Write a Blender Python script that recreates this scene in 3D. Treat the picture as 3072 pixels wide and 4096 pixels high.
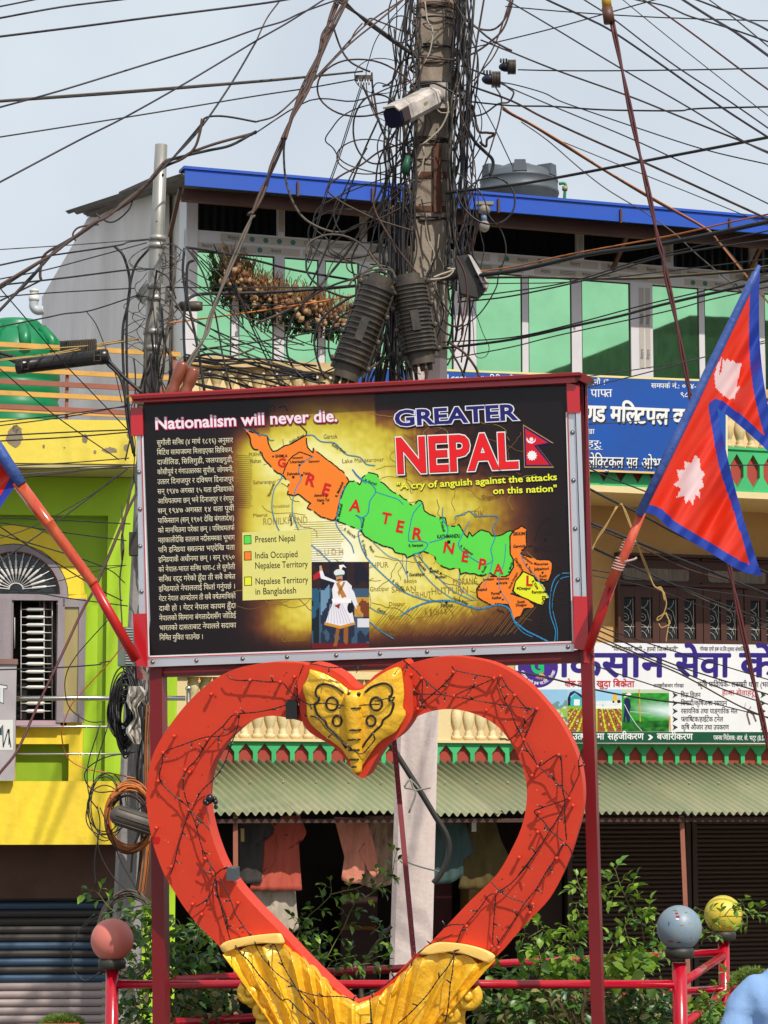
import bpy,bmesh,math,random
from mathutils import Vector,Matrix,noise
random.seed(7)
for _o in list(bpy.data.objects):bpy.data.objects.remove(_o)
SC=bpy.context.scene
COL=SC.collection
PI=math.pi
# ------------------------------------------------ camera, world, sun, exposure
F,CX,CY,HZ,CAMZ=10000.0,1536.0,2048.0,3204.0,2.15
PITCH=math.atan((HZ-CY)/F)
cam_d=bpy.data.cameras.new('camera')
cam_d.sensor_fit='VERTICAL';cam_d.sensor_height=24.0;cam_d.lens=F/4096.0*24.0
cam_d.clip_start=0.1;cam_d.clip_end=2000.0
cam=bpy.data.objects.new('camera',cam_d);COL.objects.link(cam)
cam.location=(0,0,CAMZ);cam.rotation_euler=(PI/2+PITCH,0,0)
SC.camera=cam
world=bpy.data.worlds.new('World');SC.world=world;world.use_nodes=True
_n=world.node_tree.nodes;_l=world.node_tree.links
SUN=Vector((0.58,-1.0,1.30)).normalized()
_sky=_n.new('ShaderNodeTexSky');_sky.sky_type='NISHITA';_sky.sun_disc=False
_sky.sun_elevation=math.asin(SUN.z);_sky.sun_rotation=math.atan2(SUN.x,SUN.y)
_sky.air_density=1.0;_sky.dust_density=4.0;_sky.ozone_density=1.5;_sky.altitude=1100
_tc=_n.new('ShaderNodeTexCoord');_nz=_n.new('ShaderNodeTexNoise');_nz.inputs['Scale'].default_value=5.0
_nz.inputs['Detail'].default_value=4.0
_l.new(_tc.outputs['Generated'],_nz.inputs['Vector'])
_mr=_n.new('ShaderNodeMapRange');_mr.inputs[1].default_value=0.3;_mr.inputs[2].default_value=0.7
_mr.inputs[3].default_value=0.66;_mr.inputs[4].default_value=0.92
_l.new(_nz.outputs['Fac'],_mr.inputs[0])
_mx=_n.new('ShaderNodeMix');_mx.data_type='RGBA'
_l.new(_mr.outputs[0],_mx.inputs[0]);_l.new(_sky.outputs[0],_mx.inputs[6])
_mx.inputs[7].default_value=(8.0,8.7,9.3,1)
_bg=_n['Background'];_l.new(_mx.outputs[2],_bg.inputs[0]);_bg.inputs[1].default_value=0.10
sun_d=bpy.data.lights.new('sun','SUN');sun_d.energy=4.3;sun_d.angle=math.radians(0.6)
sun_d.color=(1.0,0.94,0.85)
sun=bpy.data.objects.new('sun',sun_d);COL.objects.link(sun)
sun.rotation_euler=SUN.to_track_quat('Z','Y').to_euler()
vs=SC.view_settings
vs.view_transform='Standard';vs.look='None';vs.exposure=0.0;vs.gamma=1.0;vs.use_curve_mapping=False
SC.render.resolution_x=768;SC.render.resolution_y=1024
SC.cycles.max_bounces=6;SC.cycles.diffuse_bounces=3;SC.cycles.glossy_bounces=3
# ------------------------------------------------ pixel -> world tools (design time coordinates of a 3072x4096 photograph)
_cp,_sp=math.cos(PITCH),math.sin(PITCH)
def ray(px,py):
 a=(px-CX)/F;b=(CY-py)/F
 return Vector((a,_cp-b*_sp,_sp+b*_cp))
def P(px,py,Y):
 d=ray(px,py);t=Y/d.y
 return Vector((0,0,CAMZ))+d*t
def cc(x0,y0,f,pts):return[(x0+p[0]*f,y0+p[1]*f)for p in pts]
C1=lambda p:cc(0,0,.6172,p)
C2=lambda p:cc(1024,0,.6172,p)
C3=lambda p:cc(2048,0,.6172,p)
C4=lambda p:cc(0,900,.6172,p)
C5=lambda p:cc(1024,900,.6172,p)
C6=lambda p:cc(2048,900,.6172,p)
K1=lambda p:cc(500,1500,.6028,p)
K2=lambda p:cc(1400,1500,.6631,p)
D1=lambda p:cc(0,1800,.5425,p)
D2=lambda p:cc(0,2900,.5405,p)
H1=lambda p:cc(600,2600,.5425,p)
H2=lambda p:cc(1500,2600,.5425,p)
H3=lambda p:cc(700,3400,.4822,p)
H4=lambda p:cc(1400,3400,.4822,p)
R1=lambda p:cc(2200,3200,.5256,p)
R2=lambda p:cc(2250,2500,.4955,p)
R3=lambda p:cc(2250,1400,.4955,p)
G1=lambda p:cc(0,2300,.4219,p)
G3=lambda p:cc(1600,3200,.4219,p)
G2=lambda p:cc(820,3200,.4822,p)
G4=lambda p:cc(2400,2150,.4051,p)
G5=lambda p:cc(1450,500,.3617,p)
class Pl:
 """a plane in the world; n points to the viewer's side"""
 def __init__(s,o,n):
  s.o=Vector(o);s.n=Vector(n).normalized()
  s.u=Vector((0,0,1)).cross(s.n).normalized();s.v=s.n.cross(s.u)
 def at(s,px,py,off=0.0):
  d=ray(px,py);c=Vector((0,0,CAMZ));t=((s.o+s.n*off)-c).dot(s.n)/d.dot(s.n)
  return c+d*t
 def uv(s,px,py,off=0.0):
  q=s.at(px,py,off)-s.o
  return q.dot(s.u),q.dot(s.v)
 def w(s,a,b,off=0.0):return s.o+s.u*a+s.v*b+s.n*off
 def shift(s,off):return Pl(s.o+s.n*off,s.n)
def yawed(Y0,t):return Pl((0,Y0,0),(t,-1,0))
# ------------------------------------------------ mesh builder
class MB:
 def __init__(s):s.v=[];s.f=[];s.c=[];s.smooth=[]
 def add(s,vs,fs,col=None,sm=False):
  b=len(s.v);s.v+=[Vector(v)for v in vs]
  for f in fs:s.f.append([b+i for i in f]);s.c.append(col);s.smooth.append(sm)
  return s
 def quadbox(s,p,col=None):
  return s.add(p,[(3,2,1,0),(4,5,6,7),(0,1,5,4),(1,2,6,5),(2,3,7,6),(3,0,4,7)],col)
 def box(s,a,b,col=None):
  (x0,y0,z0),(x1,y1,z1)=a,b
  return s.quadbox([(x0,y0,z0),(x1,y0,z0),(x1,y1,z0),(x0,y1,z0),(x0,y0,z1),(x1,y0,z1),(x1,y1,z1),(x0,y1,z1)],col)
 def pbox(s,pl,u0,u1,v0,v1,o0,o1,col=None):
  q=[pl.w(u0,v0,o1),pl.w(u1,v0,o1),pl.w(u1,v0,o0),pl.w(u0,v0,o0),pl.w(u0,v1,o1),pl.w(u1,v1,o1),pl.w(u1,v1,o0),pl.w(u0,v1,o0)]
  return s.quadbox(q,col)
 def prism(s,pts,d,col=None,back=True,sm=False):
  n=len(pts);d=Vector(d);A=[Vector(p)for p in pts];B=[p+d for p in A]
  s.add(A+B,[tuple(range(n))]+([tuple(range(2*n-1,n-1,-1))]if back else[]),col)
  s.add(A+B,[(i,i+n,(i+1)%n+n,(i+1)%n)for i in range(n)],col,sm)
  return s
 def tube(s,pts,r,n=6,cap=True,col=None,r2=None,sm=True):
  pts=[Vector(p)for p in pts];m=len(pts)
  if m<2:return s
  base=len(s.v);up=None
  for i,p in enumerate(pts):
   t=(pts[min(i+1,m-1)]-pts[max(i-1,0)])
   if t.length<1e-9:t=Vector((0,0,1))
   t.normalize()
   if up is None:up=t.orthogonal().normalized()
   up=(up-t*up.dot(t))
   if up.length<1e-6:up=t.orthogonal()
   up.normalize();w=t.cross(up)
   rr=r[i]if isinstance(r,(list,tuple))else(r if r2 is None else r+(r2-r)*i/(m-1))
   for k in range(n):
    a=2*PI*k/n
    s.v.append(p+(up*math.cos(a)+w*math.sin(a))*rr)
  for i in range(m-1):
   for k in range(n):
    a=base+i*n+k;b=base+i*n+(k+1)%n
    s.f.append([a,b,b+n,a+n]);s.c.append(col);s.smooth.append(sm)
  if cap:
   s.f.append([base+k for k in range(n-1,-1,-1)]);s.c.append(col);s.smooth.append(False)
   s.f.append([base+(m-1)*n+k for k in range(n)]);s.c.append(col);s.smooth.append(False)
  return s
 def lathe(s,prof,seg=16,o=(0,0,0),ax=None,col=None,sm=True):
  """profile (r, h) turned round axis ax through o"""
  ax=Vector(ax).normalized()if ax is not None else Vector((0,0,1));o=Vector(o)
  e=ax.orthogonal().normalized();g=ax.cross(e);base=len(s.v);m=len(prof)
  for r,h in prof:
   for k in range(seg):
    a=2*PI*k/seg
    s.v.append(o+ax*h+(e*math.cos(a)+g*math.sin(a))*r)
  for i in range(m-1):
   for k in range(seg):
    a=base+i*seg+k;b=base+i*seg+(k+1)%seg
    s.f.append([a,b,b+seg,a+seg]);s.c.append(col);s.smooth.append(sm)
  s.f.append([base+k for k in range(seg-1,-1,-1)]);s.c.append(col);s.smooth.append(False)
  s.f.append([base+(m-1)*seg+k for k in range(seg)]);s.c.append(col);s.smooth.append(False)
  return s
 def sphere(s,c,r,seg=16,rings=10,col=None,sc=(1,1,1)):
  c=Vector(c);base=len(s.v)
  for i in range(rings+1):
   th=PI*i/rings
   for k in range(seg):
    a=2*PI*k/seg
    s.v.append(c+Vector((math.sin(th)*math.cos(a)*r*sc[0],math.sin(th)*math.sin(a)*r*sc[1],math.cos(th)*r*sc[2])))
  for i in range(rings):
   for k in range(seg):
    a=base+i*seg+k;b=base+i*seg+(k+1)%seg
    s.f.append([a,a+seg,b+seg,b]);s.c.append(col);s.smooth.append(True)
  return s
 def grid(s,pts,nx,ny,col=None,sm=True):
  base=len(s.v);s.v+=[Vector(p)for p in pts]
  for j in range(ny-1):
   for i in range(nx-1):
    a=base+j*nx+i
    s.f.append([a,a+1,a+1+nx,a+nx]);s.smooth.append(sm)
    s.c.append(col(i,j)if callable(col)else col)
  return s
WL={}
def tag(o,label=None,cat=None,group=None,kind=None):
 if label:o['label']=label
 if cat:o['category']=cat
 if group:o['group']=group
 if kind:o['kind']=kind
 return o
def T(name,label,cat,loc,group=None):
 o=bpy.data.objects.new(name,None);COL.objects.link(o);o.empty_display_size=.1
 o.location=loc;WL[o.name]=Vector(loc)
 return tag(o,label,cat,group)
def mesh_from(name,mb,mat,org=(0,0,0)):
 me=bpy.data.meshes.new(name);org=Vector(org)
 me.from_pydata([v-org for v in mb.v],[],mb.f)
 me.polygons.foreach_set('use_smooth',mb.smooth)
 if any(c is not None for c in mb.c):
  at=me.color_attributes.new('Col','FLOAT_COLOR','CORNER');buf=[]
  for f,c in zip(mb.f,mb.c):
   if c is None:c=(.5,.5,.5)
   if isinstance(c[0],(tuple,list)):
    for q in c:buf+=[q[0],q[1],q[2],1.0]
   else:buf+=[c[0],c[1],c[2],1.0]*len(f)
  at.data.foreach_set('color',buf)
 for m in(mat if isinstance(mat,(list,tuple))else[mat]):me.materials.append(m)
 me.update();return me
def O(name,mb,mat,parent=None,label=None,cat=None,group=None,kind=None,loc=None):
 if loc is None:
  loc=WL[parent.name]if parent is not None else sum(mb.v,Vector())/max(1,len(mb.v))
  if parent is None:loc.z=min(v.z for v in mb.v)
 me=mesh_from(name,mb,mat,loc)
 o=bpy.data.objects.new(name,me);COL.objects.link(o)
 WL[o.name]=Vector(loc)
 if parent is not None:o.parent=parent;o.location=Vector(loc)-WL[parent.name]
 else:o.location=loc
 return tag(o,label,cat,group,kind)
def inst(name,me,loc,parent=None,rot=None,scale=None,**k):
 o=bpy.data.objects.new(name,me);COL.objects.link(o);WL[o.name]=Vector(loc)
 if parent is not None:o.parent=parent;o.location=Vector(loc)-WL[parent.name]
 else:o.location=loc
 if rot is not None:o.rotation_euler=rot
 if scale is not None:o.scale=scale if hasattr(scale,'__len__')else(scale,)*3
 return tag(o,**k)
def smooth(pts,n=6):
 """Catmull-Rom through the points"""
 pts=[Vector(p)for p in pts]
 if len(pts)<3:return[pts[0].lerp(pts[-1],i/n)for i in range(n+1)]if len(pts)==2 else pts
 Q=[pts[0]*2-pts[1]]+pts+[pts[-1]*2-pts[-2]];out=[]
 for i in range(1,len(Q)-2):
  a,b,c,d=Q[i-1:i+3]
  for k in range(n):
   t=k/n
   out.append(.5*((2*b)+(c-a)*t+(2*a-5*b+4*c-d)*t*t+(3*b-a-3*c+d)*t**3))
 out.append(pts[-1]);return out
 # ------------------------------------------------ colour and materials
def lin(c):
 c/=255.0
 return c/12.92 if c<=.04045 else((c+.055)/1.055)**2.4
def S(r,g,b,k=.85):return(lin(r)*k,lin(g)*k,lin(b)*k)
MATS={}
def M(name,col=(.5,.5,.5),rough=.6,metal=0.,var=.15,vs=3.,bump=0.,bs=30.,tint=None,streak=False,spec=.5,coat=0.,attr=False,sub=0.,rnd=0.):
 if name in MATS:return MATS[name]
 m=bpy.data.materials.new(name);m.use_nodes=True;MATS[name]=m
 n,l=m.node_tree.nodes,m.node_tree.links;b=n['Principled BSDF']
 b.inputs['Roughness'].default_value=rough;b.inputs['Metallic'].default_value=metal
 b.inputs['Specular IOR Level'].default_value=spec;b.inputs['Coat Weight'].default_value=coat
 tc=n.new('ShaderNodeTexCoord')
 src=tc.outputs['Object']
 if attr:
  a=n.new('ShaderNodeAttribute');a.attribute_name='Col';base=a.outputs['Color']
 else:
  rgb=n.new('ShaderNodeRGB');rgb.outputs[0].default_value=(*col,1);base=rgb.outputs[0]
 if var>0:
  nz=n.new('ShaderNodeTexNoise');nz.inputs['Scale'].default_value=vs;nz.inputs['Detail'].default_value=6
  nz.inputs['Roughness'].default_value=.65
  if streak:
   mp=n.new('ShaderNodeMapping');mp.inputs['Scale'].default_value=(1,1,.12)if streak is True else streak
   l.new(src,mp.inputs[0]);l.new(mp.outputs[0],nz.inputs['Vector'])
  else:l.new(src,nz.inputs['Vector'])
  r=n.new('ShaderNodeMapRange');r.inputs[1].default_value=.3;r.inputs[2].default_value=.7
  l.new(nz.outputs['Fac'],r.inputs[0])
  mx=n.new('ShaderNodeMix');mx.data_type='RGBA';mx.blend_type='MULTIPLY' if tint is None else 'MIX'
  if tint is None:
   r.inputs[3].default_value=0;r.inputs[4].default_value=1
   mx.inputs[7].default_value=(1-var*1.6,)*3+(1,)
  else:
   r.inputs[3].default_value=0;r.inputs[4].default_value=var
   mx.inputs[7].default_value=(*tint,1)
  l.new(r.outputs[0],mx.inputs[0]);l.new(base,mx.inputs[6]);base=mx.outputs[2]
  rr=n.new('ShaderNodeMapRange');rr.inputs[3].default_value=max(0.02,rough-.08);rr.inputs[4].default_value=min(1,rough+.12)
  l.new(nz.outputs['Fac'],rr.inputs[0]);l.new(rr.outputs[0],b.inputs['Roughness'])
 if rnd>0:
  oi=n.new('ShaderNodeObjectInfo');r3=n.new('ShaderNodeMapRange');r3.inputs[3].default_value=1-rnd;r3.inputs[4].default_value=1+rnd*.5;l.new(oi.outputs['Random'],r3.inputs[0])
  vm=n.new('ShaderNodeVectorMath');vm.operation='SCALE';l.new(base,vm.inputs[0]);l.new(r3.outputs[0],vm.inputs['Scale']);base=vm.outputs[0]
 l.new(base,b.inputs['Base Color'])
 if bump>0:
  n2=n.new('ShaderNodeTexNoise');n2.inputs['Scale'].default_value=bs;n2.inputs['Detail'].default_value=5
  l.new(src,n2.inputs['Vector'])
  bp=n.new('ShaderNodeBump');bp.inputs['Strength'].default_value=min(1,bump);bp.inputs['Distance'].default_value=.01*max(1,bump)
  l.new(n2.outputs['Fac'],bp.inputs['Height']);l.new(bp.outputs[0],b.inputs['Normal'])
 if sub>0:
  tr=n.new('ShaderNodeBsdfTranslucent');ms=n.new('ShaderNodeMixShader');ms.inputs[0].default_value=sub
  l.new(base,tr.inputs[0]);l.new(b.outputs[0],ms.inputs[1]);l.new(tr.outputs[0],ms.inputs[2])
  l.new(ms.outputs[0],n['Material Output'].inputs[0])
 return m
 # ------------------------------------------------ lettering (glyph outlines of the built-in font, Devanagari shaped here)
STEM=set('खगघचजझञणतथधनपबभमयलवशषसक्षफ')
GL={}
def _need(chars,off):
 todo=[c for c in chars if(c,off)not in GL and c not in ' ']
 objs=[]
 for c in todo+['|']:
  pair=[]
  for body in(c,c+'||||||'):
   cu=bpy.data.curves.new('g','FONT');cu.body=body;cu.size=1;cu.offset=off;cu.resolution_u=3
   cu.dimensions='2D';cu.fill_mode='FRONT'
   o=bpy.data.objects.new('g',cu);COL.objects.link(o);pair.append(o)
  objs.append((c,pair))
 bpy.context.view_layer.update();dg=bpy.context.evaluated_depsgraph_get();mx={}
 for c,pair in objs:
  r=[]
  for o in pair:
   e=o.evaluated_get(dg);me=e.to_mesh()
   r.append(([(v.co.x,v.co.y)for v in me.vertices],[tuple(p.vertices)for p in me.polygons]));e.to_mesh_clear()
  mx[c]=r
 bar=max(x for x,y in mx['|'][1][0])-(max(x for x,y in mx['|'][1][0])-max(x for x,y in mx['|'][0][0]))/6
 for c,pair in objs:
  v,f=mx[c][0];adv=max((x for x,y in mx[c][1][0]),default=.3)-bar
  if c=='|' and(c,off)in GL:continue
  GL[(c,off)]=(v,f,adv)
 for c,pair in objs:
  for o in pair:
   d=o.data;bpy.data.objects.remove(o);bpy.data.curves.remove(d)
def _clip(v,f,xmax):
 bm=bmesh.new();vv=[bm.verts.new((x,y,0))for x,y in v]
 for q in f:
  try:bm.faces.new([vv[i]for i in q])
  except ValueError:pass
 bmesh.ops.bisect_plane(bm,geom=bm.verts[:]+bm.edges[:]+bm.faces[:],plane_co=(xmax,0,0),plane_no=(1,0,0),clear_outer=True)
 bm.verts.index_update()
 r=([(a.co.x,a.co.y)for a in bm.verts],[tuple(a.index for a in q.verts)for q in bm.faces]);bm.free();return r
def _arc(cx,cy,r,a0,a1,w,n=8):
 v=[];f=[]
 for i in range(n+1):
  a=a0+(a1-a0)*i/n
  v+=[(cx+math.cos(a)*(r-w/2),cy+math.sin(a)*(r-w/2)),(cx+math.cos(a)*(r+w/2),cy+math.sin(a)*(r+w/2))]
  if i:k=2*i;f.append((k-2,k-1,k+1,k))
 return v,f
def text_geo(t,off=0.0,track=0.0):
 deva=any('\u0900'<=c<='\u097f' for c in t)
 _need(sorted(set(t.replace('~',''))|({'ि','्'}if deva else set())),off)
 out=[];pen=0.;i=0;n=len(t)
 isC=lambda c:'\u0915'<=c<='\u0939'
 isM=lambda c:c in 'ािीुूृेैोौंँः'
 def put(c,x,scx=1.0):
  v,f,a=GL[(c,off)];out.append(([(x+p[0]*scx,p[1])for p in v],f));return a*scx
 while i<n:
  c=t[i]
  if c==' ':pen+=.28+track;i+=1;continue
  if not isC(c):
   pen+=put(c,pen)+(0 if isM(c)else track);i+=1;continue
  clu=[c];j=i+1
  while j+1<n and t[j]=='्' and isC(t[j+1]):clu.append(t[j+1]);j+=2
  vir=j<n and t[j]=='्'
  if vir:j+=1
  ms=[]
  while j<n and isM(t[j]):ms.append(t[j]);j+=1
  reph=False;below=False
  if len(clu)>1 and clu[0]=='र':reph=True;clu=clu[1:]
  if len(clu)>1 and clu[-1]=='र':below=True;clu=clu[:-1]
  if 'ि' in ms:pen+=put('ि',pen)
  for q in clu[:-1]:
   v,f,a=GL[(q,off)]
   if q in STEM:
    w=max(x for x,y in v)-(.105 if q not in 'कफ' else.10)
    if q in 'कफ':w=a*.80
    cv,cf=_clip(v,f,w);out.append(([(pen+x,y)for x,y in cv],cf));pen+=w-.005
   else:
    put(q,pen);put('्',pen+a);pen+=a
  start=pen;a=put(clu[-1],pen);pen+=a
  if vir:put('्',pen)
  if below:
   if clu[-1]in 'टठडढछद':vv,ff=_arc(start+a*.5,-.33,.17,PI*.2,PI*.8,.06)
   else:
    x=start+a*.18;vv,ff=[(x,.02),(x+.07,.07),(start+a-.16,.27),(start+a-.20,.20)],[(0,1,2,3)]
   out.append((vv,ff))
  for m in ms:
   if m!='ि':pen+=put(m,pen)
  if reph:out.append((lambda q:([(x,y)for x,y in q[0]],q[1]))(_arc(pen-.09,.74,.11,PI*.35,PI*1.45,.055)))
  pen+=track;i=j
 return out,pen
def text_px(mb,pl,t,p0,p1,h,col,off=0.0,lift=0.002,d=(0,0),up=None,track=0.0):
 """letters on plane pl from baseline point p0 to p1 (pixels); h = em height in pixels"""
 if off>=.012 and any('\u0900'<=c<='\u097f' for c in t):
  if off<.018:ds=[(-off*.5,0),(off*.5,0)]
  else:ds=[(off*math.cos(a),off*math.sin(a))for a in[i*PI/4 for i in range(8)]]
  ex_=math.hypot(p1[0]-p0[0],p1[1]-p0[1])
  for i,(a,b)in enumerate(ds):text_px(mb,pl,t,p0,p1,h,col,0.0,lift+.00006*i,(d[0]+a*h,d[1]+b*h),up,track)
  return
 geo,W=text_geo(t,off,track)
 if W<=0:return
 ex=((p1[0]-p0[0])/W,(p1[1]-p0[1])/W)
 if up is None:
  L=math.hypot(*ex);upv=(ex[1]/L*h,-ex[0]/L*h)
 else:upv=(up[0]*h,up[1]*h)
 for v,f in geo:
  pts=[pl.at(p0[0]+d[0]+x*ex[0]+y*upv[0],p0[1]+d[1]+x*ex[1]+y*upv[1],lift)for x,y in v]
  mb.add(pts,f,col)
def poly(mb,pl,pts,col,lift):mb.add([pl.at(x,y,lift)for x,y in pts],[tuple(range(len(pts)))],col)
def stroke(mb,pl,pts,w,col,lift,close=False,dash=None):
 pts=[Vector(p)for p in pts]
 if close:pts.append(pts[0])
 segs=[(pts[i],pts[i+1])for i in range(len(pts)-1)]
 if dash:
  ss=[]
  for a,b in segs:
   L=(b-a).length;k=max(1,int(L/dash))
   for q in range(k):
    if random.random()<.86:ss.append((a.lerp(b,q/k),a.lerp(b,(q+.8)/k)))
  segs=ss
 for a,b in segs:
  dd=b-a
  if dd.length<1e-6:continue
  dd.normalize();nn=Vector((-dd.y,dd.x))*(w/2);e=dd*(w*.3)
  q=[a-e+nn,a-e-nn,b+e-nn,b+e+nn]
  mb.add([pl.at(x,y,lift)for x,y in q],[(0,1,2,3)],col)
def circ(cx,cy,rx,ry,n=20,a0=0):return[(cx+rx*math.cos(a0+2*PI*i/n),cy+ry*math.sin(a0+2*PI*i/n))for i in range(n)]
def sm2(pts,n=4):return[(p.x,p.y)for p in smooth([Vector((x,y,0))for x,y in pts],n)]
PRINT=M('print',attr=True,rough=.38,var=.05,vs=6,spec=.4)
# ------------------------------------------------ ground
MG=M('asphalt',(.055,.053,.05),.9,var=.3,vs=2,bump=.5,bs=60)
g=MB()
g.grid([(x*60-600,y*60-600,-.6)for y in range(21)for x in range(21)],21,21,sm=False)
O('ground',g,MG,kind='structure')
pv=MB();pv.box((-20,22.6,-.65),(20,60,-.46));O('pavement',pv,M('concrete_pav',(.28,.26,.24),.9,var=.3,bump=.4),kind='structure')
TH=.35
MP=yawed(28,TH)
BP=MP.shift(1.2)
FP=MP.shift(.9)
zM=lambda x,y:MP.uv(x,y)[1]
uM=lambda x,y=1200:MP.uv(x,y)[0]
zB=lambda x,y:BP.uv(x,y)[1]
uB=lambda x,y=2000:BP.uv(x,y)[0]
house=T('corner_house','tall cream house with blue roof edge, green mirror windows and corrugated awning','house',(0,28,0))
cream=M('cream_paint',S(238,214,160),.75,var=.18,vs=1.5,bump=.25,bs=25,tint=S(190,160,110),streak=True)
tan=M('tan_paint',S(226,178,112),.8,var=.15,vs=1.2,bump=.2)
upvc=M('white_upvc',(.62,.60,.62),.35,var=.06)
grey_w=M('cement_render',S(238,232,230,1),.9,var=.7,vs=1.1,bump=.3,bs=14,tint=S(196,188,186,1),streak=(1,1,.35))
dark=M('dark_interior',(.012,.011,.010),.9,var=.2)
bluep=M('blue_painted_metal',S(6,74,186,1),.45,var=.5,vs=3,tint=S(40,80,150),streak=(.3,.3,2.5),bump=.1,bs=4)
brownm=M('brown_steel',S(92,56,44),.5,var=.2)
roofm=M('grey_tin',(.12,.11,.10),.55,metal=.3,var=.3,bump=.2)
glassg=M('green_mirror_glass',(.1,.4,.16),.05)
gn,gl_=glassg.node_tree.nodes,glassg.node_tree.links
for x in list(gn):
 if x.type!='OUTPUT_MATERIAL':gn.remove(x)
ga=gn.new('ShaderNodeBsdfGlossy');ga.inputs['Color'].default_value=(.46,.92,.48,1);ga.inputs['Roughness'].default_value=.015
gd=gn.new('ShaderNodeBsdfDiffuse');gd.inputs['Color'].default_value=(.03,.12,.05,1)
gm=gn.new('ShaderNodeMixShader');gm.inputs[0].default_value=.84
gl_.new(gd.outputs[0],gm.inputs[1]);gl_.new(ga.outputs[0],gm.inputs[2]);gl_.new(gm.outputs[0],gn['Material Output'].inputs[0])
gt=gn.new('ShaderNodeTexCoord');gz=gn.new('ShaderNodeTexNoise');gz.inputs['Scale'].default_value=.9
gz2=gn.new('ShaderNodeTexNoise');gz2.inputs['Scale'].default_value=2.2;gz2.inputs['Detail'].default_value=5;gr2=gn.new('ShaderNodeMapRange');gr2.inputs[1].default_value=.35;gr2.inputs[2].default_value=.75;gr2.inputs[3].default_value=.88;gr2.inputs[4].default_value=.70
gl_.new(gt.outputs['Object'],gz2.inputs[0]);gl_.new(gz2.outputs[0],gr2.inputs[0]);gl_.new(gr2.outputs[0],gm.inputs[0])
gb=gn.new('ShaderNodeBump');gb.inputs['Strength'].default_value=.03;gb.inputs['Distance'].default_value=.02
gl_.new(gt.outputs['Object'],gz.inputs[0]);gl_.new(gz.outputs[0],gb.inputs['Height']);gl_.new(gb.outputs[0],ga.inputs['Normal'])
zt,zb=zM(787,1002),zM(787,1431)
ztr0,ztr1=zM(1110,944),zM(1110,815)
UL,UR=uM(741),uM(4700)
G0=-.46
pz=MB();pz.box((-9,-6,-.62),(9,18.7,0));O('plaza_floor',pz,M('concrete_pav'),kind='structure')
z_sof=zB(3000,1995)
z_lb=zB(2650,2978)
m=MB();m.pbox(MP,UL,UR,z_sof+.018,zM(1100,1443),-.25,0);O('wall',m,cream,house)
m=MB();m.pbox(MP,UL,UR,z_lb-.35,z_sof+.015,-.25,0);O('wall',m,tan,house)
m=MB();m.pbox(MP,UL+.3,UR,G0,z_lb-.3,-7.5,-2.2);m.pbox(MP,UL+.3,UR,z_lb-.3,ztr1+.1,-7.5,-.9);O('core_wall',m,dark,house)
zfb=zb-.05
m=MB();m.pbox(MP,UL,UR,zt,ztr0,-.08,0);O('frame_rail',m,upvc,house)
m=MB();m.pbox(MP,UL,UR,zfb-.12,zb,-.08,.01);O('frame_rail',m,upvc,house)
m=MB();m.pbox(MP,UL,UR,ztr1,ztr1+.06,-.08,.0);O('frame_rail',m,brownm,house)
panes=[(787,929),(957,1098),(1138,1276),(1302,1437),(1481,1640),(1665,1815),(1905,2091),(2116,2289),(2329,2523),(2610,2798),(2820,3008),(3060,3200)]
pr=uM(760)
big=[1,3,5,8,9]
for k,(a,b)in enumerate(panes):
 ua,ub=uM(a),uM(b)
 m=MB();m.pbox(MP,pr,ua,zb,zt,-.08,0.0 if k in(2,4,6,9)else-.02);O('mullion',m,upvc,house)
 m=MB();m.pbox(MP,ua,ub,zb,zt,-.06,-.035);p=O('window_pane',m,glassg,house)
 m=MB();w=.012
 for q in((ua,ub,zb,zb+w),(ua,ub,zt-w,zt),(ua,ua+w,zb+w,zt-w),(ub-w,ub,zb+w,zt-w)):m.pbox(MP,q[0],q[1],q[2],q[3],-.035,-.028)
 O('gasket',m,M('rubber',(.01,.01,.01),.6),p)
 pr=ub
m=MB();m.pbox(MP,UL,uM(787),zb,ztr1,-.3,.02);O('corner_post',m,upvc,house)
for a,b in((1110,1138),(1444,1468),(2310,2338),(2656,2696),(3008,3032)):
 m=MB();m.pbox(MP,uM(a),uM(b),ztr0,ztr1,-.06,.0);O('transom_post',m,upvc,house)
tape=MB();tl=MB()
zc=lambda f:zt+(ztr0-zt)*f
for row,(f0,f1)in enumerate(((.08,.42),(.55,.92))):
 u=UL+.1+row*.3
 while u<UR-1:
  L=random.uniform(1.0,1.7)
  tape.add([MP.w(u,zc(f0),.003),MP.w(u+L,zc(f0),.003),MP.w(u+L,zc(f1),.003),MP.w(u,zc(f1),.003)],[(0,1,2,3)],S(196,186,170))
  x=u+.08
  while x<u+L-.3:
   kind=random.random()
   if kind<.45:
    geo,W=text_geo('नेपाटप',.01);s_=(zc(f1)-zc(f0))*.62
    for v,f in geo:tl.add([MP.w(x+a*s_,zc(f0)+(zc(f1)-zc(f0))*.28+b*s_,.005)for a,b in v],f,S(60,62,66))
    x+=W*s_+.12
   elif kind<.7:
    zz=(zc(f0)+zc(f1))/2;r=.032
    tl.add([MP.w(x+r+math.cos(q)*r,zz+math.sin(q)*r,.005)for q in[i*PI/4 for i in range(8)]],[tuple(range(8))],S(40,120,110));x+=.16
   else:
    for q in range(3):
     zz=zc(f0)+(zc(f1)-zc(f0))*(.25+.22*q)
     tl.add([MP.w(x,zz,.005),MP.w(x+.2,zz,.005),MP.w(x+.2,zz+.008,.005),MP.w(x,zz+.008,.005)],[(0,1,2,3)],S(120,116,112))
    x+=.28
  u+=L+random.uniform(.02,.3)
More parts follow.
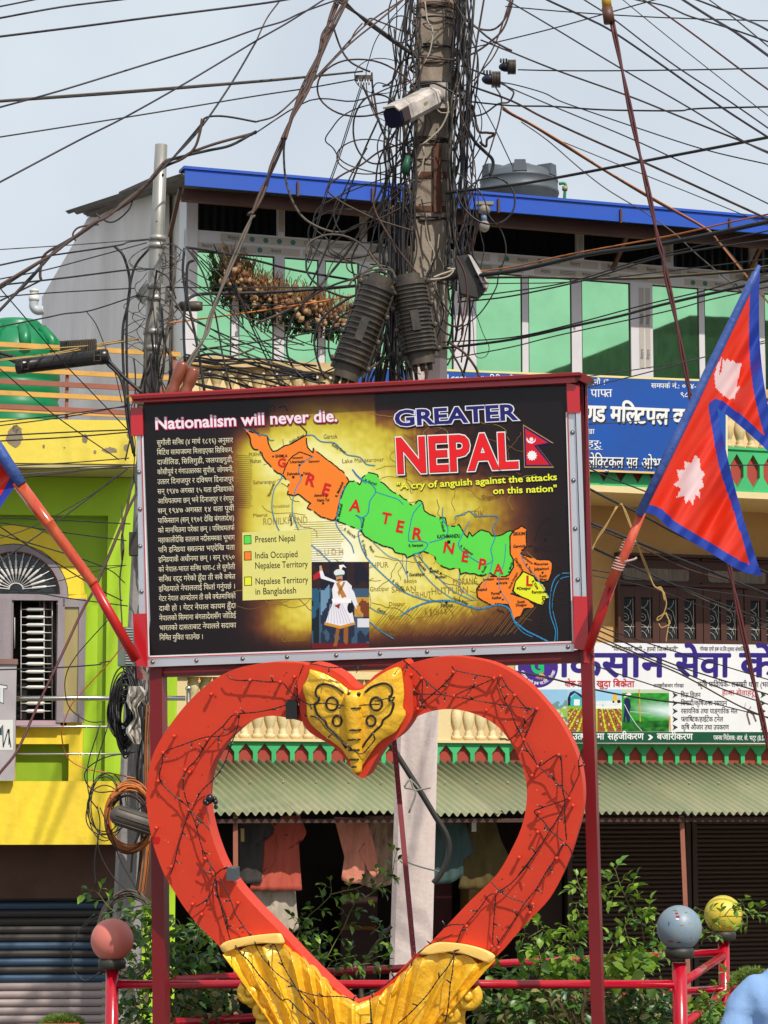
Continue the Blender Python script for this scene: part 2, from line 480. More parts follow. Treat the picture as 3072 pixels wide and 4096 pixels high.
for px in(1124,1456,2324,2676,3020,2565,2590):
 z0,z1=(ztr0+.05,ztr1-.05)if px not in(2565,2590)else(zb+.2,zt-.05)
 u0=uM(px)-.03
 tape.add([MP.w(u0,z0,.004),MP.w(u0+.06,z0,.004),MP.w(u0+.06,z1,.004),MP.w(u0,z1,.004)],[(0,1,2,3)],S(190,182,170))
 zz=z0+.1
 while zz<z1-.35:
  geo,W=text_geo('नेपाटप',.01)
  for v,f in geo:tl.add([MP.w(u0+.048-b*.05,zz+a*.05,.006)for a,b in v],f,S(70,96,100))
  zz+=.42
O('protective_tape',tape,PRINT,house,kind='stuff');O('tape_lettering',tl,PRINT,house,kind='stuff')
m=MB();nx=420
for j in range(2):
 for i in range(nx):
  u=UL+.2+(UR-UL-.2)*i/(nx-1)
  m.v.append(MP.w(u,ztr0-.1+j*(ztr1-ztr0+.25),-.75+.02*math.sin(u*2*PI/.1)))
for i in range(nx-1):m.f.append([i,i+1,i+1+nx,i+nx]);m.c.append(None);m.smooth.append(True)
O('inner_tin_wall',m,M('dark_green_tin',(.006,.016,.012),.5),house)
zf0,zf1=FP.uv(741,741)[1],FP.uv(750,676)[1]
ufl,ufr=FP.uv(741,700)[0],FP.uv(3400,900)[0]
m=MB();m.pbox(FP,ufl,ufr,zf0,zf1,-.03,.0);m.pbox(FP,ufl-.02,ufr,zf1,zf1+.03,-.2,.02);O('fascia',m,bluep,house)
m=MB();m.pbox(FP,ufl+.05,ufr,zf0-.10,zf0+.03,-.35,-.25);O('roof_beam',m,brownm,house)
for px in(1190,1488,1992,2480,2915):
 m=MB();u=FP.uv(px,780)[0];m.pbox(FP,u-.012,u+.012,zf0-.02,zf0+.14,.002,.03);O('fascia_bracket',m,brownm,house)
for px in(745,1600,1960,2560,3100):
 m=MB();u=FP.uv(px,780)[0]
 m.tube([FP.w(u,zf0+.02,-.25),FP.w(u+.04,ztr0-.1,-.86)],.03,4,sm=False);O('roof_strut',m,brownm,house)
SPn=Vector((-MP.n.y*-1,MP.n.x*-1,0))
corner=MP.at(741,1200)
SP=Pl((corner.x,corner.y,0),-MP.u)
back=SP.at(345,866)
nx=600;m=MB();dep=(back-MP.o).dot(-MP.n)
for j in range(4):
 t=j/3.
 for i in range(nx):
  u=ufl-.03+(ufr-ufl)*i/(nx-1)
  o=0-t*(dep+.9);z=zf1-.06+(back.z+.1-zf1)*t
  m.v.append(FP.w(u,z+.018*math.sin(u*2*PI/.11),o-.03))
for j in range(3):
 for i in range(nx-1):
  a=j*nx+i;m.f.append([a,a+1,a+1+nx,a+nx]);m.c.append(None);m.smooth.append(True)
O('roof_sheet',m,roofm,house)
m=MB();pts=[(611,738),(530,768),(350,872),(265,1024),(167,1190),(167,2300),(611,2300)]
m.prism([SP.at(x,y)for x,y in pts],MP.u*.2);O('side_wall',m,grey_w,house)
m=MB();pts=[(741,690),(611,738),(611,2300),(741,2300)]
m.prism([SP.at(x,y,-.25)for x,y in pts],MP.u*.1);O('side_wall',m,grey_w,house)
m=MB()
for a,b in(((345,866),(470,800)),((475,790),(612,730))):
 p,q=SP.at(*a,.12),SP.at(*b,.12)
 m.prism([p,q,q+Vector((0,0,.07)),p+Vector((0,0,.07))],MP.u*.3)
O('eave_sheet',m,M('weathered_tin',S(96,82,76),.7,var=.3,tint=S(130,92,66)),house)
# ---------------- upper balcony
zr1,zr0=zB(1100,1443),zB(1100,1480)
zl1,zl0=zB(3000,1801),zB(3000,1970)
zb0=zl1+.02
uL,uR=uB(760,1500),uB(4700,1500)
cream_d=M('weathered_cream',S(226,196,142),.8,var=.7,vs=3,bump=.35,tint=S(160,124,84))
m=MB();m.pbox(BP,uL,uR,zr0,zr1,-.2,.06);O('balcony_coping',m,cream_d,house)
m=MB();m.pbox(BP,uL,uR,z_sof,zl0,-1.2,.03);O('balcony_slab',m,cream,house)
m=MB();m.pbox(BP,uL,uR,zl0,zl1,-.2,-.05);redp=M('brick_red_paint',S(176,66,48),.6,var=.15,tint=S(150,60,48));O('balcony_panel',m,redp,house)
grn=M('mint_green_paint',S(64,190,118),.5,var=.25,vs=2,tint=S(110,190,96),spec=.4,rnd=.12)
balu_prof=[(.30,0),(.42,.03),(.42,.07),(.25,.09),(.34,.12),(.22,.15),(.30,.19),(.44,.30),(.46,.40),(.36,.50),(.22,.58),(.28,.62),(.24,.66),(.34,.72),(.48,.82),(.50,.90),(.36,.94),(.44,.97),(.44,1.0)]
def balustrade(u0,u1,z0,z1,per,plane,mat,skip=()):
 H=z1-z0;mb=MB();mb.lathe([(r*per,h*H)for r,h in balu_prof],10)
 me=mesh_from('baluster',mb,mat)
 k=int((u1-u0)/per)
 for i in range(k):
  u=u0+(i+.5)*per
  if any(a<u<b for a,b in skip):continue
  inst('baluster',me,plane.w(u,z0,-.08),house)
balm=M('baluster_cream',S(240,214,158),.7,var=.5,vs=14,tint=S(190,150,96),bump=.3,bs=60,rnd=.15)
balustrade(uB(790,1600),uB(1450,1600),zb0,zr0,.15,BP,balm)
balustrade(uB(2900,1750),uB(3150,1750),zb0,zr0,.15,BP,balm)
m=MB();m.pbox(BP,uB(1440,1600),uB(2905,1600),zb0,zr0,-.16,-.1);O('balcony_infill',m,cream_d,house)
def lattice(u0,u1,z0,z1,per,plane,both,par):
 H=z1-z0;top=MB()
 a=per*.5
 def cell(flip):
  def zz(t):return z0+H*t
  pts=[(-.12,.0),(.12,0),(.12,.55),(.5,.93),(.5,1.0),(-.5,1),(-.5,.93),(-.12,.55)]if not both else[(-.5,0),(.5,0),(.5,.1),(.11,.36),(.11,.64),(.5,.90),(.5,1.0),(-.5,1),(-.5,.90),(-.11,.64),(-.11,.36),(-.5,.1)]
  mb=MB();base=plane.w(u0,z0,0)
  mb.prism([plane.w(u0+x*per,z0+y*H,0)for x,y in pts],-plane.n*.05)
  return mesh_from('lattice_post',mb,grn,base),base
 me,base=cell(False)
 for i in range(int((u1-u0)/per)):inst('lattice_post',me,base+plane.u*per*i,par)
perL=uB(1100,2966);perL=uB(1174,2966)-uB(1100,2966)
lattice(uB(2380,1850),uB(3200,1850),zl0,zl1,perL*1.02,BP,True,house)
m=MB();m.pbox(BP,uL,uR,zl1-.002,zl1+.025,-.1,.02);O('lattice_rail',m,grn,house)
# ---------------- lower balcony
zr1b,zr0b=zB(1400,2688),zB(1400,2718)
zl1b,zl0b=zB(1100,2966),zB(1100,3052)
uLb=uB(690,2900)
m=MB();m.pbox(BP,uLb,uR,zr0b,zr1b,-.2,.06);O('balcony_coping',m,cream,house)
balm2=M('baluster_cream_clean',S(246,226,176),.65,var=.25,vs=14,tint=S(206,170,116),bump=.3,bs=60,rnd=.12)
perB=(uB(1151,2900)-uB(1100,2900))
balustrade(uB(700,2850),uB(2070,2850),zl1b+.03,zr0b,perB,BP,balm2,skip=((uB(1738,2900)-.02,uB(1806,2900)+.02),(uB(700,2900),uB(748,2900))))
m=MB();m.pbox(BP,uLb,uR,zl1b,zl1b+.03,-.2,.04);m.pbox(BP,uLb,uR,zl0b-.28,zl0b-.2,-1.2,.0);O('balcony_slab',m,cream,house)
m=MB();m.pbox(BP,uB(1742,2900),uB(1800,2900),zl1b+.03,zr0b,-.2,.02);O('pier',m,cream,house)
m=MB();m.pbox(BP,uB(694,2900),uB(746,2900),zl1b+.03,zr0b,-.2,.02);O('pier',m,cream,house)
m=MB();m.pbox(BP,uLb,uR,zl0b-.3,zl1b-.02,-.25,-.04);O('balcony_panel',m,redp,house)
m=MB();m.pbox(BP,uLb,uR,zl1b+.03,zr0b,-1.18,-1.14);O('balcony_back_wall',m,cream,house)
lattice(uB(720,2966),uB(3200,2966),zl0b-.02,zl1b,perL,BP,False,house)
# ---------------- awning of corrugated sheets (parts: the awning, sub-parts: the sheets)
AWt,AWb=zB(1100,3048),0
AE=BP.shift(1.6)
awz1=AE.uv(1300,3255)[1];awz0=BP.uv(1300,3046)[1]
aw=O('awning',MB().pbox(AE,AE.uv(775,3250)[0],AE.uv(4600,3250)[0],awz1-.09,awz1-.05,-.1,-.06),M('rust_angle',S(80,50,40),.7),house)
awm=M('sage_green_tin',S(132,142,106),.5,var=.8,vs=3,tint=S(160,154,122),streak=(1,.35,.35),spec=.3,rnd=.22)
SKEW=.14;A0=AE.uv(775,3250)[0];A1=AE.uv(4600,3250)[0];wv=.088;sw=wv*12  # unseen right end lengthened so the awning keeps sun off the shutters
k=0;u=A0
while u<A1:
 m=MB();n=12*8+1
 for j in range(2):
  for i in range(n):
   uu=u+(sw+wv*.8)*i/(n-1)
   sag=.0
   if j:q=AE.w(uu,awz1+.021*math.sin(uu*2*PI/wv)+.004*(k%2)+.012*math.sin(k*2.3),.02*math.sin(k*1.7))
   else:q=BP.w(uu-SKEW,awz0+.021*math.sin(uu*2*PI/wv)+.004*(k%2),-.02)
   m.v.append(q)
 for i in range(n-1):m.f.append([i,i+1,i+1+n,i+n]);m.c.append(None);m.smooth.append(True)
 o=O('roofing_sheet',m,awm,aw)
 md=o.modifiers.new('thick','SOLIDIFY');md.thickness=.002
 for q in range(3):
  s_=MB();uu=u+wv*(2.25+4*q)
  s_.sphere(BP.w(uu-SKEW,awz0,-.02).lerp(AE.w(uu,awz1,0),.45)+Vector((0,0,.022)),.010,6,4);O('screw',s_,M('zinc',(.5,.5,.5),.4,metal=.8),aw)
 u+=sw;k+=1
postm=M('pinkish_brown_post',S(178,108,86),.6,var=.2)
for pts in(((942,3255),(944,3900),(946,4400)),((2726,3262),(2742,3640),(2756,4000),(2764,4400))):
 m=MB();m.tube([AE.at(x,y,-.15)for x,y in pts],.033,4,sm=False);O('awning_post',m,postm,house)
 # ---------------- ground floor: shop and shutters
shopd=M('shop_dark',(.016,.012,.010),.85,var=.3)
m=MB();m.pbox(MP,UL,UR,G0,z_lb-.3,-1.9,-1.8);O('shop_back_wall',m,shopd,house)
m=MB();m.pbox(MP,uM(2080,3500),uM(2240,3500),G0,z_lb-.3,-1.8,.05);O('shop_pier',m,M('brown_pier',S(58,42,34),.8),house)
slm=M('brown_shutter_paint',S(74,54,42),.55,var=.3,vs=2,streak=(.15,.15,3),tint=S(54,40,32),rnd=.2)
def shutter(parent,plane,u0,u1,z0,z1,pitch,mats,off=0.):
 H=pitch
 prof=[(0,0),(.012,.12),(.022,.35),(.022,.6),(.012,.85),(.0,.93)]
 box=MB();box.pbox(plane,u0-.06,u0,z0,z1,off-.05,off+.04)
 root=O('rolling_shutter',box,mats[0],parent)
 O('side_rail',MB().pbox(plane,u1,u1+.06,z0,z1,off-.05,off+.04),mats[0],root)
 ms={}
 for mt in mats:
  mb=MB();b=plane.w(u0,0,off)
  for o,t in prof:mb.v+=[plane.w(u0,t*H,off+o),plane.w(u1,t*H,off+o)]
  for i in range(len(prof)-1):mb.f.append([2*i,2*i+1,2*i+3,2*i+2]);mb.c.append(None);mb.smooth.append(True)
  ms[mt]=(mesh_from('slat',mb,mt,b),b)
 i=0;z=z0
 while z<z1:
  me,b=ms[mats[i%len(mats)]if not callable(shutter.pick)else shutter.pick(i,mats)]
  inst('slat',me,b+Vector((0,0,z)),root);z+=H;i+=1
 m=MB();m.pbox(plane,u0,u1,z0,z1,off-.04,off-.02);O('shutter_backing',m,dark,root)
shutter.pick=lambda i,mats:mats[0]
ztop=z_lb-.35
shutter(house,MP,uM(2270,3500),uM(2725,3500),G0,ztop,.052,[slm],.1)
shutter(house,MP,uM(2770,3500),uM(3350,3500),G0,ztop,.052,[slm],.1)
# ---------------- first floor window, dark brown timber
wood=M('dark_brown_timber',S(78,44,34),.5,var=.3,vs=5,streak=(1,1,.2),tint=S(50,30,24))
wz=lambda y:zM(2460,y)
WX=[(2461,2629),(2631,2803),(2806,2966),(2970,3120),(3124,3280)]
u0,u1=uM(2457,2300),uM(3300,2300)
wnd=O('timber_window',MB().pbox(MP,u0,u1,wz(2223),wz(2211),0,.10).pbox(MP,u0,u0+.03,wz(2600),wz(2223),0,.10).pbox(MP,u0+.03,u1,wz(2340),wz(2330),0,.09).pbox(MP,u0+.03,u1,wz(2600),wz(2223),-.1,.01),wood,house)
dgl=M('dark_window_glass',(.03,.035,.04),.08,var=.1,vs=6)
curt=M('pale_curtain',S(150,138,124),.8,var=.3,vs=9,streak=(3,3,.4))
for a,b in((2489,2752),(2830,3060)):
 ua,ub=uM(a,2290),uM(b,2290)
 O('transom_frame',MB().pbox(MP,ua-.10,ub+.10,wz(2330),wz(2322),.01,.06).pbox(MP,ua-.10,ub+.10,wz(2232),wz(2226),.01,.06),wood,wnd)
 m=MB();pts=[]
 za,zc_=wz(2318),wz(2270)
 for sx,sz,a0 in((ub-.04,zc_-.03,0),(ua+.04,zc_-.03,PI/2),(ua+.04,za+.03,PI),(ub-.04,za+.03,1.5*PI)):
  for i in range(4):q=a0+i*PI/6;pts.append(MP.w(sx+.04*math.cos(q),sz+.03*math.sin(q),.02))
 m.prism(pts,-MP.n*.008);pn=O('transom_panel',m,curt,wnd)
wgr=M('white_rod',(.6,.58,.54),.4)
def arcp(cu,cz,r,a0,a1,n=8):return[(cu+r*math.cos(a0+(a1-a0)*i/n),cz+r*math.sin(a0+(a1-a0)*i/n))for i in range(n+1)]
for li,(a,b)in enumerate(WX):
 ua,ub=uM(a,2450),uM(b,2450);w=ub-ua;z0,z1=wz(2600),wz(2342)
 zp0,zp1=wz(2552),wz(2388)
 xs=[.0,.16,.43,.57,.84,1.0]
 leaf=MB()
 for q0,q1 in((0,1),(2,3),(4,5)):leaf.pbox(MP,ua+w*xs[q0],ua+w*xs[q1],z0,z1,.015,.055)
 for q0,q1 in((1,2),(3,4)):leaf.pbox(MP,ua+w*xs[q0],ua+w*xs[q1],z0,zp0,.015,.05);leaf.pbox(MP,ua+w*xs[q0],ua+w*xs[q1],zp1,z1,.015,.05)
 lf=O('casement',leaf,wood,wnd)
 for q0,q1 in((1,2),(3,4)):
  a_,b_=ua+w*xs[q0],ua+w*xs[q1]
  O('pane',MB().pbox(MP,a_,b_,zp0,zp1,.012,.018),dgl,wnd)
  g_=MB();h=zp1-zp0;c=(a_+b_)/2;W_=(b_-a_)
  rd=lambda pts:g_.tube([MP.w(x,z,.026)for x,z in pts],.004,4)
  rd([(b_-W_*.12,zp0),(b_-W_*.12,zp1)]);rd([(a_,zp0+h*.28),(b_,zp0+h*.28)])
  rd(arcp(a_,zp0+h*.95,W_*.7,-PI/2,0));rd(arcp(a_,zp0+h*.12,W_*.75,0,PI/2));rd(arcp(a_,zp0+h*.02,W_*.55,0,PI/2))
  rd([(c-W_*.3+math.cos(t*.5)*W_*(.06+t*.018),zp0+h*.5+math.sin(t*.5)*W_*(.06+t*.018))for t in range(18)])
  rd([(a_,zp0+h*.8),(c+W_*.1,zp0+h*.68),(b_-W_*.15,zp0+h*.4),(c,zp0+h*.16)])
  O('window_grille',g_,wgr,wnd)
  # ------------------------------------------------ left house: yellow and lime
LP=yawed(25,.09)
lh=T('lime_house','bright lime green and yellow house with an arched window at the left edge','house',(-3,25,0))
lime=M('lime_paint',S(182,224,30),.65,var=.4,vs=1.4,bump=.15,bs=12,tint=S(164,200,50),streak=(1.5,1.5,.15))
lime_shade=M('lime_paint_shade',S(158,194,24),.65,var=.4,vs=1.4,bump=.15,bs=12,tint=S(140,170,40),streak=(1.5,1.5,.15))  # darker copy of the lime paint, recess shade put into its colour
yel=M('yellow_paint',S(253,222,48,.95),.65,var=.6,vs=2.2,bump=.5,bs=14,tint=S(236,196,60),streak=(1.6,1.6,.16))
yelp=M('pale_yellow_paint',S(246,224,88),.7,var=.35,vs=1.6,bump=.4,bs=12,tint=S(236,200,60))
bei=M('beige_soffit',S(206,190,130),.8,var=.15)
def lbox(n,x0,y0,x1,y1,o0,o1,mat,par=lh,ref=None):
 u0,z1=LP.uv(x0,y0,0);u1,z0=LP.uv(x1,y1,0)
 return O(n,MB().pbox(LP,u0,u1,z0,z1,o0,o1),mat,par)
Q=LP.shift(.7);u0,z1=Q.uv(-500,1668);u1,z0=Q.uv(545,1857)
parap=O('parapet',MB().pbox(Q,u0,u1,z0,z1,-.18,0),yelp,lh)
m=MB();r=random.Random(3)
for cx,cy,rx,ry in((60,1745,34,42),(62,1715,14,18),(340,1755,13,18),(440,1800,30,12),(520,1735,12,22),(175,1785,5,8),(380,1808,6,8),(505,1790,10,16),(10,1800,12,6),(258,1790,4,3)):
 poly(m,Q,[(cx+rx*(1+.35*(r.random()-.5))*math.cos(a)*r.uniform(.75,1.1),cy+ry*r.uniform(.7,1.15)*math.sin(a))for a in[i*2*PI/22 for i in range(22)]],None,.004)
O('bare_plaster_patch',m,M('bare_plaster',S(168,150,124),.9,var=.35,bump=.5,bs=40),parap,kind='stuff')
O('soffit',MB().pbox(Q,u0,u1,z0-.04,z0-.003,-.9,-.01),bei,lh)
O('roof_slab',MB().pbox(LP,u0,u1+.4,z0-.2,z0-.045,-8,-.05),bei,lh)
ww0,zz1=LP.uv(-600,1900);ww1,zz0=LP.uv(703,3380)
zbase=G0
O('wall',MB().pbox(LP,LP.uv(426,2500)[0],ww1,zbase,z0-.045,-.4,0),lime,lh)
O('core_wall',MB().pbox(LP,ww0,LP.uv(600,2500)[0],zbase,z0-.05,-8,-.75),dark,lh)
O('wall',MB().pbox(LP,ww0,LP.uv(426,2500)[0],LP.uv(0,2058)[1],z0-.045,-.4,0),lime,lh)
PRc=LP.shift(-.12)
arch=[(-110*.5425+0,0)]
def arcD(cx,cy,rx,ry,a0,a1,n=14):return D1([(cx+rx*math.cos(a0+(a1-a0)*i/n),cy-ry*math.sin(a0+(a1-a0)*i/n))for i in range(n+1)])
left=-560
O('recess_wall',MB().prism([PRc.at(x,y)for x,y in[(left,2058),(430,2058),(430,2900)]+[(345,2900)]+arcD(90,1060,535,505,0,PI,20)[:]+[(left,D1([(0,1060)])[0][1])]],LP.n*-.2),lime_shade,lh)
yr=LP.shift(-.05)
inn=arcD(100,1075,405,385,0,PI,18)
out=arcD(90,1060,535,505,0,PI,20)
sill_y=2990
pts=[(out[0][0],3124),*out,(left,out[-1][1]),(left,3124),(-150,3124),(-150,2400)]+inn[::-1]+[(inn[0][0],2900),(52,2900),(52,2925),(out[0][0]-.5,2925)]
ring=MB()
for i in range(18):
 t0,t1=i/18*PI,(i+1)/18*PI
 f_=lambda rx,ry,cx,cy,t:D1([(cx+rx*math.cos(t),cy-ry*math.sin(t))])[0]
 q=[yr.at(*f_(405,385,100,1075,t0)),yr.at(*f_(535,505,90,1060,t0)),yr.at(*f_(535,505,90,1060,t1)),yr.at(*f_(405,385,100,1075,t1))]
 ring.prism(q,LP.n*-.1)
O('arch_surround',ring,yel,lh)
lbox('wall',273,2375,339,2975,-.25,-.05,yel)
lbox('wall',-600,2903,275,2976,-.25,-.055,yel)
lbox('wall',275,2975,339,3130,-.25,-.05,yel)
lbox('wall',339,2420,382,3130,-.25,-.045,lime)
lbox('wall',382,2420,428,3130,-.3,-.08,lime_shade)
lbox('recess_wall',-600,2975,275,3130,-.35,-.2,lime_shade)
lil=M('lilac_grey_timber',S(164,152,156),.65,var=.5,vs=6,streak=(1,1,.2),tint=S(124,110,114),bump=.2)
fr=MB()
for i in range(16):
 t0,t1=i/16*PI,(i+1)/16*PI
 q=[yr.at(*f_(335,325,110,1070,t0),.03),yr.at(*f_(400,380,100,1075,t0),.03),yr.at(*f_(400,380,100,1075,t1),.03),yr.at(*f_(335,325,110,1070,t1),.03)]
 fr.prism(q,LP.n*-.12)
archw=O('arched_window',fr,lil,lh)
fr=MB()
for i in range(16):
 t0,t1=i/16*PI,(i+1)/16*PI
 q=[yr.at(*f_(322,312,110,1070,t0)),yr.at(*f_(336,326,110,1070,t0)),yr.at(*f_(336,326,110,1070,t1)),yr.at(*f_(322,312,110,1070,t1))]
 fr.prism(q,LP.n*-.06)
O('timber_arch',fr,M('orange_timber',S(140,84,50),.6,var=.2),archw)
poly_=MB();poly(poly_,yr,arcD(110,1070,330,320,0,PI,20),None,-.05);O('fan_light_pane',poly_,dgl,archw)
wt=M('white_rod_paint',(.72,.70,.66),.4,var=.1)
for k in range(15):
 a=PI*(k+.5)/15
 m=MB();p=lambda r_:yr.at(*D1([(118+math.cos(a)*r_*1.03,1030-math.sin(a)*r_)])[0],.0)
 m.tube([p(45),p(110),p(122),p(212),p(224),p(285)],[.005,.005,.013,.013,.005,.005],6);O('grille_ray',m,wt,archw)
m=MB();m.tube([yr.at(*q)for q in arcD(118,1030,55,48,0,PI,10)],.006,5);O('grille_arc',m,wt,archw)
def dbox(n,x0,y0,x1,y1,o0,o1,mat,par):
 (a,b),(c,d)=D1([(x0,y0),(x1,y1)])
 return lbox(n,a,b,c,d,o0,o1,mat,par)
win=dbox('tall_window',-200,1058,500,1108,-.12,-.02,lil,lh)
dbox('window_dark',-200,1108,425,1995,-.70,-.66,dark,win)
dbox('frame_post',-200,1108,82,2000,-.14,-.04,lil,win)
dbox('frame_post',418,1108,436,2000,-.14,-.04,lil,win)
dbox('sill',-100,1993,445,2042,-.15,.03,M('pinkish_sill',S(206,170,180),.7,var=.4,tint=S(160,140,160)),win)
cb=M('grey_curtain',S(120,104,92),.8,var=.3,vs=4,streak=(6,6,.3))
m=MB()
pl_=LP.shift(-.3);n=14
cp=[pl_.at(*D1([(285+(400-285)*i/(n-1)+(j*8.5),1115+j*62)])[0],.04*math.sin(i*1.4))for j in range(13)for i in range(n)]
m.grid(cp,n,13);O('curtain',m,cb,win)
for y in(1175,1233,1290,1347,1404,1463,1519,1577,1635,1694,1749,1868,1925):
 m=MB();g_=lambda x:LP.at(*D1([(x,y)])[0],-.1)
 m.tube([g_(150),g_(188),g_(208),g_(318),g_(335),g_(385)],[.004,.004,.018,.018,.004,.004],6);O('grille_bar',m,wt,win)
for x in(155,325,385,108):
 m=MB();m.tube([LP.at(*D1([(x,1115 if x!=108 else 1235)])[0],-.1),LP.at(*D1([(x,1985 if x!=108 else 1463)])[0],-.1)],.004,5);O('grille_rod',m,wt,win)
cas=MB()
for q in((430,1098,466,2010),(585,1098,622,2010),(466,1098,585,1160),(466,1945,585,2010)):
 (a,b),(c,d)=D1([q[:2],q[2:]]);ua,za=LP.uv(a,b);ub,zb_=LP.uv(c,d);cas.pbox(LP,ua,ub,zb_,za,.0,.045)
co=O('open_casement',cas,lil,lh)
pgl=M('yellow_reflection_glass',(.35,.28,.12),.12,var=.3,vs=1.5,streak=(4,4,.2),tint=(.5,.4,.1));dbox('pane',466,1160,585,1945,.015,.025,pgl,co)  # yellow reflection in this pane is put into the glass colour
dbox('open_leaf',-200,1092,80,1600,.0,.04,lil,lh)
RLp=LP.shift(.62);stl=M('stainless_steel',(.62,.60,.57),.22,metal=1.,var=.08)
rl=T('balcony_railing','shiny round steel railing in front of the arched window on the lime green house','railing',tuple(RLp.at(300,2800)))
for y,r_ in((2793,.024),(2907,.012),(3016,.010)):
 m=MB();m.tube([RLp.at(-300,y),RLp.at(742,y)],r_,10);O('rail',m,stl,rl)
m=MB();m.tube([RLp.at(753,2765),RLp.at(757,3120)],.02,8);m.sphere(RLp.at(754,2755),.032,12,8);O('end_post',m,stl,rl)
m=MB();m.tube([RLp.at(58,2770),RLp.at(58,3120)],.015,8);O('end_post',m,stl,rl)
Q=LP.shift(.65);u0,z1=Q.uv(-500,3124);u1,z0=Q.uv(500,3378)
O('yellow_band',MB().pbox(Q,u0,u1,z0,z1,-.2,0),yel,lh)
O('balcony_floor',MB().pbox(Q,u0,u1,z0,z0+.1,-.9,-.2),bei,lh)
brl=M('brown_lintel_paint',S(96,62,46),.7,var=.2)
O('lintel',MB().pbox(LP,ww0,ww1-.06,LP.uv(0,3592)[1],z0+.1,-.3,.12),brl,lh)
sb=[M('slat_dark',S(58,52,46),.5,var=.3,streak=(.2,.2,2),tint=S(40,40,44)),M('slat_blue',S(40,84,118),.45,var=.6,vs=2,tint=S(70,66,62),streak=(.2,.2,2)),M('slat_grey',S(178,160,156),.5,var=.4,vs=2,tint=S(130,116,112),streak=(.2,.2,2),rnd=.12)]
zt_=LP.uv(0,3592)[1];zg_=LP.uv(0,3935)[1]
shutter.pick=lambda i,mats:mats[2]if G0+i*.078<zg_ else(mats[1]if(G0+i*.078<LP.uv(0,3760)[1]and i%2)or i%5==0 else mats[0])
shutter(lh,LP,ww0,LP.uv(470,3700)[0],G0,zt_,.078,sb,.0)
Q2=LP.shift(.75)
us0,zs1=Q2.uv(-400,2655);us1,zs0=Q2.uv(58,3122)
sg=O('shop_signboard',MB().pbox(Q2,us0,us1,zs0,zs1,-.06,0),M('grimy_white_board',S(190,182,184),.6,var=.4,tint=S(150,140,140)),None,'grimy white signboard with a big T beside the lime house railing','sign')
m=MB()
poly(m,Q2,D1([(-60,1716),(55,1736),(52,1762),(28,1762),(28,1872),(-4,1860),(-4,1762),(-60,1750)]),S(30,30,30),.002)
poly(m,Q2,D1([(-60,1722),(50,1742),(47,1757),(24,1757),(24,1866),(0,1856),(0,1757),(-60,1745)]),S(240,240,240),.004)
poly(m,Q2,D1([(-60,1990),(96,1990),(96,2212),(-60,2212)]),S(236,234,228),.002)
for a in(D1([(20,2030),(24,2190)]),D1([(24,2190),(60,2060)]),D1([(60,2060),(80,2190)]),D1([(10,2040),(10,2100)]),D1([(68,2060),(66,2170)])):stroke(m,Q2,a,4,S(20,24,28),.004)
poly(m,Q2,D1([(-20,2050),(10,2050),(10,2100),(-20,2100)]),S(30,80,90),.005)
O('lettering',m,PRINT,sg,kind='stuff')
O('edge_strip',MB().pbox(Q2,us0,us1+.01,zs1,zs1+.05,-.08,.02),M('worn_red',S(150,110,100),.7),sg)
FB=yawed(26.4,.33)
fence=T('slatted_roof_fence','low roof fence of orange and brown horizontal bars in front of the green tank','fence',tuple(FB.at(300,1650)))
om=M('orange_bar_paint',S(236,178,84),.6,var=.2);bm_=M('brown_bar_paint',S(168,100,78),.6,var=.2)
for y,h,mt in((1360,19,om),(1459,19,om),(1508,20,bm_),(1555,19,om),(1610,19,bm_),(1632,8,om)):
 u0,z1=FB.uv(-200,y-4);u1=FB.uv(722,y)[0];z0=FB.uv(-200,y-4+h)[1]
 O('fence_bar',MB().pbox(FB,u0,u1,z0,z1,-.02,.01),mt,fence)
for x in(273,700,-60):
 u0,z1=FB.uv(x,1400);z0=FB.uv(x,1720)[1];O('fence_post',MB().pbox(FB,u0-.015,u0+.015,z0,z1,-.06,-.02),bm_,fence)
tg=M('green_tank_plastic',S(12,128,78),.35,var=.2,vs=2,tint=S(40,150,100))
c=P(60,1700,28.2);R_=178/F*28.2
prof=[(R_,-.6)]
zz=-.6
while zz<.62:prof+=[(R_,zz+.02),(R_*.96,zz+.06),(R_*.96,zz+.09),(R_,zz+.13)];zz+=.2
prof+=[(R_*.97,.86),(R_*.80,1.02),(R_*.62,1.08),(R_*.58,1.10),(R_*.58,1.16),(R_*.5,1.2)]
gt_=O('water_tank',MB().lathe(prof,32,c),tg,None,'dark green ribbed plastic water tank behind the orange slatted roof fence','water tank')
m=MB()
for k in range(8):
 a=k*PI/4+.35;d_=Vector((math.cos(a),math.sin(a),0));m.tube([c+d_*R_*.66+Vector((0,0,1.08)),c+d_*R_*.95+Vector((0,0,.94)),c+d_*R_*1.0+Vector((0,0,.80))],.07,6)
O('moulded_lug',m,tg,gt_)
tb=M('black_grey_tank_plastic',S(92,100,108),.5,var=.6,vs=3,tint=S(60,66,74),bump=.15)
c=P(2076,812,31.5);R_=160/F*31.5;h_=31.5/F
prof=[(R_,-.6),(R_,30*h_),(R_*1.025,34*h_),(R_*1.025,44*h_),(R_,48*h_),(R_*.99,84*h_),(R_*1.01,87*h_),(R_*.99,92*h_),(R_*.95,112*h_),(R_*.82,128*h_),(R_*.6,140*h_),(R_*.36,147*h_),(R_*.36,155*h_),(R_*.3,158*h_)]
bt=O('water_tank',MB().lathe(prof,36,c),tb,None,'weathered grey black water tank standing above the blue roof edge','water tank')
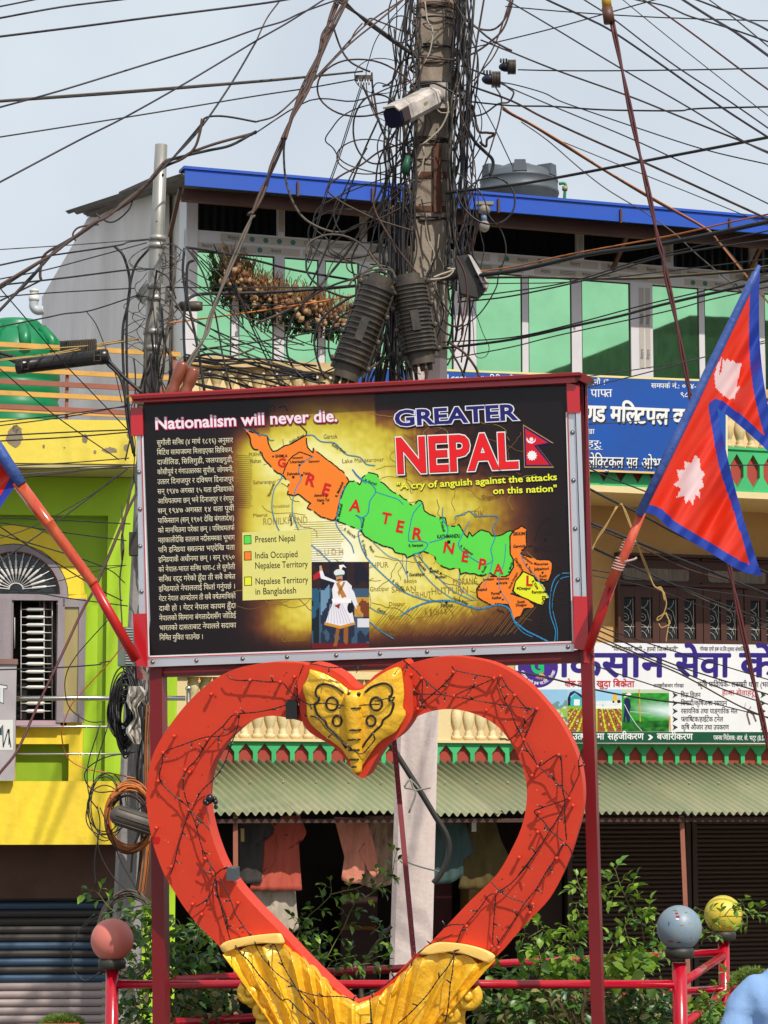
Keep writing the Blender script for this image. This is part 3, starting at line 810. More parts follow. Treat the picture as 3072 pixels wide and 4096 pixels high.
for k in range(6):
 a=k*PI/3+.5;d_=Vector((math.cos(a),math.sin(a),0));e_=Vector((-d_.y,d_.x,0));q=c+d_*R_*.8+Vector((0,0,96*h_))
 O('tank_lug',MB().quadbox([q+e_*s1*.07*(1.25 if z==0 else 1)+d_*s2*.1+Vector((0,0,z))for z in(0,46*h_)for s1,s2 in((-1,-1),(1,-1),(1,1),(-1,1))]),tb,bt)
gp=M('green_pipe',S(40,140,90),.4)
m=MB();Y=31.3
m.tube(smooth([P(2236,735,Y),P(2255,733,Y),P(2262,740,Y),P(2260,760,Y),P(2256,830,Y)],4),.02,8)
O('pipe',m,gp,bt);O('pipe_joint',MB().tube([P(2260,745,Y),P(2259,762,Y)],.035,8),M('cream_joint',S(170,160,120),.5),bt)
m=MB();Y=29.5;pvc=M('grey_pvc',S(196,200,206),.4,var=.1)
m.tube(smooth([P(175,1240,Y),P(150,1242,Y),P(135,1228,Y),P(136,1200,Y)],5),.055,12)
vp=O('vent_pipe',m,pvc,None,'grey elbow vent pipe with a white slotted cap on the grey side wall','pipe')
m=MB();m.lathe([(.06,0),(.065,.02),(.065,.06),(.05,.065),(.05,.11),(.058,.115),(.055,.14)],14,P(136,1204,Y));O('cap',m,M('white_plastic',(.75,.74,.7),.4),vp)
opp=T('opposite_house','plain dark house across the street, mirrored in the green window panes','house',(26,-22,0))
oc=Vector((19.7,10.6,0))+MP.u*2.4;ou=MP.u;on=-MP.n
OPL=Pl(oc,-MP.n*1.0)
om_=M('dull_render',S(120,116,104),.85,var=.3)
O('body',MB().quadbox([oc+ou*a-MP.n*-b+Vector((0,0,z))for z in(0,12.9)for a,b in((0,0),(16,0),(16,9),(0,9))]),om_,opp)
for fl in range(4):
 for k in range(6):
  q=oc+ou*(1.0+k*2.5)-MP.n*.06+Vector((0,0,1.2+fl*3.1))
  O('window',MB().quadbox([q+ou*a-MP.n*b+Vector((0,0,z))for z in(0,1.6)for a,b in((0,0),(1.4,0),(1.4,.1),(0,.1))]),dgl,opp)
O('parapet_wall',MB().quadbox([oc+ou*a+MP.n*b+Vector((0,0,z))for z in(12.9,13.4)for a,b in((4,.3),(9,.3),(9,3),(4,3))]),om_,opp)
# ------------------------------------------------ signboard
b0,b1,b2=P(572,1620,13.85),P(596,2624,13.85),P(2262,1533,13.6)
BD=Pl(b0,(b1-b0).cross(b2-b0))
BD=Pl(b0,BD.n if BD.n.y<0 else-BD.n)
redg=M('glossy_red_paint',S(196,22,34),.22,var=.25,vs=3,tint=S(150,16,24),coat=.4)
maroon=M('maroon_gloss_paint',S(124,10,20),.36,var=.4,vs=3,tint=S(100,12,20),coat=.08)
alu=M('aluminium_strip',(.62,.63,.66),.3,metal=.7,var=.2,vs=3,bump=.15,bs=3,tint=(.5,.52,.56))
sb_=T('map_signboard','large red framed political map signboard standing on two red posts','signboard',tuple(P(1480,2640,13.7)*1))
CN=[(572,1618),(2262,1533),(2292,2566),(597,2626)]
def bil(u,v):
 a=(CN[0][0]+(CN[1][0]-CN[0][0])*u,CN[0][1]+(CN[1][1]-CN[0][1])*u)
 b=(CN[3][0]+(CN[2][0]-CN[3][0])*u,CN[3][1]+(CN[2][1]-CN[3][1])*u)
 return a[0]+(b[0]-a[0])*v,a[1]+(b[1]-a[1])*v
GA=[(.43,.46,.13,.22,.85),(.30,.22,.11,.12,.62),(.40,.26,.13,.14,.62),(.43,.08,.13,.12,.42),(.52,.66,.22,.14,.80),(.62,.82,.16,.14,.62),(.54,.42,.11,.16,.62),(.72,.45,.15,.10,.72),
(.30,.55,.09,.16,.60),(.26,.40,.05,.2,.36),(.33,.88,.08,.09,.55),(.45,.84,.10,.12,.62),(.82,.62,.09,.13,.34),(.78,.76,.12,.14,.42),(.57,.20,.09,.14,.42),(.42,.64,.07,.05,.65),(.62,.10,.1,.1,.15)]
RAMP=[(0,(24,14,17)),(.14,(44,22,20)),(.34,(98,52,30)),(.55,(150,108,36)),(.75,(194,172,48)),(.98,(222,208,80)),(1.25,(242,236,150)),(1.7,(252,250,224))]
def bgc(u,v):
 Lm=0
 for cu,cv,su,sv,a in GA:Lm+=a*math.exp(-((u-cu)/su)**2-((v-cv)/sv)**2)
 e_=max(0,min((u-.2)*6,(.93-u)*6,v*6,(1-v)*8,1));Lm+=.13*e_;Lm+=.13*e_*noise.noise(Vector((u*60,v*46,7)))+.08*e_*noise.noise(Vector((u*160,v*14,2)));Lm+=.07*noise.noise(Vector((u*22,v*16,1)))*min(1,Lm*2)
 if u<.22:Lm*=max(0,(u-.14)/.08)
 if v<.16 and not.3<u<.55:Lm*=max(.0,v/.16)
 Lm=max(0,Lm)
 for(a,ca),(b,cb)in zip(RAMP,RAMP[1:]):
  if Lm<=b:
   t=(Lm-a)/(b-a);c=[ca[i]+(cb[i]-ca[i])*t for i in range(3)];return S(*c)
 return S(*RAMP[-1][1])
m=MB();nx,ny=190,120
m.grid([BD.at(*bil(i/(nx-1),j/(ny-1)))for j in range(ny)for i in range(nx)],nx,ny,sm=False)
cg={}
def vc(i,j):
 if(i,j)not in cg:cg[(i,j)]=bgc(i/(nx-1),j/(ny-1))
 return cg[(i,j)]
m.c=[]
for j in range(ny-1):
 for i in range(nx-1):m.c.append((vc(i,j),vc(i+1,j),vc(i+1,j+1),vc(i,j+1)))
BPR=M('board_print',attr=True,rough=.2,var=.04,vs=5,spec=.3,bump=.05,bs=1.5)
O('printed_panel',m,BPR,sb_)
mp=MB();rr=random.Random(11);L0=.0012
olive=S(150,130,50);brn=S(120,84,40)
def inb(x,y):return True
for y in range(2150,2420,9):stroke(mp,BD,[(1180+rr.uniform(-6,6),y-60),(1370+rr.uniform(-6,6),y-66)],1.6,S(176,160,70),L0)
for k in range(46):x=1470+k*13;stroke(mp,BD,[(x,2545-rr.uniform(0,16)),(x+90,2425+rr.uniform(-8,8))],1.8,S(128,100,36),L0)
for y in range(1820,2030,8):stroke(mp,BD,[(950+rr.uniform(-8,4),y),(1000+rr.uniform(0,10),y+4)],1.4,S(86,52,30),L0)
for k in range(70):
 x,y=rr.uniform(990,2150),rr.uniform(1680,2500);a=rr.uniform(0,6);pts=[(x,y)]
 for q in range(10):a+=rr.uniform(-.6,.6);x+=math.cos(a)*20;y+=math.sin(a)*12;pts.append((x,y))
 stroke(mp,BD,pts,2.2,rr.choice([brn,olive,S(160,130,60)]),L0)
for t,x,y,w,h,c in(('KOTOCH',K1([(905,250)])[0][0],K1([(905,250)])[0][1],56,22,S(40,24,16)),('MUKHAM',K1([(822,535)])[0][0],K1([(822,540)])[0][1],60,22,brn),('Nahan',K1([(830,570)])[0][0],K1([(830,585)])[0][1],45,24,brn),('Saharanpur',K1([(850,725)])[0][0],K1([(850,725)])[0][1],92,22,S(120,92,50)),
('ROHILKHAND',K1([(915,995)])[0][0],K1([(915,995)])[0][1],180,40,S(170,150,76)),('Meerut',K1([(850,942)])[0][0],K1([(850,942)])[0][1],58,20,S(130,104,40)),('Moradabad',K1([(970,880)])[0][0],K1([(970,882)])[0][1],74,19,S(160,146,70)),('Gartok',K1([(1318,425)])[0][0],K1([(1318,424)])[0][1],56,26,S(110,84,26)),('Lake Manasarovar',K1([(1440,580)])[0][0],K1([(1440,585)])[0][1],168,25,S(150,110,30)),
('O U D H',K1([(1270,1205)])[0][0],K1([(1270,1200)])[0][1],110,36,S(190,170,80)),('SIK',K2([(748,860)])[0][0],K2([(748,860)])[0][1],45,40,S(150,110,40)),('Shigatse',K2([(795,750)])[0][0],K2([(795,750)])[0][1],74,24,S(110,66,26)),('GHPUR',K2([(105,1165)])[0][0],K2([(105,1165)])[0][1],84,32,S(160,140,60)),('Ghazipur',K2([(120,1305)])[0][0],K2([(120,1305)])[0][1],78,26,S(150,130,40)),
('SARAN',K2([(250,1310)])[0][0],K2([(250,1312)])[0][1],100,34,S(160,134,30)),('HUTPURN',K2([(490,1325)])[0][0],K2([(490,1325)])[0][1],150,40,S(160,124,30)),('MORANG',K2([(620,1270)])[0][0],K2([(620,1268)])[0][1],100,38,S(150,120,40)),('Bettiya',K2([(325,1255)])[0][0],K2([(325,1255)])[0][1],52,22,S(150,130,40)),('TIRHUT',K2([(370,1345)])[0][0],K2([(370,1345)])[0][1],80,34,S(150,120,30)),('Dinapur',K2([(235,1395)])[0][0],K2([(235,1395)])[0][1],66,25,S(140,110,20)),
('Ghazi',K2([(235,1475)])[0][0],K2([(235,1475)])[0][1],50,24,S(130,100,20)),('Benares',K2([(180,1560)])[0][0],K2([(180,1560)])[0][1],62,24,S(110,84,20)),('Chandauli',K1([(1040,1770)])[0][0],K1([(1040,1772)])[0][1],96,30,S(140,120,20)),('THIMPU',K2([(1150,970)])[0][0],K2([(1150,970)])[0][1],56,26,S(34,20,14)),('BHUTAN',K2([(1108,1070)])[0][0],K2([(1108,1070)])[0][1],118,32,S(30,16,14)),('A  B I H A R',K2([(450,1450)])[0][0],K2([(450,1450)])[0][1],90,34,S(130,96,30))):
 text_px(mp,BD,t,(x,y),(x+w,y-w*.045),h,c,0.0,L0+.0002)
for t,p,q in(('BANGLADESH',(1160,1330),(1140,1560)),('BANBULAD',(1185,1270),(1225,1430)),('V I D N I',(1250,1130),(1275,1390))):
 (x0,y0),(x1,y1)=K2([p,q]);text_px(mp,BD,t,(x0,y0),(x1,y1),22,S(38,26,14),.01,L0+.0022)
green,orange,yell,black,blue=S(92,218,76,.9),S(250,134,40),S(236,240,40),S(14,12,12),S(46,140,190)
jag=lambda pts,a=2.2:[(x+rr.uniform(-a,a),y+rr.uniform(-a,a))for i in range(len(pts))for(x,y)in[pts[i],((pts[i][0]+pts[(i+1)%len(pts)][0])/2,(pts[i][1]+pts[(i+1)%len(pts)][1])/2)]]
west=jag(K1([(795,355),(822,372),(888,400),(945,402),(950,455),(978,505),(1010,500),(1060,470),(1110,455),(1150,425),(1205,400),(1200,440),(1215,480),(1245,515),(1250,482),(1300,530),(1345,565),(1390,595),(1420,625),(1455,650),(1490,705),(1465,735),(1440,790),(1425,850),(1410,920),(1395,960),(1370,965),(1300,940),(1250,905),(1210,880),(1230,850),(1180,815),(1150,790),(1120,800),(1080,790),(1080,740),(1100,705),(1065,690),(1045,665),(1010,650),(985,630),(950,590),(915,550),(905,520),(880,495),(850,490),(835,450),(822,400)]))
mid=jag(K2([(-3,641),(30,640),(60,660),(75,620),(110,590),(165,600),(185,645),(215,665),(260,710),(300,725),(345,760),(375,790),(410,755),(440,765),(450,820),(480,840),(520,855),(575,860),(580,910),(640,910),(660,900),(690,960),(710,980),(720,945),(740,970),(790,935),(840,950),(860,970),(920,965),(945,945),(985,940),(965,975),(965,1080),(985,1110),(985,1160),(960,1205),(935,1215),(880,1215),(845,1190),(800,1215),(750,1200),(700,1195),(665,1200),(660,1165),(600,1170),(565,1160),(520,1130),(510,1090),(440,1065),(390,1085),(345,1100),(330,1080),(270,1070),(255,1045),(200,1030),(130,1000),(90,970),(60,935),(0,912),(-50,893),(-89,873),(-75,820),(-62,772),(-48,718),(-33,668)]))
east=jag(K2([(985,940),(1015,925),(1035,910),(1060,925),(1062,965),(1065,1030),(1040,1060),(1030,1080),(1100,1105),(1150,1115),(1200,1115),(1222,1135),(1215,1200),(1200,1240),(1165,1250),(1130,1240),(1110,1215),(1040,1185),(1000,1240),(985,1290),(970,1320),(1000,1330),(1075,1355),(1110,1385),(1110,1400),(1050,1410),(1030,1455),(1000,1465),(990,1485),(970,1420),(955,1385),(880,1380),(865,1395),(800,1360),(770,1340),(765,1290),(800,1245),(850,1215),(935,1215),(960,1205),(985,1160),(985,1110),(965,1080),(965,975)]),1.2)
bang=jag(K2([(1045,1185),(1080,1200),(1110,1215),(1125,1245),(1165,1260),(1180,1300),(1205,1345),(1180,1350),(1160,1390),(1100,1370),(1075,1355),(1000,1320),(985,1300),(1000,1240)]),1.2)
for pg,c in((west,orange),(mid,green),(east,orange),(bang,yell)):
 poly(mp,BD,pg,c,L0+.0008);stroke(mp,BD,pg,5,black,L0+.0012,close=True,dash=14)
stroke(mp,BD,K1([(1045,665),(1065,610),(1085,570),(1110,540),(1160,510),(1215,530),(1250,545)]),4.5,black,L0+.0014,dash=14)
stroke(mp,BD,K1([(955,215),(980,200),(1000,225)]),4.5,black,L0+.0014,dash=12);stroke(mp,BD,K1([(1020,215),(1060,205),(1080,240)]),4.5,black,L0+.0014,dash=12)
stroke(mp,BD,K2([(1240,850),(1180,870),(1150,900),(1120,980),(1100,1030),(1070,1035)]),4,S(30,20,14),L0+.0014,dash=12)
stroke(mp,BD,K1([(1160,330),(1205,375),(1205,400)]),4,black,L0+.0014,dash=12)
for pts,w in((K1([(790,355),(850,375),(890,400),(940,400),(960,430),(990,432)]),3),(K1([(1205,400),(1250,400),(1300,440),(1390,450),(1440,500),(1480,530),(1560,545),(1600,590),(1659,600)]),3.5),(K1([(1045,660),(1030,700),(990,760),(975,880),(1000,980),(1030,1050),(1060,1150),(1130,1270),(1200,1310),(1240,1305)]),3.5),
(K1([(1250,540),(1210,560),(1160,600),(1155,650),(1170,690),(1140,740),(1120,800),(1110,860),(1115,930),(1140,1000),(1180,1080),(1240,1130),(1300,1180),(1340,1220),(1390,1260)]),3.5),(K1([(1465,735),(1430,800),(1420,880),(1400,980),(1440,1050),(1500,1120),(1520,1180)]),3.5),(K1([(1510,625),(1540,670),(1600,720)]),3),
(K2([(15,570),(60,620),(130,660),(155,705),(120,760),(110,830),(75,860),(35,845),(65,870),(70,930),(50,960),(100,1100),(250,1250),(330,1310),(470,1360),(600,1365)]),4),(K2([(155,705),(230,730),(290,750),(320,780)]),3),(K2([(440,765),(385,830),(365,900),(355,1000),(420,1000),(470,1020),(440,1060),(380,1080)]),3.5),(K2([(560,800),(560,870),(590,920),(575,980),(480,1010)]),3.5),
(K2([(635,870),(640,850),(690,840),(720,820),(760,850),(820,850),(880,850),(890,870),(860,920),(875,980),(850,1050),(860,1120),(800,1140),(700,1080),(655,1030),(670,980),(720,880)]),3.5),(K2([(410,1075),(460,1150),(540,1230),(620,1300),(740,1360)]),3),(K2([(390,1090),(430,1180),(520,1280),(620,1350)]),3),(K2([(140,1010),(230,1090),(300,1120),(340,1200)]),2.5),(K2([(345,1100),(340,1160),(350,1240)]),2.5),
(K2([(310,1450),(370,1410),(470,1370),(600,1360),(700,1390),(790,1410),(890,1385),(960,1410),(990,1480),(1060,1540),(1120,1570),(1190,1605)]),6),(K2([(990,1490),(1040,1550),(1100,1580)]),3),(K2([(1335,1195),(1270,1200),(1225,1250),(1205,1360),(1210,1450),(1240,1540),(1235,1605)]),4),(K2([(1320,1215),(1270,1230),(1235,1290),(1220,1400),(1250,1530),(1250,1600)]),3),
(K2([(120,1400),(170,1430),(220,1440)]),3),(K2([(120,1490),(180,1540),(260,1590)]),4),(K2([(660,1200),(670,1290),(760,1350)]),2.5),(K2([(860,1130),(840,1200),(800,1300)]),2.5),(K2([(910,1160),(900,1280),(960,1380)]),2.5),(K2([(1030,1080),(1060,1150),(1110,1200),(1150,1260),(1200,1340)]),3),(K2([(940,1020),(930,1130),(905,1200)]),2.5)):
 stroke(mp,BD,sm2(pts,3),w,blue,L0+.0018)
O('map_print',mp,BPR,sb_,kind='stuff')
lt=MB();Z=L0+.0026
def LB(K,t,x,y,w,h,c=black,off=.02,ang=-.045,o=lt,z=Z):
 (px,py),=K([(x,y)]);s_=.6028 if K is K1 else.6631
 text_px(o,BD,t,(px,py),(px+w*s_*math.cos(ang),py+w*s_*math.sin(ang)),h*s_,c,off,z)
for t,x,y,w,h in(('SHIMLA',998,548,80,28),('Uttarkashi',1095,585,96,24),('Yamunotri',1105,556,76,20),('Gangotri',1218,581,73,22),('Dehradun',1075,665,85,26),('Tehri',1182,662,48,26),('Almora',1255,808,68,26),('Naini Tal',1275,840,82,26)):LB(K1,t,x,y,w,h)
for t,x,y,w,h in(('KATHMANDU',526,986,140,32),('SIKKIM',985,968,72,28),('Gangtok',984,1042,75,26),('Gorakhpur',358,1213,95,28),('Bettiah',480,1192,58,24),('Motihari',515,1226,68,24),('PATNA',548,1402,75,28),('Jogbani',803,1240,66,22),('Kishanganj',886,1236,74,20),('Araria',900,1262,50,24),('Supaul',768,1302,60,24),('Purnia',852,1326,52,24),('Katihar',857,1352,58,24),('South',1010,1376,46,23),('Dinajpur',1000,1396,68,23),('Dinajpur',1020,1296,72,25),('Rangpur',1096,1318,82,25),('Jalpaiguri',1112,1178,90,24),('Nagarkata',1122,1148,74,20),('Kuch',1143,1220,44,22),('Bihar',1145,1240,44,20),('R. Narayani',354,1037,88,24)):LB(K2,t,x,y,w,h)
for K,t,x,y,w,h,a in((K1,'Sutluj River',1098,455,108,26,-.5),(K1,'Sutluj River',1370,465,110,26,.55),(K1,'uj River',828,372,68,22,.35),(K1,'Yamuna',960,810,92,26,-1.2),(K1,'Ganga',1090,922,78,26,1.45),(K1,'R. Mahakali',1408,812,108,24,-1.15),(K1,'R. Mahakali',1420,968,115,24,-1.35),(K1,'R. Sharada',1450,1025,96,24,.65),(K1,'R. Karnali',1575,1040,92,22,-1.4),(K1,'R. Ghaghara',1568,1098,108,24,1.3),
(K2,'R. Karnali',88,640,76,22,.35),(K2,'Rapti',115,1035,44,22,1.0),(K2,'R. Trishuli',538,860,90,22,1.3),(K2,'R. Indravati',662,1035,92,22,.62),(K2,'R. Koshi',795,1215,70,22,-1.1),(K2,'R. Mechi',965,1195,66,20,-1.3),(K2,'Gandak',405,1130,72,24,.85),(K2,'R. Ghaghara',252,1245,98,24,.7),(K2,'Ganga River',618,1350,100,24,.38),(K2,'Ganga',882,1420,52,22,.35),(K2,'Gang',162,1420,50,26,.35),
(K2,'Darjiling',990,1110,86,24,1.0),(K2,'Kalimpong',1035,1095,80,20,.65),(K2,'R. Tista',1057,1142,66,20,1.0),(K2,'R.Tista',1095,1245,60,22,.95),(K2,'North Dinajpur',965,1290,110,18,-1.1)):LB(K,t,x,y,w,h,ang=a)
for K,x,y,r in((K1,983,540,5),(K1,1117,677,7),(K1,1175,664,6),(K1,1336,802,6),(K1,1315,851,6),(K1,1158,598,6),(K2,596,1007,10),(K2,582,1372,7),(K2,347,1188,5),(K2,488,1166,6),(K2,548,1196,6),(K2,889,1258,6),(K2,780,1277,5),(K2,908,1308,6),(K2,922,1354,5),(K2,1012,1286,6),(K2,1180,1308,6),(K2,1162,1192,6),(K2,1038,1056,5),(K2,1179,992,9),(K2,1117,1137,6)):
 (px,py),=K([(x,y)]);s_=r*.63;poly(lt,BD,[(px-s_,py-s_),(px+s_,py-s_),(px+s_,py+s_),(px-s_,py+s_)],black,Z)
redl=S(214,30,30)
for K,t,x,y,h,a in((K1,'G',1012,608,62,.05),(K1,'R',1190,722,84,.3),(K1,'E',1300,785,82,.3),(K1,'A',1488,898,84,.15),(K2,'T',186,890,72,.2),(K2,'E',272,942,76,.2),(K2,'R',370,988,78,.15),(K2,'N',558,1068,72,.15),(K2,'E',668,1122,70,.15),(K2,'P',770,1168,70,.15),(K2,'A',868,1200,66,-.02),(K2,'L',1060,1270,66,.02)):
 geo,W=text_geo(t,.02);LB(K,t,x,y,W*h*1.25,h*1.3,redl,.03,a)
box=K1([(778,1045),(1235,1028),(1240,1480),(781,1496)]);poly(lt,BD,box,S(226,222,128),Z-.0003)
for(x,y),c in(((790,1066),green),((791,1173),orange),((793,1341),yell)):
 q=K1([(x,y),(x+46,y-2),(x+47,y+54),(x+1,y+56)]);poly(lt,BD,q,c,Z);stroke(lt,BD,q,2.6,black,Z+.0003,close=True)
for t,x,y,w in(('Present Nepal',862,1112,270),('India Occupied',862,1218,286),('Nepalese Territory',862,1286,352),('Nepalese Territory',864,1390,352),('in Bangladesh',864,1458,275)):LB(K1,t,x,y,w,62,S(24,22,22),.008,-.035)
def title(t,K,p,q,h,layers,track=0.0,up=None):
 (a,b),(c,d)=K([p,q]);s_=.6028 if K is K1 else.6631
 for i,(off,col,dx,dy)in enumerate(layers):text_px(lt,BD,t,(a,b),(c,d),h*s_,col,off,Z+.0004*(i+1),(dx,dy),up=up)
title('Nationalism will never die.',K1,(197,360),(1412,306),112,[(.075,S(80,8,34),2,3),(.055,S(196,30,96),1,1),(.022,S(244,236,244),0,0)])
UP=(0.045,-1)
title('GREATER',K2,(268,308),(1006,268),132,[(.075,S(18,10,14),4,5),(.07,S(240,240,250),0,0),(.032,S(34,30,110),0,0)])
title('NEPAL',K2,(276,590),(1012,556),296,[(.045,S(24,10,10),7,8),(.058,S(246,244,240),0,0),(.036,S(120,10,14),0,0),(.030,S(232,28,34),-1.2,-1.2)])
title('"A cry of anguish against the attacks',K2,(282,690),(1250,632),56,[(.03,S(30,24,6),2.2,2.6),(.022,S(240,246,60),0,0)])
title('on this nation"',K2,(862,718),(1250,702),56,[(.03,S(30,24,6),2.2,2.6),(.022,S(240,246,60),0,0)])
for pts,c,z in((circ(1135,430,100,140,16),None,0),):pass
fl=K2([(1048,306),(1222,412),(1128,428),(1224,552),(1054,552)]);poly(lt,BD,[(x+(x-2135)*.06,y+(y-1790)*.06)for x,y in fl],S(196,150,70),Z);poly(lt,BD,fl,S(24,22,90),Z+.0004)
poly(lt,BD,K2([(1057,324),(1192,408),(1108,424),(1204,542),(1064,542)]),S(214,24,46),Z+.0008)
def star(cx,cy,r0,r1,n,a0=0):return[(cx+(r0 if i%2 else r1)*math.cos(a0+PI*i/n),cy+(r0 if i%2 else r1)*math.sin(a0+PI*i/n))for i in range(2*n)]
poly(lt,BD,K2(star(1098,486,24,32,12)),S(246,246,246),Z+.0012)
poly(lt,BD,K2([(1066,376),(1078,396),(1096,403),(1112,396),(1120,380),(1118,400),(1098,414),(1074,408),(1064,392)]),S(246,246,246),Z+.0012);poly(lt,BD,K2(star(1094,388,10,14,7)),S(246,246,246),Z+.0014)
LN=['सुगौली सन्धि (४ मार्च १८१६) अनुसार','ब्रिटिश साम्राज्यमा मिलाइएका सिक्किम,','दार्जीलिङ, सिलिगुडी, जलपाइगुडी,','कोसीपूर्व र गंगाउत्तरका सुपौल, जोगबनी,','उत्तर दिनाजपुर र दक्षिण दिनाजपुर','सन् १९४७ अगस्त १५ यता इन्डियाको','आधिपत्यमा छन् भने दिनाजपुर र रंगपुर','सन् १९४७ अगस्त १४ यता पूर्वी','पाकिस्तान (सन् १९७१ देखि बंगलादेश)','को मानचित्रमा परेका छन् । पश्चिमतर्फ','महाकालीदेखि सतलज नदीसम्मका भूभाग','पनि इन्डिया स्वतन्त्र भएदेखि यता','इन्डियाकै अधीनमा छन् । सन् १९५०','को नेपाल-भारत सन्धि धारा-८ ले सुगौली','सन्धि रद्द गरेको हुँदा ती सबै क्षेत्र','इन्डियाले नेपाललाई फिर्ता गर्नुपर्छ ।','ग्रेटर नेपाल आन्दोलन ती सबै क्षेत्रमाथिको','दाबी हो । ग्रेटर नेपाल कायम हुँदा','नेपालको सिमाना बंगलादेशसँग जोडिई','भारतको दासताबाट नेपालले सदाका','निम्ति मुक्ति पाउनेछ ।']
for i,t in enumerate(LN):
 f=i/20;x0,y0=212+17*f,466+(1760-466)*f;x1,y1=(717+22*f,448+(1740-448)*f)
 if i==20:x1,y1=520,1752
 title(t,K1,(x0,y0),(x1,y1),50,[(.0,S(232,224,192),0,0)])
O('lettering',lt,BPR,sb_,kind='stuff')
pt=MB();Z2=Z+.0002
nx,ny=40,50;gx=lambda i,j:K1([(1240+380*i/(nx-1),1240+575*j/(ny-1))])[0]
def pc(i,j):
 u,v=i/nx,j/ny;n_=noise.noise(Vector((u*7,v*5,4)));e=min(u,1-u,v,1-v)*6
 c=(34,44,66)if n_<0 else(60,90,116)
 if u<.12:c=(40,90,120)if n_<.1 else(20,30,40)
 if v<.3:c=(26,24,40)if n_<.1 else(50,30,30)
 if v>.9:c=(110,20,24)
 if.38<v<.62 and u>.72:c=(196,150,60)if n_>-.1 else(120,60,30)
 if.62<v<.74 and u>.76:c=(220,226,234)
 if.25<v<.7 and.14<u<.3 and n_>.0:c=(110,150,180)
 return S(*c)
pt.grid([BD.at(*gx(i,j),Z2)for j in range(ny)for i in range(nx)],nx,ny,col=pc,sm=False)
q=lambda pts,c,z:poly(pt,BD,K1(pts),S(*c),Z2+.0003*z)
q([(1248,1330),(1300,1290),(1302,1340),(1250,1362)],(190,30,44),1)
q([(1405,1650),(1390,1770),(1380,1800),(1405,1800),(1412,1770),(1430,1650)],(150,90,40),1);q([(1452,1650),(1450,1770),(1470,1790),(1480,1770),(1482,1650)],(150,90,40),1)
q([(1388,1480),(1490,1480),(1525,1655),(1430,1682),(1325,1658)],(236,236,244),2)
q([(1325,1640),(1430,1664),(1525,1640),(1528,1656),(1430,1684),(1322,1658)],(206,150,50),3)
for x in range(1345,1520,22):stroke(pt,BD,K1([(1405+(x-1430)*.5,1520),(x,1650)]),2,S(176,186,206),Z2+.0009)
q([(1395,1370),(1470,1365),(1505,1400),(1500,1500),(1380,1500),(1375,1420)],(240,240,246),3)
q([(1372,1484),(1505,1484),(1500,1512),(1378,1514)],(250,250,252),4)
q([(1400,1380),(1300,1350),(1290,1300),(1310,1296),(1325,1335),(1400,1365)],(236,238,246),4);q([(1292,1300),(1290,1268),(1302,1262),(1312,1296)],(212,160,110),5)
q([(1480,1385),(1520,1440),(1545,1520),(1540,1560),(1520,1530),(1490,1460)],(232,236,244),4);q([(1535,1525),(1560,1540),(1566,1600),(1540,1585)],(206,150,60),5)
q([(1400,1380),(1420,1375),(1470,1470),(1440,1480)],(190,130,50),5);q([(1450,1370),(1462,1375),(1420,1470),(1410,1440)],(190,130,50),5)
poly(pt,BD,K1(circ(1422,1345,22,32)),S(206,146,104),Z2+.002);q([(1406,1356),(1438,1352),(1436,1362),(1410,1366)],(50,30,24),8)
poly(pt,BD,K1(circ(1422,1312,36,24)),S(226,232,232),Z2+.0024);q([(1425,1292),(1420,1262),(1450,1258),(1470,1280),(1445,1272),(1436,1292)],(244,244,240),9)
q([(1395,1330),(1450,1322),(1450,1330),(1396,1340)],(60,120,80),9);q([(1390,1530),(1430,1515),(1420,1550)],(150,40,40),6)
poly(pt,BD,K1(circ(1495,1545,20,36)),S(20,20,30),Z2+.001)
O('portrait_print',pt,BPR,sb_,kind='stuff')
def bslab(name,pts,z0,z1,mat,par=sb_,K=None):
 pts=K(pts)if K else pts
 return O(name,MB().prism([BD.at(x,y,z1)for x,y in pts],-BD.n*(z1-z0)),mat,par)
bslab('backing_box',[(575,1590),(2318,1505),(2332,2560),(600,2622)],-.2,-.004,maroon)
whb=M('white_bead',(.75,.75,.75),.4)
def bead(name,pts,w,mat,z,par):
 mb=MB();stroke(mb,BD,pts,w,None,z);return O(name,mb,mat,par)
b_=bslab('aluminium_strip',[(548,1740),(573,1738),(600,2480),(588,2590),(556,2500)],.0,.012,alu)
bslab('aluminium_strip',[(595,2632),(2297,2573),(2297,2605),(588,2668)],.0,.014,alu)
bslab('aluminium_strip',[(2270,1650),(2300,1648),(2326,2388),(2292,2388)],.0,.012,alu)
bslab('aluminium_strip',[(2303,1648),(2322,1646),(2346,2388),(2329,2388)],-.05,.03,alu)
for pts in([(571,1618),(597,2627),(2294,2567),(2262,1533)],):bslab
for i,(w,c,z)in enumerate(((6,whb,.016),(4,redg,.020))):
 o_=-5 if i else 0
 bead('edge_bead',[(570+o_,1740),(596+o_,2626-o_),(2292-o_,2567-o_),(2266-o_,1650)],w,c,z,sb_)
rv=M('rivet_zinc',(.45,.45,.46),.35,metal=.9)
for K,x,y in[(K1,93,644),(K1,100,891),(K1,101,1135),(K1,110,1437),(K1,185,1904),(K1,475,1895),(K1,781,1882),(K1,1076,1870),(K1,1402,1860),(K2,181,1681),(K2,465,1669),(K2,745,1658),(K2,1048,1647),(K2,1315,1640),(K2,1342,347),(K2,1348,636),(K2,1358,927),(K2,1374,1235)]:
 (px,py),=K([(x,y)]);p=BD.at(px,py,.012);m=MB();m.lathe([(.013,0),(.013,.004),(.007,.006),(.007,.010),(.001,.011)],8,p,BD.n);O('rivet',m,rv,sb_)
bslab('top_hood',K1([(0,138),(46,137),(48,184),(118,180)])+K2([(1300,48),(1362,44),(1360,0)])+[(2316,1488),(1400,1533),(527,1577)],.0,.05,redg)
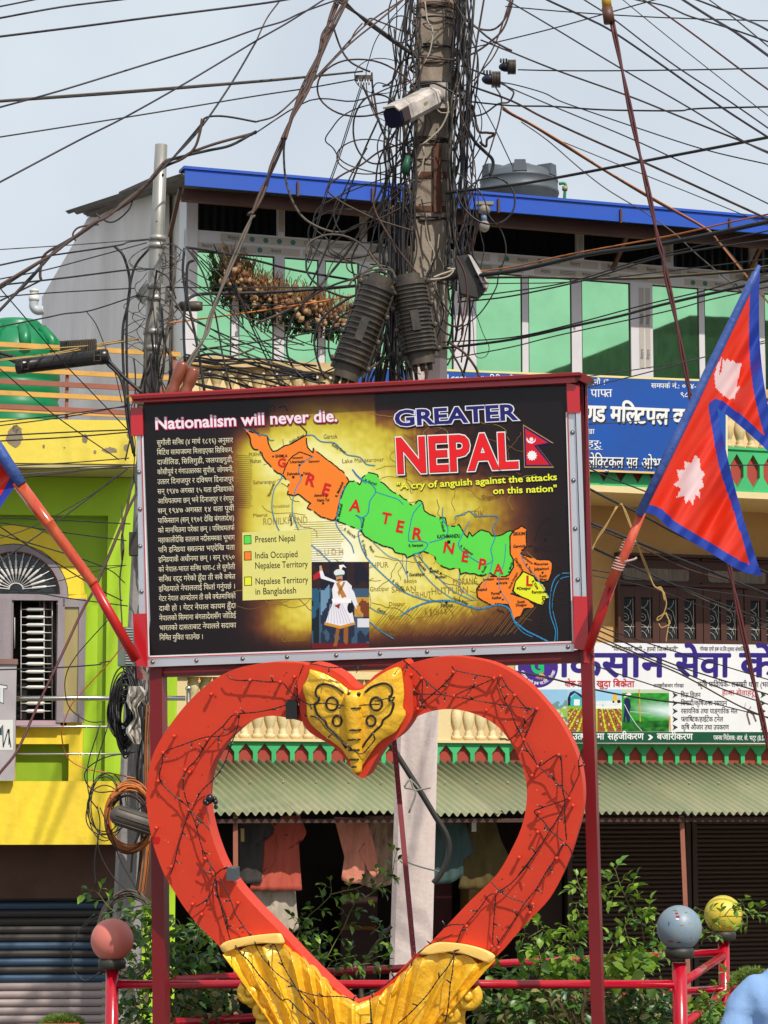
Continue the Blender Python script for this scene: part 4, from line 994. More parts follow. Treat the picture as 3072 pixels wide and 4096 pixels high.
O('hood_cover',MB().prism([BD.at(524,1584,.09),BD.at(2322,1489,.09),BD.at(2325,1500,.09),BD.at(526,1596,.09)],-BD.n*.34),maroon,sb_)
bslab('hood_end_plate',K2([(1352,-16),(1385,-18),(1425,-2),(1470,25),(1418,48),(1380,30),(1362,46)]),-.10,.055,maroon)
bslab('corner_plate',K1([(36,218),(116,214),(120,398),(40,402)]),.0,.03,redg)
bslab('corner_plate',K2([(1306,46),(1385,66),(1388,228),(1312,226)]),.0,.035,redg)
bslab('corner_plate',K1([(50,1585),(134,1582),(150,1938),(75,1930)]),.0,.04,redg)
bslab('corner_plate',K2([(1348,1334),(1430,1336),(1440,1665),(1352,1650)]),.0,.04,redg)
bslab('side_plate',K2([(1418,48),(1428,50),(1470,1700),(1444,1664),(1430,1336)]),-.2,-.005,maroon)
bm2=MB();a,b,c_,d_=[BD.at(x,y,-.06)for x,y in((602,2662),(2345,2598),(2345,2648),(606,2708))]
O('cross_beam',MB().prism([a,b,c_,d_],-BD.n*.1),maroon,sb_)
O('beam_end',MB().prism([BD.at(x,y,-.03)for x,y in((2332,2596),(2375,2592),(2375,2655),(2335,2650))],-BD.n*.15),redg,sb_)
O('beam_end',MB().prism([BD.at(x,y,-.03)for x,y in K1([(76,1930),(118,1985),(118,2022),(80,2010)])],-BD.n*.15),redg,sb_)
def post(name,top,bot,w,depth=.09):
 a,b=BD.at(*top,-.08),None
 Yb=a.y
 b=P(bot[0],bot[1],Yb+.0);b=a+(b-a)*((a.z-.3)/(a.z-b.z))
 yaw=math.radians(-14);ux=Vector((math.cos(yaw),math.sin(yaw),0))*w/2;uy=Vector((-math.sin(yaw),math.cos(yaw),0))*depth/2
 return O(name,MB().quadbox([b-ux-uy,b+ux-uy,b+ux+uy,b-ux+uy,a-ux-uy,a+ux-uy,a+ux+uy,a-ux+uy]),maroon,sb_)
post('post',(633,2660),(646,4096),.072);post('post',(2316,1520),(2394,4096),.062)
# ------------------------------------------------ heart monument
h0=P(1430,3300,13.45)
HP=Pl(h0,(-.20,-.97,-.13))
TK=.15
heart=T('heart_monument','big orange red heart ring with a golden butterfly and golden leaves below the signboard','monument',(h0.x,h0.y,0))
hred=M('coral_red_paint',S(226,68,40,.86),.45,var=.5,vs=3.0,tint=S(198,52,36,.86),bump=.12,bs=18,spec=.35)
outer=[(1430,2800),(1330,2715),(1224,2662),(1160,2655),(1088,2654),(980,2668),(898,2698),(817,2752),(736,2833),(660,2936),(616,3018),(595,3100),(588,3192),(597,3278),(616,3376),(659,3495),(703,3570),(739,3627),(796,3699),(878,3781),(989,3916),(1110,4040),(1250,4180),(1420,4340),
(1600,4190),(1760,4040),(1926,3868),(1998,3810),(2065,3733),(2123,3670),(2200,3586),(2260,3468),(2297,3360),(2325,3251),(2330,3170),(2319,3077),(2292,2991),(2243,2898),(2178,2812),(2097,2730),(1999,2668),(1907,2641),(1804,2630),(1717,2638),(1636,2660),(1530,2712)]
inner=[(1440,3045),(1360,2975),(1278,2920),(1224,2888),(1142,2866),(1077,2860),(1012,2877),(953,2915),(898,2969),(855,3035),(830,3098),(819,3170),(821,3240),(836,3316),(858,3387),(893,3470),(951,3554),(1038,3651),(1110,3723),(1210,3830),(1310,3930),(1410,4020),
(1487,3990),(1570,3915),(1670,3815),(1709,3786),(1795,3699),(1882,3607),(1990,3500),(2053,3392),(2091,3305),(2108,3224),(2110,3142),(2091,3061),(2053,2980),(1999,2909),(1934,2866),(1853,2839),(1782,2833),(1706,2847),(1640,2880),(1560,2945),(1500,3000)]
def resample(pts,n,closed=True,sm=5):
 pts=sm2(pts+[pts[0]],sm)if closed else sm2(pts,sm);L=[0]
 for a,b in zip(pts,pts[1:]):L.append(L[-1]+math.dist(a,b))
 out=[];k=0
 for i in range(n+(0 if closed else 1)):
  t=L[-1]*i/n
  while k<len(L)-2 and L[k+1]<t:k+=1
  f=(t-L[k])/max(1e-9,L[k+1]-L[k]);out.append((pts[k][0]+(pts[k+1][0]-pts[k][0])*f,pts[k][1]+(pts[k+1][1]-pts[k][1])*f))
 return out
def inside(pt,poly_):
 x,y=pt;c=False;j=len(poly_)-1
 for i in range(len(poly_)):
  xi,yi=poly_[i];xj,yj=poly_[j]
  if(yi>y)!=(yj>y)and x<(xj-xi)*(y-yi)/(yj-yi)+xi:c=not c
  j=i
 return c
def ringsolid(outp,innp):
 def halves(p,tip):
  i=min(range(len(p)),key=lambda k:math.dist(p[k],tip));return p[:i+1],p[i:]+[p[0]]
 a1,a2=halves(outp,(1420,4340));b1,b2=halves(innp,(1410,4020));N=90
 oo=resample(a1,N,False)+resample(a2,N,False)[1:-1];ii=resample(b1,N,False)+resample(b2,N,False)[1:-1]
 n=len(oo);m=MB();bev=3.5
 lev=[]
 for(pts,sgn)in((oo,-1),(ii,1)):
  cxs=pts
  fr=[];fb=[]
  for k,p in enumerate(pts):
   q0,q1=pts[k-1],pts[(k+1)%n];tx,ty=q1[0]-q0[0],q1[1]-q0[1];L=math.hypot(tx,ty)or 1
   nx_,ny_=-ty/L*sgn*-1,tx/L*sgn*-1
   fr.append((p[0]+nx_*bev,p[1]+ny_*bev))
  lev.append((fr,pts))
 (of,o0),(jf,j0)=lev
 A=[HP.at(*p,0)for p in of];Bb=[HP.at(*p,0)for p in jf]
 off=-HP.n*.008
 C_=[HP.at(*p,0)+off for p in o0];D_=[HP.at(*p,0)+off for p in j0]
 dv=-HP.n*TK
 E_=[p+dv for p in C_];F_=[p+dv for p in D_]
 V=A+Bb+C_+D_+E_+F_;q=lambda a,b,k:(a*n+k,b*n+k,b*n+(k+1)%n,a*n+(k+1)%n)
 m.add(V,[q(0,1,k)for k in range(n)]);m.add(V,[q(2,0,k)for k in range(n)],None,True);m.add(V,[q(1,3,k)for k in range(n)],None,True)
 m.add(V,[q(4,2,k)for k in range(n)],None,True);m.add(V,[q(3,5,k)for k in range(n)],None,True);m.add(V,[q(5,4,k)for k in range(n)])
 return m
O('heart_ring',ringsolid(outer,inner),hred,heart)
stud=MB();stud.lathe([(.007,0),(.007,.026),(.010,.030),(.010,.044),(.004,.048)],8,(0,0,0),HP.n)
stm=mesh_from('light_hook',stud,hred)
for K,pts in((H1,[(1075,195),(463,322),(190,630),(60,1305),(302,895),(750,218),(970,232),(655,468),(432,655),(108,752),(72,960),(272,880),(298,1172),(170,1590),(418,1530),(480,1635)]),
(H2,[(350,205),(590,335),(885,205),(930,190),(585,160),(1035,330),(1200,430),(828,440),(1105,655),(1205,855),(1360,768),(1163,920),(1440,1090),(1465,1140),(1215,1190),(1205,1335),(1395,1418),(1070,1522),(1345,1528),(325,430),(275,180)]),
(H3,[(535,430),(265,65),(160,440),(335,190),(235,525)]),(H4,[(1410,55),(1222,350),(1525,440),(1500,510),(975,622),(1185,790),(1240,800)])):
 for p in K(pts):inst('light_hook',stm,HP.at(*p,.0),heart)
 # ------------------------------------------------ gold paint
gold=M('gold_paint',S(244,194,44,1),.3,metal=.14,var=.6,vs=5,tint=S(206,142,30,1),bump=.8,bs=30,spec=.7)
goldp=M('pale_gold_paint',S(248,204,110,1),.5,metal=.0,var=.3,vs=4,tint=S(226,166,66),bump=.3,bs=12)
blk=M('black_outline_paint',S(26,28,34),.35,var=.2)
bf_out=[(1240,2676),(1300,2695),(1360,2730),(1392,2757),(1412,2762),(1446,2758),(1468,2740),(1533,2692),(1598,2668),(1612,2719),(1617,2779),(1612,2828),(1625,2855),(1600,2904),(1581,2931),(1533,2958),(1500,2990),(1446,3067),(1427,3091),(1403,3050),(1381,3018),(1360,2991),(1300,2947),(1251,2904),(1229,2871),(1224,2806),(1210,2752),(1226,2719)]
bback=[(1224,2664),(1250,2655),(1312,2672),(1372,2706),(1415,2748),(1455,2748),(1500,2700),(1590,2650),(1625,2652),(1640,2720),(1652,2790),(1650,2860),(1625,2910),(1590,2950),(1540,2985),(1500,3040),(1462,3108),(1440,3108),(1415,3088),(1380,3035),(1330,2985),(1240,2930),(1208,2880),(1196,2800),(1192,2720)]
O('butterfly_backing',MB().prism([HP.at(*p,.055)for p in sm2(bback+[bback[0]],3)[:-1]],-HP.n*.19),hred,heart)
m=MB();bo=resample(bf_out,96);cx_,cy_=1425,2860
V=[];n=len(bo)
for sc_,z in((1.0,.060),(1.0,.088),(.975,.100),(.6,.102)):
 for p in bo:V.append(HP.at(cx_+(p[0]-cx_)*sc_,cy_+(p[1]-cy_)*sc_,z+(.004*noise.noise(Vector((p[0]*.03,p[1]*.03,0)))if z>.09 else 0)))
V.append(HP.at(cx_,cy_,.102))
m.add(V,[(a*n+k,(a+1)*n+k,(a+1)*n+(k+1)%n,a*n+(k+1)%n)for a in range(3)for k in range(n)]+[(3*n+k,4*n,3*n+(k+1)%n)for k in range(n)],None,True)
O('butterfly_plate',m,gold,heart)
ctr=[(1415,2765),(1414,2785),(1413,2830),(1415,2900),(1418,2960),(1422,3010),(1426,3060),(1428,3090)]
m=MB();m.tube([HP.at(x,y,.105)for x,y in sm2(ctr,3)],[.018+.034*math.sin(min(1,i/4)*PI/2)*(1-max(0,(i-8))/14*.85)for i in range(22)],14)
O('butterfly_body',m,gold,heart)
mk=MB()
def ink(pts,w,z=.104,close=False,org=H1):
 p=[HP.at(x,y,z)for x,y in sm2(org(pts),3)]
 mk.tube(p,w,5)
def wing(pts):return pts,[(3010-x,y-6)for x,y in pts]
for pts in wing([(1425,318),(1380,280),(1300,252),(1245,262),(1222,300),(1228,340),(1246,350),(1240,380),(1215,395),(1218,430),(1240,480),(1290,520),(1305,560),(1350,600),(1410,670),(1445,725)]):ink(pts,.0062)
for c_,r_ in(((1342,397),(43,48)),((1380,523),(33,38))):
 for s_ in(0,1):ink([((3010-x)if s_ else x,y)for x,y in circ(*c_,*r_,14)+circ(*c_,*r_,14)[:2]],.0062)
for y,w in((430,46),(590,52),(662,46),(738,40),(808,34),(862,18)):
 mk.tube([HP.at(*H1([(1505+dx,y-dx*.04)])[0],.105+.052*(1-(dx/75.)**2)*(.8 if y>700 else 1))for dx in(-w,-w/2,0,w/2,w)],.005,5)
for x in(1468,1540):mk.sphere(HP.at(*H1([(x,325)])[0],.135),.011,8,6)
O('black_outline',mk,blk,heart,kind='stuff')
# ------------------------------------------------ golden leaves
def leaf_fan(name,K,B,Cn,nfl,amp,flip):
 Bp=resample(K(B),120,False);Cp=resample(K(Cn),120,False);nt=26;m=MB();P_=[]
 for j in range(nt+1):
  t=j/nt
  for i in range(121):
   s=i/120;fl=((s+.035*math.sin(s*9))*nfl)%1.0
   sc_=4*fl*(1-fl)
   x=Bp[i][0]+(Cp[i][0]-Bp[i][0])*t;y=Bp[i][1]+(Cp[i][1]-Bp[i][1])*t
   cr=1-sc_
   h=.030+amp*(sc_**.6 if not flip else(cr**1.6))*(.6+.4*math.sin(min(1,t*3)*PI/2))+.05*math.sin(t*PI*.5)
   if not flip:h=.030+amp*(1-abs(math.sin(PI*fl))**.7)+.012*abs(math.sin(PI*fl*2+t*3))+.05*t
   else:h=.030+amp*(1-abs(math.sin(PI*fl))**.8)+.05*t
   y+=14*(1-sc_)*(1-t)**3
   if t<.06:h*=.75
   h+=.006*noise.noise(Vector((x*.02,y*.02,3)))
   P_.append(HP.at(x,y,h))
 m.grid(P_,121,nt+1)
 for row in(range(121),):
  b=len(m.v);pts=[P_[i]for i in row];m.v+=pts+[p-HP.n*.05 for p in pts]
  for i in range(120):m.f.append([b+i,b+i+1,b+i+122,b+i+121]);m.c.append(None);m.smooth.append(True)
 b=len(m.v);pts=[P_[j*121]for j in range(nt+1)];m.v+=pts+[p-HP.n*.16 for p in pts]
 for i in range(nt):m.f.append([b+i,b+i+1,b+i+nt+2,b+i+nt+1]);m.c.append(None);m.smooth.append(True)
 return O(name,m,gold,heart)
leaf_fan('golden_leaf',H3,[(395,840),(520,815),(680,785),(860,770),(1010,870),(1130,965),(1225,1065),(1320,1180),(1400,1225),(1488,1252)],
[(900,1600),(1000,1640),(1100,1680),(1200,1720),(1290,1740),(1360,1750),(1410,1750),(1450,1750),(1470,1750),(1490,1750)],7,.050,False)
leaf_fan('golden_leaf',H4,[(1195,895),(1090,930),(980,880),(840,850),(700,850),(560,890),(430,1020),(320,1130),(170,1240),(30,1262)],
[(620,1600),(520,1660),(430,1720),(340,1740),(250,1750),(180,1750),(130,1750),(90,1750),(60,1750),(32,1750)],7,.050,False)
for K,pts in((H3,[(368,800),(420,760),(560,725),(720,700),(865,690),(885,700),(912,770),(860,778),(720,775),(560,800),(470,822),(405,852)]),
(H4,[(572,862),(640,800),(730,765),(870,770),(1000,790),(1130,830),(1205,880),(1160,940),(1090,912),(1000,878),(870,852),(720,842),(620,870)])):
 pp=resample(K(pts),60);m=MB();n=60;cxx=sum(p[0]for p in pp)/n;cyy=sum(p[1]for p in pp)/n;V=[]
 for sc_,z in((1.,.004),(1.,.05),(.95,.064),(.8,.066)):V+=[HP.at(cxx+(p[0]-cxx)*sc_,cyy+(p[1]-cyy)*sc_,z)for p in pp]
 V.append(HP.at(cxx,cyy,.066))
 m.add(V,[(a*n+k,(a+1)*n+k,(a+1)*n+(k+1)%n,a*n+(k+1)%n)for a in range(3)for k in range(n)]+[(3*n+k,4*n,3*n+(k+1)%n)for k in range(n)],None,True)
 O('leaf_band',m,goldp,heart)
def scroll(K,cx,cy,r,turns,start,dirn,rad):
 m=MB();pts=[];rs=[]
 for i in range(44):
  t=i/43;a=start+dirn*turns*2*PI*t;q=r*(1-t)**.8
  (x,y),=K([(cx+q*math.cos(a),cy-q*math.sin(a))]);pts.append(HP.at(x,y,.05+.03*t));rs.append(rad*(1-.55*t))
 m.tube(pts,rs,10);m.sphere(HP.at(*K([(cx,cy)])[0],.085),rad*.6,12,8)
 O('leaf_scroll',m,gold,heart)
scroll(H3,625,1190,74,1.3,2.2,1,.030);scroll(H3,735,1345,66,1.2,1.6,1,.028)
scroll(H4,975,1225,84,1.3,.9,-1,.034);scroll(H4,830,1365,64,1.2,1.2,-1,.028)
for K,B_,C__ in((H3,[(560,1130),(600,1290),(680,1340),(660,1480)],[(800,1200),(900,1300),(960,1400),(1050,1500)]),(H4,[(1040,1150),(1040,1300),(960,1340),(960,1480)],[(780,1180),(720,1300),(660,1400),(560,1500)])):
 A_=resample(K(B_),24,False);D__=resample(K(C__),24,False);g_=[]
 for j in range(9):
  for i in range(25):
   t=j/8;g_.append(HP.at(A_[i][0]+(D__[i][0]-A_[i][0])*t,A_[i][1]+(D__[i][1]-A_[i][1])*t,.012+.07*math.sin(PI*min(1,t+.12)*.8)*(1-.25*abs(math.sin(i*PI/8)))))
 O('lower_leaf',MB().grid(g_,25,9),gold,heart)
 # ------------------------------------------------ fairy lights over the heart
wirem=M('dark_fairy_wire',(.012,.010,.010),.45,var=.1)
fl_=T('fairy_lights','dark twisted fairy light wires with tiny bulbs strung over the heart ring','string lights',(h0.x,h0.y-.1,1.0))
bulbm=M('clear_bulb_tip',(.30,.26,.22),.15)
wires=[(H1,[(565,180),(600,215),(680,225),(750,222),(860,235),(970,240),(1020,290),(1080,345),(1160,395),(1200,400),(1290,392),(1400,405),(1500,410),(1659,400)]),
(H1,[(1130,115),(1100,200),(1095,290),(1070,370),(960,420),(860,445),(770,460),(655,470),(600,490),(540,560),(460,630),(400,715),(350,800),(270,885),(245,960),(255,1060),(290,1170)]),
(H1,[(655,560),(560,628),(430,640),(350,660),(240,700),(110,752),(90,830),(72,955),(150,1050),(230,1115),(290,1175),(255,1290),(230,1380),(200,1480),(175,1590),(150,1655)]),
(H1,[(290,1175),(320,1240),(350,1330),(375,1430),(420,1540),(480,1640)]),(H1,[(290,1175),(380,1260),(440,1330)]),(H1,[(320,1150),(380,1040),(470,950),(540,850),(590,720),(640,580),(660,480)]),
(H1,[(1060,440),(1130,480),(1230,500),(1300,580),(1370,640),(1440,700),(1500,740),(1560,765),(1610,720),(1659,660)]),
(H1,[(1175,100),(1240,110),(1340,130),(1450,122),(1600,118)]),
(H2,[(0,380),(100,355),(215,340),(320,328),(420,325),(500,330),(590,345),(700,362),(820,385),(980,410),(1080,425),(1190,445)]),
(H2,[(195,60),(250,110),(300,150),(350,205),(400,250),(460,300),(500,330)]),(H2,[(350,205),(320,250),(280,325)]),(H2,[(350,205),(348,300),(345,400),(325,430)]),
(H2,[(565,120),(585,160),(530,230),(480,280),(420,330),(345,400),(380,435)]),(H2,[(585,150),(680,170),(780,190),(885,205),(930,200),(980,280),(1035,330),(1080,390),(1120,425),(1190,440)]),
(H2,[(590,335),(660,300),(760,262),(880,210)]),(H2,[(900,210),(925,290),(960,380),(1000,450),(1040,560),(1090,655),(1110,720),(1160,790),(1205,855)]),
(H2,[(1190,445),(1120,520),(1050,610),(985,665),(960,655)]),(H2,[(1175,450),(1150,540),(1105,650)]),(H2,[(1120,680),(1160,760),(1205,855),(1280,810),(1360,768),(1375,830),(1380,930),(1385,1040),(1400,1110),(1400,1230),(1412,1400)]),
(H2,[(1205,860),(1280,920),(1350,990),(1440,1085)]),(H2,[(1440,1085),(1390,1110),(1300,1140),(1230,1165),(1175,1195),(1240,1260),(1290,1325),(1350,1380),(1400,1420),(1440,1470),(1460,1530)]),
(H2,[(1450,1040),(1480,970),(1505,910),(1500,830),(1515,770)]),(H2,[(1400,1130),(1350,1240),(1290,1330),(1230,1430),(1150,1540),(1060,1655)]),(H2,[(1395,1420),(1340,1520),(1270,1630),(1250,1659)]),
(H3,[(225,0),(240,60),(290,120),(335,190),(340,280),(370,420),(400,540),(430,650),(465,765)]),(H3,[(215,150),(270,190),(335,200),(390,160),(470,150)]),(H3,[(365,220),(420,330),(470,440),(500,530),(560,620),(610,690),(650,760),(720,880),(830,1010),(960,1110),(1060,1190),(1180,1300),(1290,1430)]),
(H3,[(330,240),(300,360),(240,430),(170,470)]),(H3,[(345,250),(360,400),(410,520),(440,660)]),(H3,[(480,770),(560,750),(650,725),(745,700),(810,760),(860,860),(900,960),(960,1070),(1010,1150),(1080,1260),(1150,1340)]),
(H3,[(490,775),(540,850),(620,930),(700,1040),(790,1140),(880,1240),(940,1240),(1040,1340),(1160,1440)]),(H3,[(1000,1150),(1100,1190),(1230,1215),(1370,1215),(1450,1230),(1490,1255)]),(H3,[(1615,1235),(1625,1330),(1635,1443)]),
(H4,[(1560,0),(1480,115),(1400,210),(1320,290),(1220,350)]),(H4,[(1659,130),(1600,230),(1540,330),(1450,440),(1370,570),(1290,690),(1220,790)]),(H4,[(1170,265),(1250,345),(1340,400),(1450,440),(1500,510)]),
(H4,[(1222,350),(1150,380),(1100,450),(1030,540),(960,620),(920,680),(900,740),(870,810),(860,880)]),(H4,[(1210,370),(1200,500),(1190,640),(1185,780),(1230,810)]),(H4,[(970,620),(840,620),(770,650)]),(H4,[(850,700),(740,755),(640,805),(560,860),(480,960),(340,1080),(250,1150),(120,1200)]),
(H4,[(860,880),(820,960),(740,1060),(650,1190),(560,1290),(480,1370),(400,1440)]),(H4,[(860,880),(850,1010),(830,1130),(815,1300),(790,1430)]),(H4,[(165,1230),(170,1330),(180,1440)])]
rf=random.Random(5);bm_list=[]
for k,(K,pts)in enumerate(wires):
 onleaf=K in(H3,H4)
 def zz(x,y):
  gold_zone=(K is H3 and y>780)or(K is H4 and y>860)or(K is H1 and x>1150 and y<900)or(K is H2 and x<210)
  return.135 if gold_zone else.034
 src=[(K([p])[0],zz(*p))for p in pts]
 wp=smooth([HP.at(x,y,z+rf.uniform(-.006,.010))for(x,y),z in src],5)
 m=MB()
 for s_ in(0,PI):
  a=0;tw=[]
  for i,p in enumerate(wp):
   a+=2.2;tw.append(p+Vector((math.cos(a+s_),0,math.sin(a+s_)))*.0022)
  m.tube(tw,.0026,4,cap=False)
 O('wire',m,wirem,fl_)
 acc=rf.uniform(0,.08)
 for a,b in zip(wp,wp[1:]):
  acc+=(b-a).length
  if acc>.15:
   acc=rf.uniform(-.03,.02);an=rf.uniform(0,2*PI);d_=(HP.u*math.cos(an)+HP.v*math.sin(an)+HP.n*.5).normalized()
   q=MB();q.tube([b,b+d_*.030],.0042,5);o=O('bulb_holder',q,wirem,fl_)
   q=MB();q.tube([b+d_*.030,b+d_*.040],.0028,5);O('bulb',q,bulbm,o)
bx=MB();c_=HP.at(*H1([(1054,442)])[0],.03)
bx.pbox(Pl(c_,HP.n),-.031,.031,-.045,.045,0,.04);bx.pbox(Pl(c_,HP.n),-.022,.022,.045,.058,0,.03)
O('control_box',bx,M('black_plastic',(.015,.016,.018),.35,var=.1),fl_)
bx=MB();c_=HP.at(*H3([(478,200)])[0],.02);bx.pbox(Pl(c_,HP.n),-.026,.026,-.03,.035,-.05,.03);O('control_box',bx,M('grey_plastic',S(92,100,108),.25,var=.2),fl_)
chp=MB();rc_=random.Random(12)
for k in range(130):
 t=rc_.random()*len(outer);i=int(t);o_,n_2=outer[i],min(inner,key=lambda q:math.dist(q,outer[i]));f=rc_.uniform(.06,.94)
 x,y=o_[0]+(n_2[0]-o_[0])*f+rc_.uniform(-25,25),o_[1]+(n_2[1]-o_[1])*f+rc_.uniform(-25,25)
 if y>3750 or not inside((x,y),outer)or inside((x,y),inner):continue
 r_=rc_.uniform(1.2,4.2);poly(chp,HP,[(x+r_*rc_.uniform(.5,1.5)*math.cos(a),y+r_*rc_.uniform(.5,1.5)*math.sin(a))for a in[q*PI/4 for q in range(8)]],rc_.choice([S(150,40,30),S(236,120,90),S(170,60,44)]),.0014)
poly(chp,HP,D2([(1128,826),(1180,828),(1186,852),(1178,878),(1132,880)]),S(206,18,20),.0016)
O('paint_chip',chp,PRINT,heart,kind='stuff')
m=MB();r=random.Random(2);c_=HP.at(*H1([(445,1115)])[0],.02)
for k in range(9):m.sphere(c_+Vector((r.uniform(-.03,.03),r.uniform(-.02,.02),r.uniform(-.035,.035))),r.uniform(.012,.024),5,4)
O('cable_joint',m,M('black_tape',(.012,.012,.014),.3),None,'black taped lump hanging on the inner left edge of the heart ring','tape')
# ------------------------------------------------ railing, globes
FY=14.25
rz=P(1500,3937,FY).z
rp=M('crimson_pipe_paint',S(190,12,40),.22,var=.25,vs=4,tint=S(170,20,34),coat=.3,bump=.1,bs=14)
rail=T('plaza_railing','crimson pipe railing with globe topped posts around the shrubs behind the heart','railing',(0,FY,0))
pL,pR,pB=Vector((P(449,3900,FY).x,FY,0)),Vector((P(2718,3900,FY).x,FY,0)),Vector((P(2895,3800,16.9).x,16.9,0))
for p,top,r_ in((pL,P(449,3868,FY).z,.037),(pR,P(2718,3850,FY).z,.042),(pB,P(2895,3764,16.9).z,.038)):
 m=MB();m.tube([(p.x,p.y,.0),(p.x,p.y,top)],r_,16);O('post',m,rp,rail)
Z_=lambda p,z:Vector((p.x,p.y,z))
mid=Vector((P(700,3900,FY+.35).x,FY+.35,0))
for z,ext in((rz,1),(rz-.24,0)):
 if ext:O('rail',MB().tube([Z_(pL,z)+Vector((-.01,0,0)),Z_(pR,z)],.0245,14),rp,rail)
 O('rail',MB().tube([Z_(pR,z),Z_(pB,z)],.0245,14),rp,rail);O('rail',MB().tube([Z_(mid,z),Z_(pB,z+.02)],.0245,14),rp,rail)
 O('rail',MB().tube([Z_(pB,z),Z_(pB,z)+Vector((1.3,.3,0))],.0245,14),rp,rail)if not ext else None
def globe(pt,r,col,lab,spots=None,tint=None,var=.3):
 c=pt;base=T('globe_lamp',lab,'globe lamp',(c.x,c.y,c.z-r-.05),'globes on the railing posts')
 m=MB();m.sphere(c,r,36,24);O('globe',m,M('globe_'+str(int(col[0]*1000)),col,.42,var=var,vs=9,tint=tint,bump=.08,bs=22),base)
 m=MB();m.lathe([(r*.45,-r*1.34),(r*.62,-r*1.30),(r*.66,-r*1.02),(r*.60,-r*.86),(r*.3,-r*.84)],24,c);O('collar',m,M('dark_collar',S(58,54,48),.5,var=.4,tint=S(36,50,44)),base)
 if spots:
  mm={}
  for dx,dz,w,h,cl in spots:
   f=lambda x,z:c+Vector((x,-math.sqrt(max(0,(r*1.003)**2-x*x-z*z)),z))
   pts=[f(dx+w*math.cos(a)*rf.uniform(.7,1.2),dz+h*math.sin(a)*rf.uniform(.7,1.2))for a in[i*PI/5 for i in range(10)]]
   q=MB().add(pts,[tuple(range(10))],cl);O('paint_chip',q,PRINT,base)
globe(P(449,3760,FY),.121,S(214,122,108),'matt salmon pink globe on the left railing post',tint=S(200,108,92))
sr=1/F*FY
globe(P(2717,3712,FY),.127,S(146,160,162),'pale blue grey globe with red paint chips on the right front post',[(-.025,.085,.010,.005,S(150,30,40)),(-.02,.068,.014,.007,S(170,24,34)),(-.022,.055,.010,.005,S(236,236,236)),(-.07,.03,.004,.012,S(90,96,96)),(0,.02,.012,.003,S(170,90,80)),(.03,.09,.008,.004,S(110,120,110)),(-.03,.1,.012,.004,S(120,120,110)),(-.06,-.07,.016,.005,S(170,70,80)),(-.015,-.075,.012,.004,S(110,40,70)),(.055,-.05,.004,.006,S(170,100,100)),(.045,.03,.006,.002,S(160,110,100))],tint=S(108,140,170),var=.8)
globe(P(2893,3658,16.9),.127,S(232,210,70),'yellow globe with brown specks on the far right post',[(rf.uniform(-.06,.07),rf.uniform(-.095,-.05),.003,.003,S(110,60,20))for _ in range(12)],tint=S(214,176,40))
pk=MB();pk.box((-1.9,13.0,0.002),(2.3,18.2,.35));O('planter_island',pk,M('grey_concrete',(.3,.29,.27),.9,var=.3,bump=.3),kind='structure')
sl=MB();sl.box((-1.8,13.1,.35),(2.2,18.1,.40));O('soil',sl,M('soil',(.06,.04,.028),.95,var=.4,bump=.6),kind='structure')
# ------------------------------------------------ concrete pole in the middle
PY=19.3
conc=M('aged_concrete',S(176,160,142),.9,var=.8,vs=4.5,tint=S(62,54,46),bump=.8,bs=18,streak=(1,1,.35))
whp=M('whitewashed_concrete',S(232,216,208),.85,var=.4,vs=2.5,tint=S(206,176,166),bump=.45,bs=26,streak=(1,1,.6))
pole=T('concrete_pole','tall square concrete utility pole wrapped in tangled black cables, whitewashed lower down','utility pole',(P(1648,3690,PY).x,PY,0))
def polesec(x0,x1,y,Y=PY,ch=.035):
 a,b=P(x0,y,Y-.14),P(x1,y,Y-.14);w=(b.x-a.x);z=a.z;d=w
 pts=[(a.x+ch,a.y),(b.x-ch*1.6,b.y),(b.x,b.y+ch*2),(b.x,b.y+d-ch),(b.x-ch,b.y+d),(a.x+ch,b.y+d),(a.x,b.y+d-ch),(a.x,a.y+ch)]
 return[Vector((x,yy,z))for x,yy in pts]
def loft(secs):
 m=MB();n=len(secs[0])
 for s_ in secs:m.v+=s_
 for j in range(len(secs)-1):
  for k in range(n):m.f.append([j*n+k,j*n+(k+1)%n,(j+1)*n+(k+1)%n,(j+1)*n+k]);m.c.append(None);m.smooth.append(False)
 m.f+=[list(range(n-1,-1,-1)),[(len(secs)-1)*n+k for k in range(n)]];m.c+=[None]*2;m.smooth+=[False]*2
 return m
def sec_at(y):
 f=(y-0)/3700.;xl=1669+(1564-1669)*f;xr=1826+(1733-1826)*f
 return polesec(xl,xr,y)
O('shaft',loft([sec_at(y)for y in(1432,1100,700,300,-60,-400)]),conc,pole)
O('whitewashed_shaft',loft([sec_at(y)for y in(4660,3700,3000,2300,1800,1432)]),whp,pole)
rust=M('rusty_steel',S(104,62,42),.8,var=.6,vs=8,tint=S(62,40,30),bump=.4)
for y,h in((700,26),(835,22),(20,18)):
 s0,s1=sec_at(y+h/2),sec_at(y-h/2);c0=sum(s0,Vector())/8
 ex=lambda s_:[c0.lerp(Vector((p.x,p.y,c0.z)),1.05)+Vector((0,0,p.z-c0.z))for p in s_]
 O('clamp_band',loft([ex(s0),ex(s1)]),rust,pole)
O('flat_bar',MB().pbox(Pl(P(1750,700,PY-.155),(0,-1,0)),-.03,.03,-.30,.25,0,.02),rust,pole)
